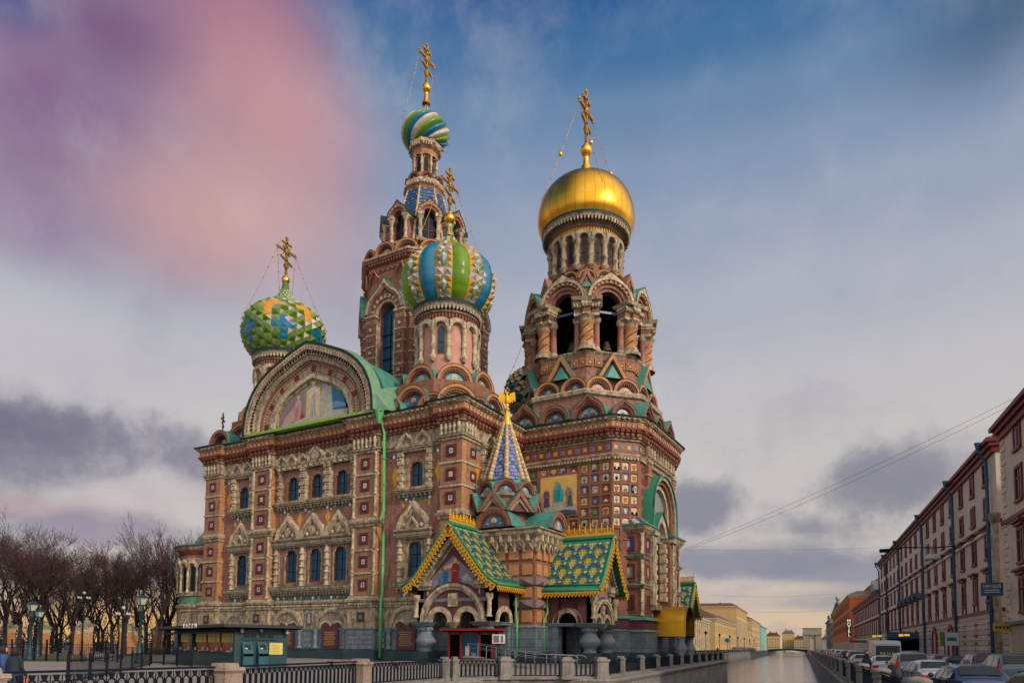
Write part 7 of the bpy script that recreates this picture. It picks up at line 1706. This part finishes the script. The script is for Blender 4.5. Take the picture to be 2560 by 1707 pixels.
# the domed corner building
sg=house('domed_building','grey art nouveau building with a green glazed corner tower topped by a globe',1,462,540,15.6,22,RZ,19.5,'house_grey',[(15.2,2.4,1.6,'plain'),(11.2,2.4,1.6,'plain'),(7.2,2.4,1.6,'plain'),(2.,3.2,2.2,'arch')],13,winm='house_grey',roofm='dark_green',roofh=4.)
b=MB(); b.lathe([(4.2,18),(4.2,22),(4.6,22.3),(3.9,23.5),(2.6,26.5),(1.6,29.5),(1.5,30.2),(.7,30.8),(.7,31.2)],66,5,8,['house_grey','stone','green_paint','green_paint','lamp_green','green_paint','stone','stone'],False); b.ball((66,5,32.6),1.5,'stone_light',12); b.box(62,71,-1,0,20,22,'maroon'); put('corner_tower',b,sg)
house('town_house','pale blue grey house next to the domed building',1,436,460,15.8,16,RZ,16.5,'robe_blue' if False else 'house_grey',[(12,2.2,1.4,'plain'),(8,2.2,1.4,'plain'),(3,2.2,1.4,'plain')],6,winm='house_grey')
# left bank
house('palace_wing','long cream building with white pilasters nearest on the left bank',-1,176,252,-30,16,0,10.6,'house_cream',[(6.0,2.6,1.3,'plain'),(1.8,2.4,1.3,'plain')],15,winm='window_pale',pil=(15,'stone_light',.5,9.4),roofh=1.4,cornm='house_cream')
house('palace_wing','cream upper block behind the pilastered building',-1,190,250,-37,16,0,16.4,'house_cream',[(12.4,2.,1.3,'plain')],10,winm='window_pale',roofh=1.,cornm='house_cream')
house('town_house','low yellow house with brown hipped roof on the left bank',-1,257,342,-28.5,18,0,11.8,'house_yellow',[(7.4,2.2,1.3,'plain'),(3.,2.4,1.3,'plain')],15,winm='window_pale',roofm='roof_brown',roofh=3.6,cornm='house_cream')
house('town_house','tallest yellow house with a flat top on the left bank',-1,346,412,-28.5,22,0,21.,'house_yellow',[(17,2.2,1.4,'plain'),(12.8,2.2,1.4,'plain'),(8.6,2.2,1.4,'plain'),(3.4,2.4,1.5,'plain')],12,winm='window_pale',roofm='roof_brown',cornm='house_tan',roofh=1.6,chim=2,pil=(12,'house_cream',1,14.5))
house('town_house','small yellow house with a grey roof beyond the tallest yellow one',-1,418,450,-28.5,16,0,12.5,'house_yellow',[(8,2.2,1.4,'plain'),(3.4,2.4,1.5,'plain')],6,winm='window_pale',roofh=3.)
house('town_house','brown grey house with dark cornice far down the left bank',-1,455,540,-28.5,18,0,19.,'house_tan',[(15,2.2,1.4,'plain'),(11,2.2,1.4,'plain'),(7,2.2,1.4,'plain'),(2.6,2.4,1.5,'plain')],13,winm='window_pale',roofm='roof_brown',chim=3)
house('town_house','turquoise house far down the left bank',-1,548,640,-28.5,18,0,18.,'house_teal',[(14,2.2,1.4,'plain'),(10,2.2,1.4,'plain'),(6,2.2,1.4,'plain'),(2,2.4,1.5,'plain')],13,winm='white')
rd=random.Random(4)
DL=('pinkish tan house','cream house with chimneys','ochre gabled house','broad yellow house with a pediment','tan house with a brown roof','cream house left of the stone portico','grey house half hidden','orange house low on the right')
for i in range(8):
    a=-52+12.5*i-8*(i>6); s_=790+rd.uniform(-60,60); H=11+rd.uniform(-2,9); p=C(s_,a); root=empty('distant_house',DL[i]+' closing the far end of the canal','building',(p.x,p.y,0),ya,group='distant houses closing the canal')
    b=MB(); b.box(-6.6,6.6,0,14,0,H,('house_tan','house_cream','house_yellow','house_yellow','house_tan','house_cream','house_grey','house_tan')[i]); put('wall',b,root); b=MB(); b.prism([(-7,H),(7,H),(3.4,H+3.4),(-3.4,H+3.4)],-.5,14.5,('roof_brown','roof_grey')[i%2]); put('roof',b,root); q=MB(); q.box(-3,-1.8,5,6.5,H+2,H+5,'brick'); q.box(3,4,5,6.5,H+2,H+4.6,'brick'); put('chimney',q,root)
    b=MB()
    for j in range(4):
        for k in range(5): b.box(-5.6+2.5*k,-4.6+2.5*k,-.06,0,1.6+2.6*j,3.2+2.6*j,'roof_grey')
        b.box(-6,6,-.03,0,1.2+2.6*j,1.35+2.6*j,'window_pale')
    b.box(-.1,.1,-.025,0,1.2,12,'window_pale')
    put('window_grid',b,root)
mat('portico',(.30,.28,.23),(.24,.225,.19),.9,scale=.3)
# stone portico over the right bank quay
p=C(565,0); root=empty('stone_portico','massive grey stone portico with a central opening where the canal ends','portico',(p.x,p.y,0),ya)
b=MB(); b.box(.5,4.6,0,8,0,11.5,'portico'); b.box(9.,13,0,8,0,11.5,'portico'); b.box(-.2,13.6,-.6,8.6,11.5,12.6,'portico'); b.box(.3,13.2,0,8,12.6,16.4,'portico'); b.box(-.1,13.6,-.4,8.4,16.2,16.7,'portico'); put('entablature',b,root)
b=MB(); 
for x in (5.2,8.4): b.lathe([(.5,0),(.45,11.4)],x,1,10,'stone_light')
put('column',b,root)
b=MB()
root=empty('canal_bridge','low dark green arched bridge across the far end of the canal','bridge',tuple(C(440,-8)),ya)
n=16; up_=[(-11+22.*i/n,.75+.55*math.sin(math.pi*i/n)) for i in range(n+1)]; lo=[(-11+22.*i/n,-1.2+1.5*math.sin(math.pi*i/n)) for i in range(n+1)]; b.band(lo,up_,-3,3,'green_paint' if False else 'lamp_green'); put('arch',b,root)
b=MB(); b.tube([(x,-3,z+1.0) for x,z in up_],.08,'iron',4); 
for x,z in up_: b.tube([(x,-3,z),(x,-3,z+1)],.06,'iron',4)
put('parapet',b,root)
# ================================================================== CARS
mat('tyre',(.012,.012,.013),(.01,.01,.011),.9,scale=4); mat('rim',(.35,.36,.38),(.28,.29,.3),.35,metal=.8,scale=3); mat('tail_red',(.36,.012,.015),(.30,.01,.012),.3); mat('tail_lit',(.9,.05,.03),(.8,.04,.03),.4,emit=1.2); mat('plate_white',(.6,.6,.58),(.55,.55,.53),.5); mat('trim_black',(.02,.02,.022),(.015,.015,.017),.6)
def paint(n,c): mat('paint_'+n,c,tuple(v*.85 for v in c),.28,scale=.6,spec=.6)
paint('silver',(.34,.37,.42)); paint('blue',(.02,.05,.12)); paint('white',(.44,.48,.54)); paint('black',(.010,.011,.014)); paint('grey',(.12,.14,.17)); paint('navy',(.012,.025,.07)); paint('red',(.30,.015,.02)); paint('slate',(.06,.10,.16))
# station tables, x along the car (rear = 0), (x, z sill, half width, z belt, z roof, half roof width, glass?)
KIND={'sedan':([(0,.55,.70,.85,.86,.66),(.08,.35,.84,.98,1.0,.70),(.75,.28,.89,1.02,1.05,.70),(.95,.26,.90,1.0,1.06,.70),(1.45,.24,.91,.98,1.40,.58),(2.2,.22,.91,.95,1.46,.60),(2.9,.22,.91,.93,1.42,.60),(3.5,.24,.90,.92,1.0,.70),(4.3,.28,.86,.80,.84,.66),(4.6,.40,.72,.66,.68,.55)],[(.85),(3.75)],4.6,.32),
 'suv':([(0,.5,.80,1.0,1.05,.72),(.06,.40,.91,1.08,1.2,.74),(.35,.32,.95,1.1,1.68,.70),(1.2,.30,.96,1.08,1.76,.70),(2.4,.30,.96,1.05,1.74,.70),(3.0,.30,.95,1.05,1.62,.66),(3.6,.32,.94,1.04,1.10,.72),(4.4,.36,.90,.95,.98,.68),(4.7,.5,.80,.75,.78,.6)],[(.9),(3.8)],4.7,.37),
 'hatch':([(0,.5,.74,.9,.95,.66),(.05,.35,.85,.98,1.1,.68),(.5,.28,.88,1.0,1.44,.60),(1.4,.24,.89,.98,1.50,.60),(2.2,.24,.89,.95,1.46,.60),(2.9,.26,.88,.94,1.0,.68),(3.6,.30,.85,.84,.88,.62),(3.95,.42,.72,.68,.7,.55)],[(.75),(3.15)],3.95,.31),
 'van':([(0,.45,.92,1.2,2.30,.86),(.04,.36,.97,1.25,2.45,.88),(.4,.34,.99,1.25,2.58,.88),(4.2,.34,.99,1.25,2.60,.88),(4.8,.36,.98,1.25,2.2,.82),(5.3,.38,.96,1.2,1.3,.8),(5.8,.45,.86,.9,.95,.7)],[(1.0),(4.9)],5.8,.36)}
def make_car(kind,pm):
    st,wh,Lc,wr=KIND[kind]; b=MB(); g=MB(); N_=11
    rings=[]
    for x,zs_,hw,zb,zr,hr in st:
        r=[(x,-hw*.80,zs_),(x,-hw*.97,zs_+.10),(x,-hw,(zs_+zb)/2),(x,-hw*.955,zb),(x,-(hr+(hw-hr)*.12),zr-.05),(x,-hr*.78,zr),(x,0,zr+.03)]
        r+= [(a,-y,z) for a,y,z in reversed(r[:-1])]; rings.append(r)
    n=len(rings[0]); vs=[p for r in rings for p in r]
    fs=[(j*n+i,j*n+i+1,(j+1)*n+i+1,(j+1)*n+i) for j in range(len(rings)-1) for i in range(n-1)]
    fs+=[tuple(range(n)),tuple(range((len(rings)-1)*n,len(rings)*n))]
    fs+=[(j*n,(j+1)*n,(j+1)*n+n-1,j*n+n-1) for j in range(len(rings)-1)]
    b.add(vs,fs,pm,False)
    # glazing laid just outside the body: side windows, rear and front screens
    for j in range(len(st)-1):
        x0,_,w0,b0,r0_,h0=st[j]; x1,_,w1,b1,r1_,h1=st[j+1]
        if min(r0_-b0,r1_-b1)>.25:
            for s_ in (-1,1):
                def P(x,w_,bb,rr,hh,t_): return (x,s_*((w_*.955)*(1-t_)+(hh+(w_-hh)*.12)*t_+.012),bb*(1-t_)+(rr-.05)*t_)
                lo,hi=(.10,.88) if kind!='van' else (.38,.80)
                if kind=='van' and x0<3.5: continue
                e=.05; xa=x0+e; xb=x1-e; f=lambda x:(x-x0)/(x1-x0)
                L_=lambda a,c,x: a+(c-a)*f(x)
                q=[P(x,L_(w0,w1,x),L_(b0,b1,x),L_(r0_,r1_,x),L_(h0,h1,x),t_) for x,t_ in ((xa,lo),(xb,lo),(xb,hi),(xa,hi))]
                g.add(q,[(0,1,2,3)],'car_glass')
        elif abs((r1_-b1)-(r0_-b0))>.25:   # sloping screens and the wedge beside them
            if r1_>r0_: xa,za,wa,xb,zb_,wb=x0,r0_,h0,x1,r1_,h1
            else: xa,za,wa,xb,zb_,wb=x1,r1_,h1,x0,r0_,h0
            nx=(-1 if r1_>r0_ else 1)*.02
            def Q(t_,sg): return (xa+(xb-xa)*t_+nx, sg*(wa*.9+(wb*.86-wa*.9)*t_), za+(zb_-za)*t_+.055)
            g.add([Q(.14,-1),Q(.14,1),Q(.9,1),Q(.9,-1)],[(0,1,2,3)],'car_glass')
            for s_ in (-1,1):
                wi,bi,ri,hi_=(w1,b1,r1_,h1) if r1_>r0_ else (w0,b0,r0_,h0); xx=x1 if r1_>r0_ else x0; xo=x0 if r1_>r0_ else x1
                p0=(xx,s_*(wi*.955+.012),bi+.05); p1=(xx,s_*(hi_+(wi-hi_)*.14+.014),ri-.1); p2=(xx+(xo-xx)*.75,s_*(wi*.945+.012),bi+.06)
                g.add([p0,p1,p2],[(0,1,2)],'car_glass')
    if kind in('suv','van','hatch'):
        x,_,w_,zb,zr,hr=st[1]; z1_=st[2][4]; xx=st[2][0]
        if kind=='van': g.box(-.02,0.,-.74,.74,1.45,2.1,'car_glass')
    l=MB()
    for s_ in (-1,1):
        zt=st[1][3]-.12; w_=st[1][2]
        y0,y1=sorted((s_*(w_-.42),s_*(w_-.06)))
        if kind in('sedan','hatch'): l.box(-.015,.12,y0,y1,zt-.16,zt+.02,'tail_red')
        else: y0,y1=sorted((s_*(w_-.16),s_*(w_-.02))); l.box(-.02,.1,y0,y1,zt-.1,zt+.35,'tail_red')
        l.box(Lc-.16,Lc-.02,min(s_*.42,s_*.70),max(s_*.42,s_*.70),st[-2][3]-.16,st[-2][3]-.04,'white')
    t=MB(); t.box(-.03,.06,-.72,.72,.36,.5,'trim_black'); t.box(-.035,0,-.26,.26,st[1][3]-.36 if kind!='van' else .75,st[1][3]-.25 if kind!='van' else .87,'plate_white')
    for s_ in (-1,1):
        w_=max(q[2] for q in st); zb=st[4][3]
        for xx in ((Lc*.30,Lc*.50,Lc*.70) if kind!='van' else (Lc*.62,Lc*.8)): y0,y1=sorted((s_*(w_-.03),s_*(w_+.002))); t.box(xx-.012,xx+.012,y0,y1,.36,zb-.04,'trim_black')
        y0,y1=sorted((s_*(w_-.03),s_*(w_+.012))); t.box(Lc*.2,Lc*.78,y0,y1,zb-.05,zb-.02,'trim_black'); t.box(Lc*.18,Lc*.8,y0,y1,.24,.32,'trim_black')
    t.box(-.012,.02,-.62,.62,.52,.53,'trim_black'); t.box(-.02,.03,-.45,.45,st[1][3]-.40,st[1][3]-.385,'trim_black')
    for s_ in (-1,1): t.ball((st[-4][0]-.1 if kind!='van' else 4.7,s_*(st[3][2]+.1),st[3][3]+.08),.09,pm,8)
    wm=MB(); wm.M=Matrix.Rotation(R_(90),4,'X'); wm.lathe([(.05,-.1),(wr*.62,-.1),(wr,-.09),(wr,.09),(wr*.62,.1),(.05,.1)],0,0,16,['rim','tyre','tyre','tyre','rim'])
    return b.mesh('body'),g.mesh('windows'),l.mesh('lights'),t.mesh('bumper_trim'),wm.mesh('wheel'),wh,wr,st
CC={}
def car(kind,col,s_,a,label,turn=0.,cat=None,group='cars parked along the canal'):
    k=(kind,col)
    if k not in CC: CC[k]=make_car(kind,'paint_'+col)
    b,g,l,t,wm,wh,wr,st=CC[k]; p=C(s_,a); root=empty('parked_van' if kind=='van' else 'parked_car',label,cat or ('van' if kind=='van' else 'car'),(p.x,p.y,RZ+.006),math.atan2(TT.y,TT.x)+R_(turn),group=group)
    bo=put('body',b,root); put('glazing',g,root); put('lights',l,root); put('bumper_trim',t,root)
    for x in wh:
        for sy in (-1,1): put('wheel',wm,root,Matrix.Translation((x,sy*(st[3][2]-.10),wr)))
    return root
car('sedan','silver',34.,5.4,'silver sedan with red tail lights, second closest in the row by the railing',4)
car('sedan','blue',25.2,5.3,'dark blue sedan between the silver sedan and the nearest car',5)
car('hatch','grey',17.0,5.3,'nearest car, grey hatchback cut off by the bottom right corner',6)
car('suv','grey',43.6,5.6,'grey estate with a dark rear window just ahead of the silver sedan',0)
o=car('hatch','white',51.5,5.0,'small white hatchback with a red light in front of the white van',0)
v=car('van','white',59.5,5.9,'white van with a black rear window carrying a phone number',0)
vt=text_mb('916 53 81',.26,'white_pure',.004); put('lettering',vt,v,Matrix.Translation((-.035,0,1.6))@Matrix.Rotation(R_(-90),4,'Z')@STAND)
bb=MB(); bb.box(-.03,-.005,-.8,.8,1.42,2.2,'car_glass'); put('rear_window',bb,v)
for s_,a,k,c,l_ in ((39.5,9.4,'suv','slate','slate blue estate at the right edge, beside the beige house garage'),(46.5,9.7,'suv','navy','navy estate parked left of the slate blue one'),(57.,10.2,'sedan','black','black sedan in the far row behind the silver sedan'),(63.5,8.0,'suv','black','black off roader just right of the white van'),(66.5,10.6,'hatch','silver','silver hatchback in the far row near the blue and white street board'),(30.5,9.6,'sedan','black','black sedan at the right border of the picture')):
    car(k,c,s_,a,l_,0)
rd=random.Random(8); cols=['silver','white','grey','black','navy','slate','red','silver']; kinds=['sedan','suv','hatch','sedan','suv']
for i in range(30):
    car(kinds[i%5],cols[(i*5+i//3)%8],66.5+6.1*i,4.9+rd.uniform(-.15,.15),'small distant car in the kerb row beyond the white van',rd.uniform(-2,2),group='distant cars in the kerb row')
for i in range(16):
    car(kinds[(i+2)%5],cols[(i*3+1)%8],76+6.6*i,11.4,'small distant car parked close to the house fronts',rd.uniform(-2,2),group='distant cars by the house fronts')
for i in range(12):
    r=car(kinds[(i+1)%5],cols[(i*3+2)%8],250+9*i,-21.5,'tiny distant car parked on the left bank',0,group='distant cars on the left bank'); r.location.z=.01
# ================================================================== SIGNS, WIRES, PEOPLE
mat('sign_blue',(.03,.10,.17),(.025,.085,.15),.5); mat('sign_yellow',(.50,.34,.02),(.44,.30,.02),.5); mat('lit_yellow',(.85,.50,.10),(.75,.42,.08),.5,emit=.7); mat('sign_pale',(.50,.58,.60),(.44,.52,.54),.5); mat('lit_sign',(.9,.85,.75),(.9,.85,.75),.5,emit=.9)
FACE=math.atan2(NNv.y,NNv.x)     # board spanning along +N, its face towards the camera
def board(name,label,cat,s_,a,z,w_,h,m,txt=(),depth=.1,group=None):
    p=C(s_,a,z); root=empty(name,label,cat,tuple(p),FACE,group=group); b=MB(); b.box(-w_/2,w_/2,-depth/2,depth/2,0,h,m); put('board',b,root)
    for t_,size,x,zz,mm in txt: me=text_mb(t_,size,mm,.006); put('lettering',me,root,Matrix.Translation((x,-depth/2-.01,zz))@STAND)
    return root
r=board('hanging_sign','blue hanging sign reading МУЗЕЙ above two white lines on the beige house','sign',65.2,13.85,5.85,1.5,1.05,'sign_blue',(('МУЗЕЙ',.34,0,.72,'white_pure'),))
b=MB(); b.box(-.5,.5,-.07,-.05,.42,.47,'white_pure'); b.box(-.52,.52,-.07,-.05,.26,.31,'white_pure'); put('underline',b,r)
r=board('hanging_sign','small yellow sign with dark lettering below the blue hanging sign','sign',66,14.6,3.1,1.2,.6,'sign_yellow'); b=MB(); 
for k in range(4): b.box(-.45+.24*k,-.3+.24*k,-.07,-.05,.2,.4,'trim_black')
put('marks',b,r)
r=board('street_board','white and blue street information board on a thin post with a green strip','sign',84,14.2,2.0,1.25,1.35,'sign_pale'); b=MB(); b.box(-1.05,-.72,-.05,.05,0,1.45,'lime'); b.box(-.42,.42,-.07,-.05,.5,.85,'sign_blue'); b.box(-.5,.5,-.07,-.05,.15,.2,'white_pure'); put('marks',b,r); b=MB(); b.box(-.7,-.62,-.04,.04,-2.35,1.4,'iron'); put('post',b,r)
r=board('entrance_canopy','blue grey entrance canopy with a dark front on the long beige house','canopy',118,13.8,3.1,4.6,1.0,'sign_blue',depth=2.2); b=MB(); b.box(-1.8,2.3,-.9,1.5,-3.4,0,'black'); put('doorway',b,r)
for s_,a,z,l_ in ((112,13.2,3.3,'yellow lit sign over the entrance canopy, the nearer one'),(128,11.2,3.4,'yellow lit sign left of the entrance canopy above the van'),):
    r=board('lit_sign',l_,'sign',s_,a,z,1.5,.5,'trim_black',depth=.3,group='yellow lit signs'); b=MB(); b.box(-.68,-.1,-.18,-.15,.08,.42,'lit_yellow'); b.box(.0,.68,-.18,-.15,.14,.42,'lit_yellow'); put('lamp_panel',b,r)
r=board('hotel_sign','vertical lit sign reading HOTEL on the orange house','sign',262,14.6,5.6,1.5,6.2,'trim_black'); b=MB()
for i,ch_ in enumerate('HOTEL'): me=text_mb(ch_,1.5,'lit_sign',.02); put('lettering',me,r,Matrix.Translation((0,-.08,5.4-1.2*i))@STAND)
b=MB(); b.box(-2.,2.,-.1,.1,0,.6,'trim_black'); b.box(-1.9,-.1,-.14,-.1,.1,.5,'tail_red'); b.box(.1,1.9,-.14,-.1,.1,.5,'lime'); o=put('shop_sign',b,None,Matrix.Translation(C(205,13.5,3.2))@Matrix.Rotation(FACE,4,'Z')); tag(o,'small red and green shop sign far along the right pavement','sign')
# hanging street light over the road
r=empty('hanging_lamp','white street light box hanging from a wire before the beige house','street lamp',tuple(C(86,13.,11.3))); b=MB(); b.frus(0,0,0,.45,.75,.45,'white'); b.frus(0,0,-.12,0,.7,.75,'sign_pale'); put('lamp_shade',b,r); b=MB(); b.tube([(0,0,.4),(0,0,1.1)],.05,'iron',5); b.tube([(-5,-1,1.0),(-2.5,-.4,1.3),(0,0,1.15),(2,0,1.2)],.07,'iron',5); b.box(-5,-4,-.1,.1,.9,1.3,'iron'); put('bracket',b,r)
mat('wire_grey',(.10,.10,.12),(.08,.08,.1),.7,scale=1)
def wire(name,label,p,q,sag,r_,group='overhead wires'):
    b=MB(); pts=[]
    for i in range(25): t_=i/24; v_=p.lerp(q,t_); v_.z-=sag*4*t_*(1-t_); pts.append(v_)
    b.tube(pts,r_,'wire_grey',4); tag(put(name,b),label,'wire',group)
def on_s(x,y,s_):
    d=ray(x,y); t_=s_/(d.dot(TT)); return CAM+d*t_
def on_a(x,y,a):
    d=ray(x,y); t_=a/(d.dot(NNv)); return CAM+d*t_
wire('overhead_wire','upper of the two close wires rising across the sky to the corner house',on_s(1712,1372,80),on_a(2556,985,15.2),.35,.013)
wire('overhead_wire','lower of the two close wires rising across the sky to the corner house',on_s(1712,1376,80),on_a(2556,998,15.2),.55,.013)
wire('overhead_wire','nearly level wire from the church to the middle of the beige house',on_s(1705,1374,82),on_a(2222,1367,15.4),.2,.014)
wire('overhead_wire','distant faint wire over the canal below the level one',C(240,-29,19),C(240,15.5,19),1.,.022); wire('overhead_wire','most distant faint wire spanning the canal near the bridge',C(300,-28,17),C(300,15.5,17),1.2,.025)
# people
def person(loc,rz,h,coat,legs,label,hair='hair_dark',stride=.12,pose=0,bag=False,group=None):
    s_=h/1.72; root=empty('person',label,'person',tuple(loc),rz,group=group)
    J=[(0,0,.93),(0,0,1.12),(0,.01,1.30),(0,.01,1.42),(0,0,1.50),(0,-.01,1.58),(0,-.02,1.68), (.10,0,.90),(.11,-stride,.50),(.11,-stride*.6,.09),(.11,-stride*.6-.14,.04), (-.10,0,.90),(-.11,stride*.8,.50),(-.11,stride*1.6,.10),(-.11,stride*1.6-.13,.05),(.19,0,1.40),(.24,.03,1.12),(.24,-.10,.92),(.24,-.14,.84),(-.19,0,1.40),(-.24,.0,1.12),(-.23,-.14,.94),(-.23,-.18,.86)]
    E_=[(0,1),(1,2),(2,3),(3,4),(4,5),(5,6),(0,7),(7,8),(8,9),(9,10),(0,11),(11,12),(12,13),(13,14),(3,15),(15,16),(16,17),(17,18),(3,19),(19,20),(20,21),(21,22)]
    Rr=[.155,.15,.17,.11,.055,.085,.06,.10,.07,.05,.045,.10,.07,.05,.045,.075,.055,.042,.035,.075,.055,.042,.035]
    me=bpy.data.meshes.new('body'); me.from_pydata([(x*s_,y*s_,z*s_) for x,y,z in J],E_,[]); me.materials.append(M[coat]); o=bpy.data.objects.new('body',me); COL.objects.link(o); o.parent=root
    sk_=o.modifiers.new('Skin','SKIN'); 
    for i,v_ in enumerate(me.skin_vertices[0].data if me.skin_vertices else []): v_.radius=(Rr[i]*s_,Rr[i]*s_*.8)
    if not me.skin_vertices:
        bm=bmesh.new(); bm.from_mesh(me); ly=bm.verts.layers.skin.verify()
        for i,v_ in enumerate(bm.verts): v_[ly].radius=(Rr[i]*s_,Rr[i]*s_*.8); v_[ly].use_root=(i==0)
        bm.to_mesh(me); bm.free()
    ss=o.modifiers.new('Sub','SUBSURF'); ss.levels=1; ss.render_levels=2
    b=MB(); b.lathe([(.27*s_,.62*s_),(.24*s_,.9*s_),(.19*s_,1.1*s_),(.21*s_,1.3*s_),(.15*s_,1.43*s_),(.08*s_,1.48*s_)],0,0,14,coat); put('coat',b,root)
    b=MB(); b.lathe([(.01,1.47*s_),(.10*s_,1.50*s_),(.125*s_,1.60*s_),(.11*s_,1.69*s_),(.05*s_,1.735*s_),(.005,1.745*s_)],0,.02*s_,12,hair); put('hair',b,root)
    b=MB(); b.ball((0,-.065*s_,1.60*s_),.075*s_,'skin',10,1.25); b.ball((0,-.145*s_,1.59*s_),.014*s_,'skin',6); b.box(-.045*s_,-.02*s_,-.142*s_,-.134*s_,1.61*s_,1.622*s_,'trim_black'); b.box(.02*s_,.045*s_,-.142*s_,-.134*s_,1.61*s_,1.622*s_,'trim_black'); b.box(-.022*s_,.022*s_,-.14*s_,-.132*s_,1.55*s_,1.557*s_,'robe_pink'); put('face',b,root)
    return root
mat('skin',(.48,.29,.21),(.42,.25,.18),.6,scale=4); mat('hair_dark',(.02,.013,.010),(.014,.01,.008),.7,scale=5); mat('coat_navy',(.012,.02,.05),(.01,.015,.035),.8,scale=4); mat('coat_black',(.012,.011,.013),(.01,.009,.01),.85,scale=4); mat('coat_blue',(.03,.07,.22),(.025,.055,.17),.8,scale=4)
def at_px(x,D_,z=0):
    d=ray(x,1605); d.z=0; d.normalize(); return C0+d*D_+Vector((0,0,z))
p1=at_px(40,21.5); person(p1,R_(205),1.42,'coat_navy','coat_black','person in a dark jacket with dark hair, walking away with a red bag')
hb=MB(); hb.frus(0,0,.0,.17,.15,.13,'bag_red',.05,.04); hb.tube([(-.1,0,.16),(-.06,0,.34),(.06,0,.34),(.1,0,.16)],.012,'bag_red',5); mat('bag_red',(.42,.09,.04),(.34,.07,.035),.5)
rr=Matrix.Rotation(R_(205),4,'Z')@Vector((-.2,-.16,.48)); tag(put('handbag',hb,None,Matrix.Translation(p1+rr)@Matrix.Rotation(R_(150),4,'Z')),'small orange red handbag held by the dark haired person at the left','handbag')
person(at_px(8,23.5),R_(160),1.45,'coat_blue','coat_black','person in a blue coat walking at the very left edge')
for i,(s_,a,l_,c_) in enumerate(((70,12.9,'person in black by the house wall, left of the blue downpipe','coat_black'),(72,13.3,'person in dark clothes walking next to the beige house','coat_black'),(68,14.1,'person in dark clothes under the blue hanging sign','coat_navy'))): person(C(s_,a,RZ),R_(30*i+10),1.62,c_,'coat_black',l_)
person(C(44,3.3,RZ),R_(200),1.66,'coat_navy','coat_black','person in navy standing between the railing and the grey estate'); person(C(62,3.1,RZ),R_(160),1.6,'coat_navy','coat_black','hooded person in navy leaning near the railing left of the van')
rd=random.Random(2)
for i in range(5): person(C(200+30*i+rd.uniform(-8,8),-22.5-1.5*(i%2)),rd.uniform(0,6),1.6,('coat_black','coat_navy','coat_blue')[i%3],'coat_black','tiny distant pedestrian on the left bank pavement',group='distant pedestrians on the left bank')
# lamps and a round sign on the left bank
for i in range(7):
    p=C(178+31*i,-22); root=empty('street_lamp','slim dark street lamp on the left bank, one of the receding row','street lamp',tuple(p),group='slim lamps receding along the left bank'); b=MB(); b.lathe([(.2,0),(.1,.8),(.07,4.6),(.15,4.7)],0,0,6,'iron'); put('lamp_post',b,root); b=MB(); b.frus(0,0,4.7,5.3,.14,.3,'iron'); b.frus(0,0,5.3,5.6,.32,.08,'iron'); put('lantern',b,root)
r=empty('road_sign','round blue road sign on a post in front of the low yellow house','sign',tuple(C(232,-22))); b=MB(); b.lathe([(.06,0),(.06,3.4)],0,0,6,'iron'); put('post',b,r); b=MB(); b.M=Matrix.Translation((0,-.05,3.9))@Matrix.Rotation(R_(90),4,'X'); b.lathe([(.01,.0),(.75,0),(.75,.06),(.01,.06)],0,0,20,'blue'); put('disc',b,r)
